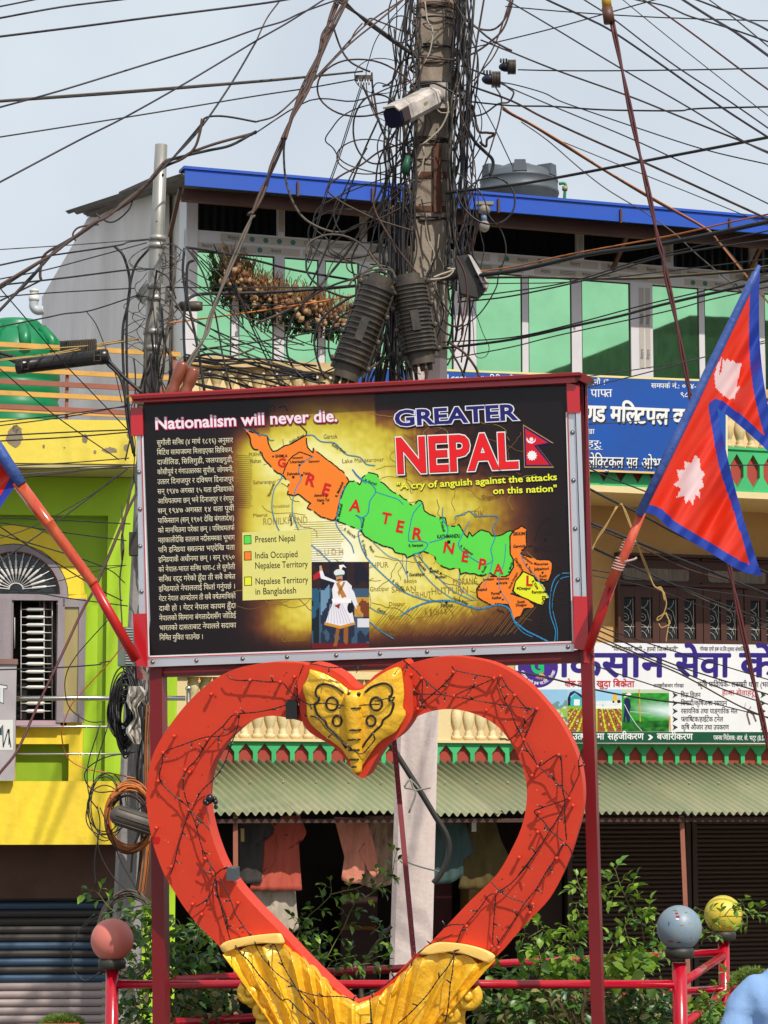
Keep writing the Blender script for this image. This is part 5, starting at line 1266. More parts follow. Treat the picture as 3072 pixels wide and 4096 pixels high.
# ------------------------------------------------ steel pole on the left
LYp=18.2
galv=M('galvanised_steel',S(186,184,176),.42,metal=.55,var=.6,vs=7,tint=S(130,126,118),streak=(3,3,.3),bump=.05)
sp_=T('steel_pole','thin grey pole left of the signboard, steel tube on top of a weathered concrete foot','utility pole',(P(512,3700,LYp).x,LYp,0))
def lp(y,dx=0):
 f=(y-580)/(3495-580);return P(645+(519-645)*f+dx,y,LYp)
m=MB();m.tube([lp(y)for y in(580,900,1300,1620)],[.046,.052,.062,.066],20);O('tube',m,galv,sp_)
m=MB();c0=lp(1620)
def lsec(y,w):
 c=lp(y);return[c+Vector((x*w,yy*w,0))for x,yy in((-.7,-1),(.7,-1),(1,-.7),(1,.7),(.7,1),(-.7,1),(-1,.7),(-1,-.7))]
O('concrete_foot',loft([lsec(4740,.12),lsec(3500,.10),lsec(2800,.09),lsec(1625,.075)]),M('grey_white_concrete',S(170,166,162),.85,var=.8,vs=4,tint=S(110,106,100),bump=.6,bs=20,streak=(1,1,.3)),sp_)
for y in(705,892,1092):
 O('bolt_hole',MB().sphere(lp(y,14 if y!=892 else-2)+Vector((0,-.045,0)),.009,8,6),M('black_hole',(.004,.004,.004),.9),sp_)
for y in(955,985,1150,1195,1330,1395):
 m=MB();c=lp(y);m.lathe([(.060 if y<1100 else.068,-.02),(.066 if y<1100 else.074,-.018),(.066 if y<1100 else.074,.018),(.06 if y<1100 else.068,.02)],18,c);O('clamp_ring',m,galv,sp_)
for s_ in(-1,1):
 c=lp(1170);m=MB()
 m.prism([c+Vector((s_*x,-.07,z))for x,z in((.05,.06),(.13,-.01),(.135,-.05),(.05,-.14))],(0,.012,0));O('clamp_plate',m,galv,sp_)
 m=MB();m.lathe([(.018,0),(.018,.03),(.008,.032)],8,c+Vector((s_*.115,-.07,-.03)),(0,-1,0));O('clamp_bolt',m,galv,sp_)
 # ------------------------------------------------ cables
cblack=M('black_cable',(.016,.014,.015),.5,var=.2)
cbrown=M('brown_cable',S(84,56,44),.6,var=.3)
cpurp=M('dark_purple_cable',(.022,.012,.020),.45,var=.2)
cgrey=M('dusty_grey_cable',S(108,98,86),.7,var=.4)
corange=M('orange_cable',S(216,124,48),.5,var=.3)
cwhite=M('dirty_white_cable',S(206,196,176),.6,var=.4)
cred=M('rust_red_wire',S(96,34,34),.55,var=.3)
ctan=M('tan_string',S(198,164,96),.7,var=.2)
def cab(pts,Y,r,mat,label,group=None,n=6,name='cable',seg=5,cat='cable',strands=1,parent=None,jit=0):
 """Y: one distance, or (start, end) along the line"""
 m_=len(pts);P3=[]
 for i,(x,y)in enumerate(pts):
  f=i/max(1,m_-1);yy=Y if not hasattr(Y,'__len__')else Y[0]+(Y[1]-Y[0])*f
  P3.append(P(x,y,yy))
 P3=smooth(P3,seg);m=MB();outf=lambda q:q[0]<-15 or q[0]>3085 or q[1]<-8
 for e0,e1,q in((0,1,0),(-1,-2,-1)):
  if outf(pts[e0]):
   dx,dy=pts[e0][0]-pts[e1][0],pts[e0][1]-pts[e1][1];L_=math.hypot(dx,dy)or 1;yy=P3[q].y
   ext=[P(pts[e0][0]+dx/L_*k_,pts[e0][1]+dy/L_*k_+k_*k_*2e-5,yy)for k_ in(900,1900)]
   P3=ext[::-1]+P3 if q==0 else P3+ext
 if strands==1:m.tube(P3,r,n)
 else:
  for s_ in range(strands):
   a=s_*2*PI/strands;m.tube([p+Vector((math.cos(a+i*.35),0,math.sin(a+i*.35)))*r*1.05 for i,p in enumerate(P3)],r,n)
 return O(name,m,mat,parent,label if parent is None else None,cat if parent is None else None,group)
SG='cables strung across the sky'
W_=1e-4
NP=19.0
for K,pts,Y,r,mt,lab in[
(C1,[(-60,50),(0,42),(210,0),(330,-25)],(15,15.5),.0055,cpurp,'short dark cable cutting the top left corner of the sky'),
(C1,[(-80,130),(0,117),(400,45),(790,-3),(900,-18)],(15,16),.0065,cpurp,'second dark cable from the top left corner, leaving the frame at the top'),
(C1,[(-80,246),(0,237),(500,175),(1000,110),(1659,28),(1900,-10)],(15,17),.0075,cpurp,'thick straight dark cable across the upper left sky, third from the top'),
(C1,[(-80,720),(0,695),(400,585),(1000,400),(1400,280),(1659,190),(1830,140),(1960,80),(2180,0),(2300,-40)],(15,18),.0062,cpurp,'purple black cable rising from the left edge to the top of the frame'),
(C1,[(-80,900),(0,888),(850,755),(1659,622),(1990,572),(2300,516)],(16,18.6),.0052,cblack,'thin cable ending at the small clamp left of the concrete pole'),
(C1,[(-80,1220),(0,1180),(500,915),(800,765),(1200,540),(1659,265),(1860,150),(2080,10),(2160,-40)],(15,18),.0062,cpurp,'dark cable slanting steeply from the left edge up to the top'),
(C1,[(1659,790),(1800,740),(1990,560),(2160,380),(2360,170),(2590,10),(2650,-40)],(18,18.6),.0065,cbrown,'brown cable curving up to the top left of the concrete pole'),
(C2,[(0,270),(70,120),(150,10),(175,-40)],(17.8,18.4),.006,cbrown,'brown cable end rising out of the top of the frame left of the pole'),
(C2,[(0,270),(-159,540),(-359,830),(-540,1025),(-790,1260),(-1200,1560),(-1400,1700),(-1659,1870)],(18,16),.008,cblack,'thick dark cable sagging past the steel pole top to the left edge'),
(C2,[(350,545),(600,292),(800,130),(930,20),(980,-30)],(17.8,18.6),.007,cbrown,'brown cable crossing the others just left of the concrete pole top'),
(C2,[(-20,870),(0,860),(350,650),(640,655),(860,570),(1000,522)],(17.8,19.0),.0055,cpurp,'dark cable dipping left of the white camera to the pole'),
(C1,[(-60,1620),(0,1617),(500,1585),(820,1560),(960,1548)],(15,18.1),.0035,cgrey,'thin bare wire tied to the top of the steel pole clamp'),
(C4,[(-60,270),(0,260),(250,210),(750,135),(830,110),(960,95)],(15,18.1),.006,cblack,'cable with a shiny clip running left from the steel pole collar'),
(C4,[(-60,360),(0,350),(300,290),(600,210),(950,115)],(15,18.1),.0045,cblack,'thin cable just under the clip cable left of the steel pole'),
(C4,[(-60,398),(0,390),(400,345),(840,290),(1000,285)],(15,18.1),.006,cblack,'straight cable over the grey side wall at the vent pipe height'),
(C4,[(-60,470),(0,465),(400,435),(870,410)],(15,18.1),.0045,cblack,'thin cable to the wing shaped clamp plate on the steel pole'),
(C4,[(-60,672),(0,660),(300,600),(420,575),(560,560),(700,520),(890,455)],(15,18.1),.005,cblack,'cable with a wound splice across the grey side wall'),
(C4,[(-40,360),(0,410),(180,620),(400,880),(600,1090),(830,1330)],(15,17.8),.004,cblack,'thin wire slanting down across the black splice tube'),
(C4,[(-40,900),(20,950),(350,1230),(770,1520)],(15,17.8),.004,cblack,'thin wire slanting across the peeling yellow parapet'),
(C4,[(-60,1282),(0,1275),(400,1230),(700,1190),(820,1180)],(16,17.8),.004,cblack,'upper wire over the top edge of the yellow parapet'),
(C4,[(-60,1308),(0,1300),(450,1240),(850,1165)],(16,17.8),.004,cblack,'lower wire over the top edge of the yellow parapet'),
(C4,[(-60,1370),(0,1365),(500,1340),(820,1328)],(16,17.8),.005,cblack,'upper of two level cables on the peeling yellow parapet'),
(C4,[(-60,1405),(0,1400),(450,1375),(840,1342)],(16,17.8),.005,cblack,'lower of two level cables on the peeling yellow parapet'),
(C4,[(1210,145),(1400,175),(1659,230),(1900,290),(2300,360)],(18.1,19.2),.010,cblack,'thick black cable falling from the steel pole across the left green windows'),
(C4,[(1080,405),(1659,405),(2200,400),(2560,380)],(18.1,19.2),.005,cblack,'level thin cable in front of the left green windows'),
(C4,[(1090,635),(1400,596),(1659,560),(2050,500),(2300,455)],(18,19.2),.006,corange,'orange cable stretched between the steel pole and the concrete pole'),
(C4,[(1190,520),(1240,465),(1330,446),(1659,440),(2000,420),(2300,395)],(18,19.2),.013,cblack,'fattest black cable bending level from the steel pole over the garlic'),
(C4,[(1300,520),(1659,522),(2100,500)],(18,19),.004,cblack,'thin cable leaving the little black splice tube'),
(C4,[(1300,805),(1659,760),(2000,700),(2300,640)],(18,19),.006,cblack,'cable along the bottom of the left green windows'),

(C3,[(-40,42),(0,45),(400,80),(1000,115),(1659,135),(1760,138)],(19,17),.005,cblack,'almost level cable near the top right through the yellow insulator'),
(C3,[(-350,330),(0,250),(300,175),(600,90),(920,0),(1020,-30)],(19,17),.005,cpurp,'cable rising from the pole to the top right past the yellow insulator'),
(C3,[(-60,-20),(0,20),(270,180),(700,440),(1150,700),(1500,915),(1720,1020)],(19,16),.006,cpurp,'purple cable falling from the upper pole to the right edge'),
(C3,[(150,-50),(230,0),(490,120),(660,210),(990,435),(1350,690),(1659,890),(1740,945)],(18,16),.0085,cpurp,'thick purple cable with a knot across the right sky'),
(C3,[(400,-50),(470,0),(640,110),(900,310),(1100,455),(1400,650),(1659,830),(1740,890)],(18,16),.006,cpurp,'cable running just above the knotted purple cable'),
(C3,[(-200,260),(0,340),(300,460),(750,620),(1050,740),(1500,920),(1720,1010)],(19,16),.007,cbrown,'brown cable from the pole to the right edge over the water tank'),
(C3,[(-120,530),(0,545),(200,600),(300,650),(450,705),(800,825),(1250,970),(1659,1065),(1740,1082)],(19,16),.005,cblack,'wavy thin cable fanning right from the pair of black clamps'),
(C3,[(-120,520),(0,575),(270,690),(820,920),(1350,1170),(1659,1320),(1740,1360)],(19,16),.005,cblack,'thin cable falling right to meet the blue roof edge'),
(C3,[(-260,560),(0,655),(200,760),(550,920),(850,1050),(1200,1210),(1659,1420),(1740,1460)],(19,16),.009,cbrown,'thick brown cable falling right across the sky to the blue roof edge'),
(C3,[(-260,660),(0,685),(270,690),(600,712),(1060,718),(1150,708),(1300,700),(1659,692),(1740,690)],(19,17),.0065,cblack,'level slightly bent cable across the right sky'),
(C3,[(40,452),(300,458),(700,458),(1300,450),(1740,438)],(18.8,17),.0052,cblack,'level cable leaving the upper black clamp to the right'),
(C3,[(-430,1250),(0,1200),(300,1150),(850,1045),(1300,960),(1659,890),(1760,870)],(19,16),.011,cblack,'thick black double cable rising right past the grey water tank'),
(C3,[(60,790),(230,910),(450,1100),(620,1230),(850,1370),(1050,1510),(1210,1659),(1500,1900)],(18.8,17),.0045,cgrey,'thin grey brown wire falling over the blue roof edge right'),
(C3,[(330,920),(600,1030),(900,1150),(1200,1270),(1540,1410),(1700,1480)],(18.6,17),.004,cblack,'thin black wire ending at the right part of the blue roof edge'),
(C3,[(680,-40),(720,0),(1000,230),(1290,460),(1659,750),(1740,810)],(17,15),.0035,cblack,'thinnest black wire slanting through the upper right sky'),
(C3,[(840,-10),(900,30),(1020,110),(1200,240),(1480,450),(1659,580),(1740,640)],(17,15),.006,cred,'rust red twisted wire in the upper right sky'),
(C3,[(760,-20),(810,0),(1000,40),(1150,105),(1400,180),(1659,270),(1740,300)],(17,15),.006,cpurp,'dark cable bowing gently across the top right corner'),
(C3,[(1050,-40),(1110,0),(1300,120),(1450,210),(1659,360),(1740,420)],(17,15),.0095,cpurp,'thickest cable of the top right corner'),
(C3,[(1100,-30),(1200,0),(1380,70),(1520,130),(1600,165),(1740,240)],(17,15),.007,cpurp,'upper wavy cable in the top right corner'),
(C3,[(1240,-40),(1280,0),(1430,110),(1659,300),(1740,370)],(17,15),.005,cpurp,'steep thin cable in the top right corner'),

(C6,[(-450,330),(0,272),(400,185),(1000,75),(1380,-10),(1659,-70),(1760,-90)],(19,16),.006,corange,'orange brown cable rising right in front of the window tops'),
(C6,[(-450,350),(0,300),(500,190),(1000,118),(1659,-20),(1760,-40)],(19,16),.016,cblack,'fattest black bundle rising right under the orange brown cable'),
(C6,[(-420,350),(0,340),(400,347),(800,348),(1200,324),(1659,285),(1760,275)],(19,16),.0075,cblack,'black cable with pale top crossing the right windows level'),
(C6,[(-420,335),(0,334),(400,340),(800,340),(1200,315),(1500,292),(1659,262),(1760,240)],(18.95,16),.003,ctan,'pale string lying on the level black cable at the windows'),
(C6,[(-350,380),(0,378),(400,368),(1000,300),(1659,220)],(19,16),.004,cblack,'thin cable right below the pale string cable'),
(C6,[(-350,470),(0,430),(400,362),(900,210),(1600,50),(1760,20)],(19,16),.005,cblack,'cable crossing the upper right window panes upward'),
(C6,[(-350,500),(0,460),(500,350),(1000,200),(1659,95)],(19,16),.006,cblack,'second cable crossing the upper right window panes upward'),
(C6,[(-450,800),(0,742),(400,655),(700,590),(1000,510),(1659,360),(1760,330)],(19,16),.010,cblack,'thick cable across the middle of the right window panes'),
(C6,[(-450,760),(0,728),(400,640),(850,520),(1250,425),(1500,350),(1760,290)],(19,16),.005,cblack,'thin cable riding on the thick one over the right panes'),
(C6,[(-420,870),(0,790),(300,715),(1000,560),(1300,480),(1760,380)],(19,16),.0045,cblack,'lowest thin cable across the right window panes'),
(C6,[(480,1055),(900,950),(1300,842),(1659,760),(1760,740)],(13.9,15),.0035,cblack,'thin wire over the top of the blue sign, lower one'),
(C6,[(470,985),(900,922),(1250,855),(1659,745),(1760,720)],(13.9,15),.003,cblack,'thin wire over the top of the blue sign, upper one'),
(C6,[(480,1292),(800,1272),(1110,1245)],(13.9,14),.003,cblack,'thin wire crossing the large letters of the blue sign'),
(C6,[(480,1560),(1000,1562),(1659,1555),(1760,1555)],(13.9,15),.0035,cblack,'level wire crossing the bottom line of the blue sign'),
(R3,[(205,950),(400,1040),(700,1155),(900,1250)],(14.1,15),.0045,cblack,'wire slanting from the board over the blue sign bottom'),
(R3,[(205,1115),(400,1215),(640,1330),(1000,1520),(1659,1800),(1800,1860)],(14.1,16),.0075,cblack,'upper thick cable slanting down right behind the flag stick'),
(R3,[(205,1390),(400,1465),(600,1550),(1100,1750),(1659,1975),(1800,2030)],(14.1,16),.009,cblack,'middle thick cable slanting down right over the timber window'),
(R3,[(205,1410),(400,1490),(700,1625),(1000,1765),(1350,1870),(1659,1985),(1800,2040)],(14.3,16.2),.005,cbrown,'brown cable slanting beside the middle thick cable'),
(R3,[(205,1575),(600,1760),(900,1895),(1200,2018),(1500,2130),(1800,2250)],(14.2,16),.0065,cblack,'lower thick cable slanting down right over the casements'),
(R3,[(205,1585),(500,1720),(900,1900),(1200,2040),(1500,2160),(1800,2290)],(14.4,16),.004,cgrey,'grey wire running with the lower thick cable'),
(R3,[(205,1770),(500,1820),(900,1900),(1300,1960),(1600,2000),(1800,2020)],(14.2,16),.0035,cblack,'thin wire nearly level over the timber window top'),
(R3,[(205,1815),(400,1850),(740,1930),(1100,2060),(1659,2260)],(14.2,16),.0035,cblack,'thin wire falling across the timber window casements'),
(R2,[(130,-90),(300,10),(700,150),(1200,300),(1659,440),(1800,480)],(14.3,16),.004,cblack,'topmost wire slanting over the white farm shop sign'),
(R2,[(130,0),(290,45),(500,140),(900,320),(1659,560),(1800,610)],(14.3,16),.005,cblack,'second wire slanting over the white farm shop sign'),
(R2,[(130,20),(300,100),(600,230),(900,350),(1300,520),(1659,640),(1800,690)],(14.3,16),.0045,cblack,'third wire slanting over the white farm shop sign'),
(R2,[(130,60),(280,120),(700,290),(1000,420),(1400,640),(1659,750),(1800,800)],(14.3,16),.005,cbrown,'brown wire slanting over the white farm shop sign'),
(R2,[(130,290),(265,330),(600,445),(1100,600),(1659,745),(1800,785)],(14.3,16),.004,cblack,'lowest long wire across the middle of the farm shop sign'),
(H2,[(1000,150),(1150,180),(1300,210),(1659,300),(2000,360),(2330,400)],(14.3,16),.006,cblack,'cable across the round farm shop emblem and the field pictures'),

(D1,[(-60,120),(100,115),(500,95),(950,60)],(15,17.8),.004,cblack,'upper wire across the beige soffit above the lime wall'),
(D1,[(130,145),(500,130),(990,112)],(15.6,17.8),.004,cblack,'middle wire across the beige soffit above the lime wall'),
(D1,[(130,180),(500,155),(900,120)],(15.6,17.8),.004,cgrey,'pale wire across the beige soffit above the lime wall'),
(D1,[(150,202),(500,165),(700,140),(990,128)],(15.6,17.8),.005,cblack,'lowest knotted wire across the beige soffit'),
(D1,[(-60,495),(0,500),(400,515),(960,545)],(15.6,17.8),.004,cblack,'level wire over the top of the yellow arch'),
(D1,[(-60,530),(0,535),(450,605),(930,668)],(15.6,17.8),.004,cblack,'slightly falling wire over the yellow arch'),
(D1,[(0,565),(200,700),(400,820),(700,1010),(900,1110)],(15.6,17.8),.0045,cblack,'wire falling right across the fan light'),
(D1,[(-60,610),(0,625),(500,770),(800,880),(920,980)],(15.6,17.8),.004,cblack,'wire falling right from the arch to the steel pole'),
(D1,[(-60,860),(60,780),(420,530),(700,320),(940,140)],(15.2,17.8),.0045,cblack,'wire climbing from the fan light to the steel pole'),
(D1,[(-60,665),(0,650),(300,540),(720,300),(880,160)],(15.2,17.8),.003,cblack,'thin wire climbing above the red flag stick'),
(D1,[(-60,870),(0,872),(600,860),(920,850)],(15.6,17.8),.003,cblack,'thin level wire across the fan light'),
(D1,[(-60,1035),(0,1042),(300,1060),(480,1090),(940,1150)],(15.6,17.8),.004,cblack,'wire along the transom of the arched window'),
(D1,[(380,980),(600,922),(760,880),(930,850)],(15.6,17.8),.003,cblack,'short thin wire right of the fan light'),
(D1,[(-60,1622),(0,1620),(300,1610),(500,1600),(730,1582),(740,1570),(820,1555)],(15.6,17.8),.0045,cblack,'kinked wire across the barred window'),
(D1,[(800,1250),(680,1380),(560,1520),(490,1650),(480,1780),(520,1910),(650,2000),(770,2003)],(17.5,17.5),.004,cblack,'black wire making a wide bow over the open shutter'),
(D1,[(910,1430),(820,1550),(700,1680),(600,1790),(520,1890),(462,2040),(455,2110),(475,2212),(520,2290),(640,2350),(820,2385),(1000,2420)],(17.6,17.8),.0048,corange,'orange wire bowing left of the steel pole into the orange coil'),
(D1,[(-60,2480),(0,2380),(130,2212),(280,1880),(480,1460),(600,1200),(690,1040)],(15.6,16.6),.009,cred,'rusty guy wire from the left edge up to the red flag stick'),
(D1,[(690,1040),(820,740),(940,450),(1000,330)],(16.6,17.8),.011,cbrown,'brown upper end of the guy wire meeting the steel pole'),
]:
 o=cab(K(pts),Y,r,mt,lab,SG if K in(C1,C2,C3)else None)
def grp(items,Y,r,mt,lab,grpn,K=C4):
 for pts in items:cab(K(pts),Y,r,mt,lab,grpn)
for d_ in(0,7):cab(C1([(-60,660+d_),(0,652+d_),(800,592+d_*1.5),(1659,525+d_),(2000,495+d_*.6),(2350,462)]),(15.5,18.6),.007,cblack if d_ else cgrey,'grey cable of the close pair crossing the left sky' if not d_ else 'black cable of the close pair crossing the left sky',SG)
for k,pts in enumerate([[(1659,860),(1400,930),(1240,988),(1180,1020),(1080,1040),(1030,1090),(940,1200),(870,1260),(700,1400),(600,1450),(450,1560),(350,1640),(200,1730),(0,1850),(-80,1900)],
[(1659,852),(1500,940),(1350,975),(1200,1010),(1090,1050),(960,1190),(850,1270),(640,1430),(500,1530),(380,1600),(290,1700),(150,1850),(0,2010),(-80,2080)],
[(1310,770),(1295,860),(1260,960),(1180,1030),(1040,1100),(860,1290),(690,1400),(520,1510),(420,1570),(300,1640),(270,1700),(260,1780),(268,1820)],
[(870,1260),(840,1350),(770,1420),(710,1440),(650,1410),(620,1385)],[(640,1455),(560,1462),(500,1480),(472,1520),(490,1560)],[(430,1570),(340,1640),(200,1810),(0,2010)],[(0,1950),(120,1890),(270,1815)]]):
 cab(C1(pts),(17.9,15.5)if k<2 else 17.2,.0105 if k<3 else.0065,cblack if k%2 else cbrown,['upper brown strand of the sagging bundle behind the steel pole','lower black strand of the sagging bundle behind the steel pole','third strand looping off the sagging bundle','loop hanging from the sagging bundle over the grey wall','small loop of the sagging bundle at the grey wall edge','branch of the sagging bundle falling to the left edge','short end below the sagging bundle at the left edge'][k])
cab(C1([(1659,790),(1500,760),(1400,752),(1330,765),(1300,810),(1120,1025)]),(17.9,17.9),.0075,cblack,'kinked black cable joining the bundle above the steel pole',SG)
for k,r in enumerate((.011,.010,.008)):
 cab(C2([(535+k*8,10-k*14),(700,118+k*8),(800,190+k*10),(900,262+k*10),(1010,345+k*6)]),(18.2,19),r,cblack if k else cgrey,'parallel thick cables slanting into the pole from the upper left','parallel thick cables slanting into the pole')
for k,(pts,lab)in enumerate([([(-40,1390),(0,1335),(60,1200),(100,1090),(200,850),(300,590),(400,370),(440,230),(470,150),(530,0),(550,-60)],'broad brown guy strap going up left of the pole'),([(180,900),(240,740),(350,540),(480,210),(590,-10),(610,-60)],'second brown strap close to the broad guy strap')]):
 cab(C2(pts),(17.2,18.4),.0115,cbrown,lab,strands=2)
cab(C4([(1640,-60),(1610,0),(1480,300),(1370,580),(1330,720),(1240,870),(1160,1020)]),(17.2,15.9),.009,cgrey,'guy wire from the sky down to the brown clay insulators',strands=2)
for k in range(3):
 cab(C3([(-60,690+10*k),(0,735+k*6),(130,805+k*5),(330,925+k*8),(600,1100+k*4),(900,1275+k*7),(1250,1475+k*3),(1330,1555),(1430+k*6,1680),(1659,1960),(1800,2100)]),(18.9,16.5),.006,[corange,cbrown,cblack][k],['orange strand','brown strand','black strand'][k]+' of the twisted bundle falling right over the blue roof edge',SG)
g_=cab(C3([(650,150),(715,460),(780,780),(840,1050),(900,1320),(950,1560),(978,1659)])+C6([(1000,330),(1060,600),(1110,870),(1150,1070),(1165,1130)])+R3([(1100,700),(1345,1740),(1400,2018)])+R2([(1530,400),(1600,700),(1660,980),(1720,1260)]),(15.2,15.2),.0085,cred,'long twisted rusty guy wire hanging from the yellow insulator to the lower right',strands=2)
ins=T('guy_insulator','yellow and brown guy insulator sleeve at the top edge of the sky','insulator',tuple(P(2438,90,15.2)))
m=MB();m.tube([P(2423,-20,15.2),P(2428,30,15.2)],.030,14);O('yellow_sleeve',m,M('yellow_ceramic',S(206,160,40),.4,var=.3),ins)
m=MB();m.tube([P(2428,30,15.2),P(2438,92,15.2)],.034,14,r2=.036);O('brown_sleeve',m,M('brown_ceramic',S(110,66,46),.5,var=.3),ins)
clay=M('clay_insulator',S(142,74,50),.3,var=.3,vs=5,tint=S(110,56,40),coat=.3)
for(a,b,lab)in(((1190,890),(1095,1130),'left brown clay guy insulator above the board'),((1262,930),(1185,1130),'right brown clay guy insulator above the board')):
 (x0,y0),(x1,y1)=C4([a,b]);p,q_=P(x0,y0,15.9),P(x1,y1,15.9);m=MB()
 m.tube([p.lerp(q_,t)for t in(0,.08,.3,.5,.6,.7,.85,1)],[.034,.040,.042,.040,.034,.040,.041,.036],14);O('clay_insulator',m,clay,None,lab,'insulator')
 # ------------------------------------------------ tangle: many cables hugging the concrete pole
TANG={}
def tang(key,pts,Y,r,mt,n=5,seg=4,pts3=None):
 TANG.setdefault(key,{}).setdefault(mt.name,MB()).tube(smooth([P(x,y,Y)for x,y in pts],seg)if pts3 is None else pts3,r,n,cap=False)
rt=random.Random(21);TG='tangled cables on the concrete pole'
def pole_x(y,side):f=y/3700.;return(1669+(1564-1669)*f)if side<0 else(1826+(1733-1826)*f)
for side,cnt,w0 in((-1,24,20),(1,28,22)):
 for k in range(cnt):
  off=abs(rt.gauss(0,1))*(40 if side>0 else 54)-8;y=rt.choice([-40,-40,rt.uniform(0,500)]);y1=rt.uniform(900,1560);pts=[]
  o_=off
  while y<y1:
   pts.append((pole_x(y,side)+side*o_,y));y+=rt.uniform(60,150);o_+=rt.gauss(0,15);o_=max(-16,min(140,o_))
   if y>1100:o_*=.85
  if len(pts)<3:continue
  mt=rt.choice([cblack,cblack,cblack,cbrown,cpurp,cgrey]);r=rt.choice([.0045,.006,.008,.010])
  if side<0:lab='cables hanging down the left side of the concrete pole'
  else:lab='cables hanging down the right side of the concrete pole'
  if k<10:cab(pts,PY-.3-rt.uniform(-.04,.06),r,mt,lab,lab,n=5,seg=4)
  else:tang('mass of tangled black cables down both sides of the concrete pole',pts,PY-.2-rt.uniform(-.12,.12),r,mt)
for k in range(18):
 y=rt.uniform(-20,1350);x=rt.uniform(-.3,1.3);y1=y+rt.uniform(140,420);pts=[]
 while y<y1:
  xl,xr=pole_x(y,-1),pole_x(y,1);pts.append((xl+(xr-xl)*x,y));y+=rt.uniform(50,100);x+=rt.gauss(0,.16);x=max(-.5,min(1.5,x))
 if len(pts)>2:tang('mass of tangled black cables down both sides of the concrete pole',pts,PY-.19-rt.uniform(0,.05),rt.choice([.003,.004,.006]),rt.choice([cblack,cblack,cbrown,cgrey,cwhite]))
for k,y in enumerate([12,24,40,70,96,180,186,230,236,242,250,330,345,550,557,568,640,812,870,880,1110,1125]):
 tilt=rt.uniform(-14,14);s0=sec_at(y);c0=sum(s0,Vector())/8;pts=[]
 for i in range(17):
  a=2*PI*i/16;pts.append(c0+Vector((math.cos(a)*.185,math.sin(a)*.185,0))*rt.uniform(.96,1.08)+Vector((0,0,tilt*.0019*math.cos(a))))
 tang('mass of tangled black cables down both sides of the concrete pole',None,0,rt.choice([.004,.006,.008]),rt.choice([cblack,cblack,cbrown]),pts3=smooth(pts,2))
def loop(pts,Y,r,mt,lab,K=C2,**k):cab(K(pts),Y,r,mt,lab,**k)
LG='slack cable loops beside the concrete pole'
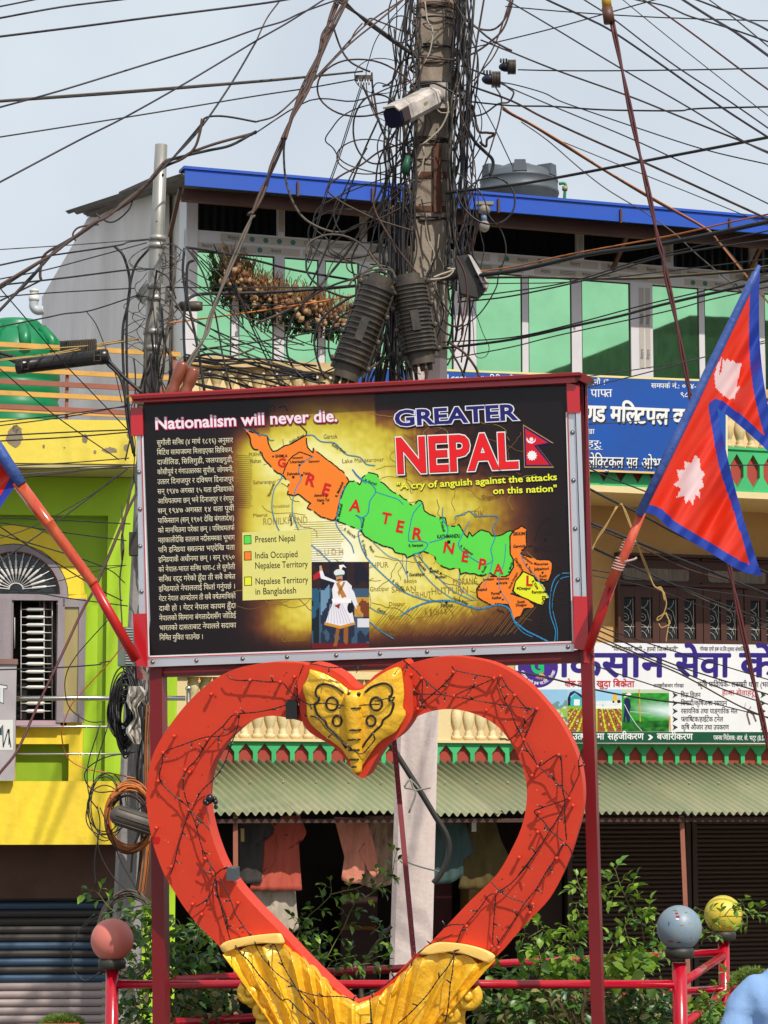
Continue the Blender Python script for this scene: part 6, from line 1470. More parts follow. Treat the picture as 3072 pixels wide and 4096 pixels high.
for pts,r,mt,K,lab in[([(190,880),(180,1000),(200,1200),(280,1380),(400,1470),(550,1505),(700,1440),(800,1330),(850,1180)],.009,cgrey,C2,'widest slack loop hanging left of the pole over the roof edge'),
([(530,20),(505,60),(490,120),(540,290),(600,390),(680,440),(740,465)],.008,cpurp,C2,'curved cable from the top to the small left clamp'),
([(300,600),(240,740),(200,860),(190,880)],.008,cbrown,C2,'upper start of the widest slack loop'),
([(690,550),(730,640),(780,740),(820,850),(870,960),(890,1100),(880,1300),(890,1500)],.009,cbrown,C2,'cable falling from the small clamp along the pole'),
([(750,470),(755,560),(770,650),(790,780)],.008,cbrown,C2,'short cable from the clamp to the crossing left of the camera'),
([(790,780),(700,980),(600,1240),(500,1500),(420,1700),(350,1850)],.008,cblack,C2,'cable slanting down left from the crossing at the camera'),
([(720,960),(620,1130),(520,1350),(420,1560),(330,1760)],.006,cblack,C2,'thinner cable slanting down left in front of the roof edge'),
([(680,550),(600,800),(520,1050),(450,1250),(380,1500),(330,1700)],.0045,cblack,C2,'steep pair wire from the small clamp across the roof edge'),
([(690,552),(610,804),(530,1054),(460,1254),(390,1504),(340,1704)],.0045,cblack,C2,'second steep pair wire from the small clamp across the roof edge'),
([(1000,980),(900,1080),(830,1200),(760,1340),(640,1560),(500,1750),(300,1960),(0,2100)],.010,cgrey,C2,'thick dusty cable sweeping down left from the pole to the window sill'),
([(690,150),(640,210),(600,290)],.006,cbrown,C2,'short brown cable bow near the top left of the pole'),
([(700,160),(740,120),(800,140),(900,180),(1040,240)],.007,cbrown,C2,'brown cable arching to the pole at the top left'),
([(820,560),(860,545),(900,500),(930,420),(980,380),(1060,370),(1180,380),(1300,385),(1420,340),(1520,270),(1600,190),(1650,60),(1670,-40)],.008,cbrown,C2,'long brown cable passing the pole in a bow to the top right'),
([(1300,40),(1340,110),(1400,160),(1460,190),(1540,190),(1600,140),(1640,60),(1650,-30)],.008,cbrown,C2,'brown loop right of the pole top'),
([(1290,10),(1330,90),(1420,170),(1500,240),(1580,290),(1659,330)],.008,cpurp,C2,'dark cable leaving the pole top to the right'),
([(1480,-20),(1430,280),(1400,500),(1390,700),(1350,900),(1340,1100),(1300,1300)],.008,cbrown,C2,'straight brown cable falling right of the pole'),
([(1640,20),(1560,260),(1450,480),(1400,620),(1380,800)],.006,cbrown,C2,'curved brown cable right of the black clamps'),
([(1580,290),(1530,380),(1470,450),(1410,520),(1340,560)],.006,cbrown,C2,'pale brown cable from the knot to the pole'),
([(1550,560),(1590,640),(1580,760),(1540,900),(1490,1050),(1400,1250),(1370,1330)],.006,cbrown,C2,'cable bowing right from the lower black clamp'),
([(1430,620),(1540,820),(1659,1070)],.0045,cblack,C2,'thin straight wire from the pole to the water tank'),
([(1380,690),(1350,760),(1370,830),(1420,920),(1480,980),(1530,1030),(1535,1080),(1515,1140)],.013,cblack,C2,'torn thick black cable end hanging in a hook right of the pole'),
([(1400,680),(1420,760),(1440,850),(1500,860),(1550,870),(1500,900),(1490,950),(1450,920)],.010,cbrown,C2,'crumpled cable remnant beside the hooked black cable end'),
([(1240,660),(1245,720),(1220,790),(1180,850),(1100,920),(1060,940)],.008,cwhite,C2,'dirty white camera cable across the pole face'),
([(1165,700),(1200,730),(1260,725),(1300,690),(1310,640)],.005,cwhite,C2,'white cable loop under the camera bracket'),
([(1085,950),(1085,1040),(1050,1140),(980,1210),(930,1222)],.007,cwhite,C2,'white cable curving to a plug left of the pole'),
([(1020,1180),(960,1270),(900,1330),(840,1365),(822,1350),(840,1280)],.0055,cwhite,C2,'white cable hook left of the pole at the roof edge'),
([(1095,10),(1110,130),(1145,200),(1130,320),(1100,390),(1060,450),(1030,530)],.006,cwhite,C2,'pale cable on the pole face near the top'),
([(1020,545),(1080,535),(1160,540),(1260,590),(1340,640),(1400,690)],.009,cblack,C2,'black cable arching over the camera bracket'),
([(970,640),(1000,590),(1060,555),(1150,540)],.008,cblack,C2,'black cable bow left of the camera bracket'),
([(800,780),(750,640),(780,540),(880,560)],.005,cblack,C2,'small black wire near the left clamp'),
([(800,745),(850,740),(900,742)],.003,cblack,C2,'thin wire tails left of the camera lens'),([(800,765),(850,790),(920,795)],.003,cblack,C2,'thin lower wire tail left of the camera lens'),
([(325,200),(340,120),(420,75),(500,62),(600,80),(700,140),(780,240),(850,320)],.009,cgrey,C5,'large grey loop above the left splice case'),
([(325,200),(330,300),(380,370),(470,430),(600,470),(680,430)],.008,cblack,C5,'lower half of the large loop above the garlic'),
([(910,190),(870,80),(840,45),(812,80),(815,160),(850,280)],.010,cblack,C5,'narrow upright black loop between pole and splice case'),
([(600,395),(640,340),(720,300),(820,285),(880,300),(910,350)],.009,cgrey,C5,'first cable arching into the top of the left splice case'),
([(660,380),(700,310),(760,270),(820,265),(880,290),(900,350)],.009,cgrey,C5,'second cable arching into the top of the left splice case'),
([(700,380),(740,320),(800,300),(850,320),(880,370)],.008,cblack,C5,'third cable arching into the top of the left splice case'),
([(610,470),(500,540),(420,620),(380,720),(385,820),(420,940),(450,1000)],.009,cblack,C5,'inner bow left of the left splice case'),
([(600,560),(520,620),(480,700),(470,800),(490,880)],.008,cblack,C5,'innermost bow left of the left splice case'),
([(840,290),(700,330),(500,390),(340,480),(240,600),(200,740),(210,860),(270,960),(350,1010),(450,1025)],.008,cblack,C5,'outermost bow sweeping left of the left splice case'),
([(890,370),(1000,420),(1130,470),(1160,560),(1180,640),(1230,700),(1265,715)],.008,cblack,C5,'black cable end poking out right of the right splice case'),
([(1210,610),(1260,650),(1330,650),(1365,560),(1370,420),(1350,300),(1300,200)],.008,cbrown,C5,'brown loop hanging right of the right splice case'),
([(1250,760),(1350,830),(1420,920),(1450,990)],.010,cbrown,C5,'thick brown cable falling right behind the board top'),
([(1240,910),(1280,830),(1340,700),(1330,560),(1310,440)],.007,cbrown,C5,'brown cable rising right of the whitewashed pole'),
([(1250,790),(1300,880),(1340,960),(1350,1010)],.008,cblack,C5,'black cable falling right of the whitewashed pole'),
([(1385,470),(1420,560),(1470,700),(1510,790),(1490,850),(1440,860),(1415,820),(1410,700),(1400,560)],.003,cblack,C5,'thin black wire loop hanging in front of the green pane'),
([(1100,960),(1110,930),(1100,1000),(1080,1060)],.011,cbrown,C5,'fat brown cable leaving the bottom of the right splice case'),
([(600,1035),(680,970),(800,890),(880,830)],.011,cgrey,C5,'grey cable end lying on the board top near the left splice case'),
([(1150,340),(1200,320),(1260,300),(1290,280)],.008,cwhite,C5,'white cable curl right of the right splice case'),([(1100,355),(1180,350),(1250,330),(1280,290),(1240,280)],.007,cwhite,C5,'second white cable curl right of the right splice case')]:
 cab(K(pts),PY-.28 if K is C2 else 18.7,r,mt,lab,LG,seg=6)
for k in range(26):
 sd=rt.choice([-1,1,1,-1,-1]);y=rt.uniform(-60,900);R_=rt.uniform(60,250)if sd>0 else rt.uniform(90,420);x0=pole_x(max(0,y),sd)+sd*rt.uniform(-40,30);h=rt.uniform(90,330)*(1.3 if sd<0 else 1)
 pts=[(x0+sd*R_*(math.sin(PI*t/8)**.8)*rt.uniform(.85,1.1),y+h*t/4+rt.uniform(-12,12))for t in range(9)]
 if k%3==0:pts=[(x0+sd*R_*.55*(1-math.cos(2*PI*t/9)),y+h*math.sin(2*PI*t/9)*.6+h*.1*t)for t in range(11)]
 cab(pts,rt.uniform(18.5,19.5),rt.choice([.004,.0055,.0075]),rt.choice([cblack,cpurp,cbrown,cblack]),'slack loops of dark cable bulging out '+('right' if sd>0 else 'left')+' of the concrete pole','slack dark loops '+('right' if sd>0 else 'left')+' of the concrete pole',n=5)
BG='black cables bunched between the splice cases'
for k in range(40):
 x0=rt.uniform(860,960);x1=rt.uniform(690,1050);y0=rt.uniform(150,420);xm=(x0+x1)/2+rt.uniform(-40,40)
 tang('thick bunch of black cables between the two splice cases above the board',C5([(x0+rt.uniform(-20,20),y0-rt.uniform(100,500)),(x0,y0),(xm,rt.uniform(560,760)),(x1,1000),(x1+rt.uniform(-20,20),1130)]),rt.uniform(18.9,19.3),rt.choice([.007,.009,.011]),cblack if k%7 else cgrey)
for k in range(20):
 x0=rt.uniform(1130,1500);y0=rt.uniform(120,1000);x1=rt.uniform(1800,2400);y1=rt.uniform(500,1090)
 cab(C4([(x0,y0),(x0*.7+x1*.3,y0*.7+y1*.3+rt.uniform(0,90)),(x0*.3+x1*.7,y0*.3+y1*.7+rt.uniform(10,130)),(x1,y1)]),(18,19.1),rt.choice([.003,.0045,.006]),rt.choice([cblack,cblack,cblack,cgrey]),'thin wires criss-crossing in front of the left green windows','thin wires in front of the left green windows',n=5)
for k in range(14):
 y0=rt.uniform(830,1010);cab(C4([(1180+rt.uniform(0,60),y0),(1400,y0+rt.uniform(-60,60)),(1700,y0+rt.uniform(20,120)),(2050,y0+rt.uniform(60,160))]),(18,18.8),rt.choice([.006,.008,.010]),cblack,'thick black cables sagging over the balcony coping behind the board','thick cables over the balcony coping',n=5)
 # ------------------------------------------------ tangle on the steel pole
for k in range(34):
 y=rt.uniform(930,1500)if k%2 else rt.uniform(1400,2700);y1=y+rt.uniform(300,1100);o_=rt.gauss(0,42);pts=[]
 while y<min(y1,3600):
  f=(y-580)/2915.;pts.append((645-126*f+o_,y));y+=rt.uniform(60,140);o_+=rt.gauss(0,20);o_=max(-90,min(80,o_))
 if len(pts)>2:tang('mass of tangled black cables along the left pole',pts,LYp-.13-rt.uniform(0,.08),rt.choice([.004,.006,.009]),rt.choice([cblack,cblack,cblack,cbrown,cgrey]))
for pts,r,lab in[([(740,135),(800,200),(840,350),(832,500),(800,640),(795,800),(810,1100),(830,1300),(865,1480)],.011,'left of two thick black cables bowing down beside the steel pole'),([(965,155),(880,260),(842,400),(822,600),(822,900),(835,1200),(872,1500)],.010,'right of two thick black cables bowing down beside the steel pole'),
([(1195,150),(1185,300),(1205,480),(1190,640),(1200,900)],.010,'thick upright cable right of the steel pole'),([(1260,228),(1220,250),(1210,330),(1215,480),(1250,640),(1290,850),(1325,1080)],.010,'arched thick cable right of the steel pole'),
([(1210,145),(1290,260),(1340,380),(1400,600),(1440,830),(1500,1070)],.007,'cable falling steeply across the first green pane'),([(1080,410),(1150,520),(1230,660),(1330,790),(1480,850),(1600,820),(1659,790)],.007,'grey cable sagging under the first green panes'),
([(690,865),(760,940),(830,1010),(930,1095)],.013,'fat black cable leaving the right end of the splice tube'),([(695,900),(770,975),(800,1060),(820,1180)],.011,'second fat cable leaving the right end of the splice tube'),([(560,560),(620,640),(670,760),(740,940),(790,1150)],.004,'thin wire dropping from the wound splice'),
([(0,830),(60,845),(120,870)],.012,'fat cable entering the splice tube from the left'),([(0,862),(60,870),(125,905)],.012,'lower fat cable entering the splice tube from the left'),([(1020,300),(1080,330),(1115,395),(1140,480)],.006,'short bowed wire right of the steel pole clamp')]:
 cab(C4(pts),17.6 if 'splice tube' not in lab else 16.9,r,cblack if 'grey' not in lab else cgrey,lab)
for pts in([(0,880),(400,830),(620,790),(900,740)],[(0,872),(350,830),(640,770),(860,735)],[(0,815),(400,795),(700,770),(900,735)]):cab(C4(pts),(16,17.9),.004,ctan,'pale thin wires running over the black splice tube','pale thin wires over the black splice tube')
for k in range(22):
 y=rt.uniform(1000,1560);s_=rt.choice([-1,1]);a=rt.uniform(20,150);c=lp(y);w=rt.uniform(.04,.13)
 pts=[c+Vector((s_*.05+s_*w*math.sin(t*PI/6)*1.4,-.1,(t-3)*rt.uniform(.02,.04)))for t in range(7)]
 O('wire',MB().tube(smooth(pts,3),.0035,4),rt.choice([cblack,cbrown,cgrey]),None,'small curled wire ends around the steel pole clamps','wire','curled wire ends on the steel pole')
def coil(cx,cy,rx,ry,n,wob,r,mat,Y,lab,cat='cable coil'):
 root=None;mbx=MB()
 for k in range(n):
  a0=rt.uniform(0,6);sx,sy=rx*rt.uniform(1-wob,1+wob*.6),ry*rt.uniform(1-wob,1+wob*.6);ox,oy=rt.gauss(0,rx*wob*.3),rt.gauss(0,ry*wob*.3);yy=Y+rt.uniform(-.05,.05)
  pts=[P(cx+ox+sx*math.cos(a0+t*2*PI/18),cy+oy+sy*math.sin(a0+t*2*PI/18),yy+.02*math.sin(t))for t in range(20)]
  mbx.tube(smooth(pts,2),r,5)
 return O('cable_coil',mbx,mat,None,lab,cat)
coil(519,3273,94,130,46,.12,.0056,corange,17.7,'round coil of orange cable hanging on the left pole')
coil(512,3290,86,122,7,.12,.0046,cbrown,17.68,'few brown turns inside the orange cable coil')
coil(500,2860,46,120,44,.55,.0058,cblack,17.75,'long bundle of black cable hung on the left pole beside the white rag')
coil(515,3740,120,165,30,.10,.0046,cgrey,17.7,'large grey cable coil low on the left pole behind the globe')
coil(425,3225,62,120,4,.25,.004,cblack,17.7,'loose thin black loops left of the orange coil','cable')
for pts in([(740,0),(650,300),(660,520),(720,620)],[(800,0),(700,330),(690,480),(640,640),(650,740),(720,805),(830,800),(950,720),(1080,560)],[(720,600),(740,750),(700,1000),(710,1200)],[(740,610),(820,800),(900,1020),(1040,1260)],[(720,810),(740,950),(840,1130),(960,1240)],[(1000,200),(780,240),(640,330),(640,430),(720,495),(840,490)],[(700,1400),(620,1480),(540,1620),(530,1750),(570,1850),(640,1890),(740,1830)],[(1130,1320),(900,1370),(700,1430),(620,1500)]):
 cab(D2(pts),17.6,.0045,cblack,'loose black wires trailing around the orange coil','loose wires around the orange coil')
for k in range(12):
 x=rt.uniform(1060,1130);tang('mass of tangled black cables along the left pole',D2([(x,-150),(x+rt.uniform(-20,15),200),(x-10,600),(x-30,1000),(x-60,1250)]),17.9,rt.choice([.004,.006]),rt.choice([cblack,corange,cgrey]))
cpm=M('grey_brown_plastic',S(92,84,74),.5,var=.3,bump=.1)
a,b=P(*D2([(868,665)])[0],17.5),P(*D2([(1130,750)])[0],17.5)
ax_=(b-a).normalized();L=(b-a).length;r0=.066
cp=O('splice_capsule',MB().lathe([(.001,-r0*.8),(r0*.6,-r0*.62),(r0*.92,-r0*.3),(r0,0),(r0,L),(r0*.6,L+.03)],20,a,ax_),cpm,None,'smooth grey brown splice capsule lying inside the orange coil','splice case')
for k in range(8):
 d_=ax_.orthogonal().normalized();d_.rotate(Matrix.Rotation(k*PI/4,3,ax_));O('rib',MB().tube([a+d_*(r0+.001),b+d_*(r0+.001)],.005,5),cpm,cp)
m=MB();r=random.Random(8);c=D1([(1000,1850)])[0];g_=[]
for j in range(12):
 for i in range(7):
  w=26+12*math.sin(j*.9)-j*.8;x=540+(i-3)*w/3+8*math.sin(j*1.3);y=2745+j*21
  g_.append(P(x,y,17.55+.05*math.sin(i*2.1+j)+r.uniform(-.02,.02)))
m.grid(g_,7,12,sm=False);O('torn_rag',m,M('dirty_white_cloth',S(226,220,208),.8,var=.5,vs=6,tint=S(150,140,126),sub=.1),None,'torn dirty white plastic rag hanging on the left pole above the orange coil','rag')
vb=T('vented_box','small grey vented metal box fixed on the left pole behind the flag stick','box',tuple(P(505,2663,17.9)))
a,b=P(470,2663,17.9),P(536,2508,17.9)
O('body',MB().box((a.x,a.y,a.z),(b.x,a.y+.14,b.z)),M('dull_grey_metal',S(120,130,120),.5,var=.3),vb)
for k in range(14):
 z=a.z+.015+(b.z-a.z-.03)*k/13;O('vent_slat',MB().box((a.x+(b.x-a.x)*.5,a.y-.008,z),(b.x-.006,a.y+.001,z+.008)),M('pale_slat',S(190,196,190),.4),vb)
vb2=O('meter_box',MB().box(tuple(P(515,2220,17.9)),tuple(P(548,2128,17.9)+Vector((0,.1,0)))),M('dark_box',S(72,66,60),.6,var=.3),None,'small dark box on the left pole beside the aluminium board edge','box')
for key,d in TANG.items():
 mats=list(d);big=MB();idx=[]
 for i,mn in enumerate(mats):
  mb=d[mn];b=len(big.v);big.v+=mb.v;big.f+=[[b+q for q in f]for f in mb.f];big.c+=mb.c;big.smooth+=mb.smooth;idx+=[i]*len(mb.f)
 o=O('cable_tangle',big,[MATS[mn]for mn in mats],None,key,'cables',None,'stuff')
 o.data.polygons.foreach_set('material_index',idx)
 # ------------------------------------------------ splice cases, clamps, camera, radio box
dpl=M('dusty_black_plastic',(.022,.020,.019),.45,var=.85,vs=7,tint=S(92,78,60),bump=.2,bs=30,streak=(1,1,.5))
def splice(lab,top,bot,w,nr,Y,flip):
 a,b=P(*top,Y),P(*bot,Y);L=(b-a).length;z_=(b-a).normalized();x_=Vector((0,-1,0)).cross(z_).normalized();n_=Vector((0,-1,0));W=w/F*Y/2
 fr=lambda x,z,o:a+x_*x*W+z_*z*L+n_*o
 root=T('splice_case',lab,'splice case',tuple(b))
 def body(x1,z0,z1,o,seg=14,ex=.8):
  m=MB();A=[]
  for z in(z0,z1):
   for i in range(seg):
    q=2*PI*i/seg;c_,s_=math.cos(q),math.sin(q)
    A.append(fr(math.copysign(abs(c_)**ex,c_)*x1,z,math.copysign(abs(s_)**ex,s_)*o))
  m.add(A,[(i,(i+1)%seg,seg+(i+1)%seg,seg+i)for i in range(seg)],None,True)
  m.add(A,[tuple(range(seg)),tuple(range(2*seg-1,seg-1,-1))]);return m
 O('shell',body(.86,.06,.84,W*.72),dpl,root)
 O('end_cap',body(.66,-.02,.06,W*.5),dpl,root);O('end_cap',body(.72,.84,.97,W*.52),dpl,root)
 for k in range(nr):
  z=.10+.72*k/(nr-1)
  if 0:pass
  O('rib',body(.93,z,z+.012,W*.84),dpl,root)
 O('seam_flange',body(1.0,.03,.90,W*.10,ex=.5),dpl,root)
 m=MB().quadbox([fr(x,z,o)for o in(W*.80,W*.92)for x,z in((-.22,.40),(.22,.40),(.22,.62),(-.22,.62))]);O('label_plate',m,dpl,root)
 for s_ in(-1,1):
  for z in(.08,.32,.56,.82):
   m=MB();m.lathe([(.016,-.02),(.022,-.016),(.022,.016),(.014,.02),(.008,.022)],10,fr(s_*1.02,z,0),n_);O('latch_bolt',m,dpl,root)
 for x in(-.4,.0,.4):
  m=MB();m.tube([fr(x,.95,0),fr(x,1.04,0)],.024,10,r2=.018);O('cable_port',m,dpl,root)
splice('left ribbed black splice case leaning against its twin above the board',(1525,1115),(1375,1530),150,15,18.45,1)
splice('right ribbed black splice case upright on the concrete pole above the board',(1632,1108),(1690,1470),152,17,18.5,-1)
a,b=P(*C4([(112,918)])[0],16.9),P(*C4([(695,850)])[0],16.9);ax_=(b-a).normalized();L=(b-a).length;r0=.052
tb_=O('splice_tube',MB().lathe([(r0*.9,-.01),(r0*1.06,0),(r0*1.06,.05),(r0,.055),(r0,L-.06),(r0*1.05,L-.055),(r0*1.05,L),(r0*.8,L+.01)],24,a,ax_),M('shiny_black_plastic',(.02,.018,.018),.25,var=.3,bump=.05),None,'long smooth black splice tube with buckles in front of the green tank','splice case')
for t in(.10,.90):
 c=a.lerp(b,t)+Vector((0,-r0-.004,0));m=MB()
 for dx,dz in((-.02,.03),(.02,.03),(.02,-.03),(-.02,-.03)):pass
 q=[c+ax_*dx+Vector((0,0,dz))for dx,dz in((-.022,.035),(.022,.035),(.022,-.035),(-.022,-.035))]
 m.tube(q+[q[0]],.005,5,sm=False);m.tube([q[0].lerp(q[3],.5),q[1].lerp(q[2],.5)],.004,5);O('buckle',m,dpl,tb_)
fb=T('ribbed_clamp','finned black cable clamp lying on the long splice tube','clamp',tuple(P(*C4([(510,815)])[0],17.0)))
a,b=P(*C4([(390,790)])[0],17.0),P(*C4([(625,775)])[0],17.0)
O('body',MB().tube([a,b],.028,8),dpl,fb)
for k in range(20):
 c=a.lerp(b,(k+.5)/20);O('fin',MB().box(tuple(c+Vector((-.004,-.04,-.045))),tuple(c+Vector((.004,.04,.035)))),dpl,fb)
a,b=P(*C4([(1160,528)])[0],17.7),P(*C4([(1312,526)])[0],17.7)
O('splice_tube',MB().lathe([(.01,-.03),(.024,0),(.036,.01),(.038,.13),(.036,.14),(.03,(b-a).length)],14,a,(b-a)),dpl,None,'small black splice tube right of the steel pole','splice case')
def clampy(lab,x,y,Y,w,vert=False):
 c=P(x,y,Y);s_=Y/F;root=T('ribbed_clamp',lab,'clamp',tuple(c))
 O('body',MB().sphere(c,w*s_*.32,12,8,sc=(1.3,1,.8)),M('blue_black_plastic',(.012,.016,.035),.35,var=.3),root)
 for k in range(6):
  cc_=c+Vector((w*s_*(.08+.075*k),0,0));O('fin',MB().tube([cc_,cc_+Vector((.008,0,0))],w*s_*.40,12),dpl,root)
 for k in range(3):O('bolt',MB().tube([c+Vector((-w*s_*.15*k,-.02,w*s_*.2)),c+Vector((-w*s_*.15*k,-.02,w*s_*.42))],.008,6),dpl,root)
clampy('upper black ribbed clamp right of the concrete pole',2025,268,18.6,76);clampy('lower black ribbed clamp touching the concrete pole',1960,318,18.55,84)
c=P(1455,318,18.6);root=T('toothed_clamp','small black toothed cable clamp left of the concrete pole','clamp',tuple(c))
O('body',MB().box(tuple(c+Vector((-.07,-.02,-.01))),tuple(c+Vector((.06,.02,.03)))),dpl,root)
for k in range(5):O('tooth',MB().tube([c+Vector((-.04+k*.02,-.02,-.005)),c+Vector((-.04+k*.02,-.025,-.05))],.006,6),M('zinc',(.5,.5,.5),.4,metal=.8),root)
a,b=P(1602,455,18.35),P(1732,385,18.75);ax_=(b-a).normalized();L=(b-a).length
whc=M('camera_white',S(222,210,200),.45,var=.4,vs=9)
side=ax_.cross(Vector((0,0,1))).normalized();upc=side.cross(ax_)
camr=T('security_camera','white bullet security camera on the concrete pole, black hood pointing lower left','camera',tuple(a))
def octo(t,w,h,fwd=0):
 c=a+ax_*L*t;return[c+side*x*w+upc*z*h for x,z in((-.6,-1),(.6,-1),(1,-.55),(1,.55),(.6,1),(-.6,1),(-1,.55),(-1,-.55))]
O('housing',loft([octo(0,.085,.083),octo(.9,.085,.083),octo(1.0,.06,.06)]),whc,camr)
O('front_hood',loft([octo(-.20,.083,.080),octo(-.02,.088,.086)]),M('brown_black_plastic',S(60,40,36),.4),camr)
O('lens_glass',loft([octo(-.225,.070,.066),octo(-.201,.074,.070)]),M('lens_blue',(.01,.014,.05),.08),camr)
O('sun_visor',loft([[p+upc*.006 for p in octo(-.27,.085,.088)][3:6]+[p-upc*.0 for p in octo(-.27,.085,.088)][5:3:-1][:0]+[p for p in octo(-.27,.080,.08)][3:6][::-1],[p+upc*.006 for p in octo(.2,.085,.088)][3:6]+[p for p in octo(.2,.080,.08)][3:6][::-1]]),whc,camr)
m=MB();m.sphere(b+ax_*.05,.045,14,10);m.tube([b,b+ax_*.05],.035,12);O('ball_joint',m,whc,camr)
c=P(1758,392,PY-.2);O('mount_plate',MB().box((c.x-.075,c.y-.02,c.z-.085),(c.x+.065,c.y+.02,c.z+.12)),whc,camr)
O('mount_arm',MB().tube([b+ax_*.03,c],.04,12),whc,camr)
m=MB();n_=-side if side.y>0 else side;CP=Pl(a+ax_*L*.5+n_*.086,n_)
geo,W=text_geo('unv',.03)
for v,f in geo:m.add([a+ax_*(L*.42+x*.045)+upc*(y*.045-.01)+n_*.0865 for x,y in v],f,S(150,140,60))
O('lettering',m,PRINT,camr)
rb=T('radio_box','dark antenna box with a white face tilted right of the pole','antenna',tuple(P(1870,1190,18.8)))
pts=C5([(1290,205),(1375,190),(1500,400),(1470,440),(1440,470),(1330,440)]);O('back_shell',MB().prism([P(x,y,18.7)for x,y in pts],(0,.10,0)),M('dark_grey_shell',S(52,46,44),.5,var=.3),rb)
pts=C5([(1375,190),(1395,200),(1510,375),(1500,405),(1480,405)]);O('white_face',MB().prism([P(x,y,18.66)for x,y in pts],(0,.16,0)),M('face_white',S(232,226,220),.4),rb)
m=MB();geo,W=text_geo('kbnet',.03);f0,f1=C5([(1462,348),(1494,386)]);pl_=Pl(P(1900,1120,18.655),(0,-1,0));text_px(m,pl_,'kbnet',f0,f1,18,S(120,30,30),.03,0);O('lettering',m,PRINT,rb)
O('bracket',MB().tube([P(*C5([(1260,300)])[0],18.9),P(*C5([(1340,330)])[0],18.75)],.02,8),rust,rb)
m=MB();m.tube([P(*q,18.6)for q in C2([(985,1010),(965,1120)])],[.018,.035],8);O('cable_tag',m,M('green_plastic',S(20,96,70),.5),None,'green plastic cable tag hanging left of the concrete pole','tag')
# ------------------------------------------------ blue signboard on the upper balcony
SB=BP.shift(.10)
bs_=O('blue_signboard',MB().prism([SB.at(x,y)for x,y in((1424,1462),(2911,1521),(2911,1906),(1424,1850))],-SB.n*.05),M('blue_sign_paint',S(16,84,176),.4,var=.15,vs=2),None,'blue signboard with white Devanagari letters hung on the upper balcony','signboard')
m=MB()
stroke(m,SB,[(1424,1466),(2908,1525)],8,S(240,226,150),.002);stroke(m,SB,[(1424,1846),(2908,1902)],8,S(240,200,120),.002);stroke(m,SB,[(2907,1525),(2907,1902)],8,S(244,230,190),.0022)
O('edge_trim',m,PRINT,bs_,kind='stuff')
WT=S(244,244,240)
lt=MB()
def tx(K,s_,t,x0,y0,x1,y1,h,c=WT,off=.0,sh=None,mb=lt,pl=SB,z=.003):
 (a,b),(c_,d)=K([(x0,y0),(x1,y1)])
 if sh:text_px(mb,pl,t,(a,b),(c_,d),h*s_,sh,off+.012,z,(4,5))
 text_px(mb,pl,t,(a,b),(c_,d),h*s_,c,off,z+(.001 if sh else 0))
tx(C5,.6172,'gmail.com',1130,1010,1365,1012,62,WT,.01);tx(C5,.6172,'“प्राविधिक शिक्षा',1455,1030,1750,1040,75,WT,.01)
tx(R3,.4955,'र बनौं ।”',180,282,372,280,66,WT,.012);tx(R3,.4955,'प्राप्त',228,380,400,378,98,WT,.015);tx(R3,.4955,'सम्पर्क नं.: ०६४-४२',715,306,1150,312,58,WT,.01);tx(R3,.4955,'९८५१०',950,378,1110,382,58,WT,.01)
tx(R3,.4955,'ण्ड',170,574,345,578,196,WT,.026,S(30,40,60));tx(R3,.4955,'मल्टिपल',385,580,852,600,196,WT,.026,S(30,40,60));tx(R3,.4955,'क',890,600,1010,604,196,WT,.026,S(30,40,60))
tx(R3,.4955,'खा',196,676,258,676,60,WT,.015);tx(R3,.4955,'हरू:',196,782,316,784,84,WT,.012);tx(R3,.4955,'लेक्ट्रिकल',205,945,490,950,132,WT,.016,S(40,50,70));tx(R3,.4955,'सव',515,952,606,954,132,WT,.016,S(40,50,70));tx(R3,.4955,'ओभर्स',636,956,850,962,132,WT,.016,S(40,50,70))
stroke(lt,SB,R3([(205,800),(325,802)]),1.5,WT,.003)
O('lettering',lt,PRINT,bs_,kind='stuff')
# ------------------------------------------------ white farm shop signboard
SW=BP.shift(.12)
ws=O('white_signboard',MB().prism([SW.at(x,y)for x,y in((2062,2566),(3260,2582),(3260,2976),(2062,2972))],-SW.n*.05),M('white_sign_sheet',(.78,.77,.78),.35,var=.08,vs=2),None,'white farm shop signboard with large violet letters on the lower balcony','signboard')
lt=MB();NV,BK,RD,GN=S(52,34,128),S(28,30,34),S(206,30,50),S(24,92,60)
W2=lambda*a,**k:tx(R2,.4955,*a,mb=lt,pl=SW,**k)
def wpoly(pts,c,z=.003,K=R2):poly(lt,SW,K(pts),c,z)
for t,x0,x1 in(('किसान',-30,826),('सेवा',912,1350),('के',1432,1720),('न्द्र',1750,1980)):W2(t,x0,414,x1,416,292,NV,.026)
W2('"किसानको बारी - हाम्रो जिम्मेवारी"',398,208,935,212,50,BK,.012);W2('गोरखा एग्रो हब प्रा.लि.द्वारा संचालित',1110,206,1482,210,44,BK,.015);W2('प्रो',1634,214,1668,214,50,BK,.015)
W2('थोक तथा',18,498,200,498,74,RD,.02);W2('खुद्रा बिक्रेता',275,498,580,500,74,RD,.02);W2('लक्ष्मीबजार गोरखा',735,502,980,503,42,BK,.012);W2('कृषि प्राविधिक- लक्ष्मी थापा (भक्त',1093,498,1700,502,64,BK,.012);W2('हाम्रा सेवाहरू',1288,566,1548,568,62,RD,.015)
for i,(t,w)in enumerate((('विऊ विजन',160),('विषादी/कृषिजन्य रसायन',373),('रसायनिक तथा प्राङ्गारिक मल',458),('प्लाष्टिक/हाईटेक टनेल',342),('कृषि औजार तथा उपकरण',388))):
 y=583+65*i;W2(t,955+i,y,955+w,y+1,58,BK,.012)
 for x in(888,1598):wpoly([(x,y-42),(x+44,y-18),(x,y+8),(x+12,y-18)],S(34,62,44))
wpoly([(-380,862),(2040,864),(2040,952),(-380,950)],S(20,84,58),.002)
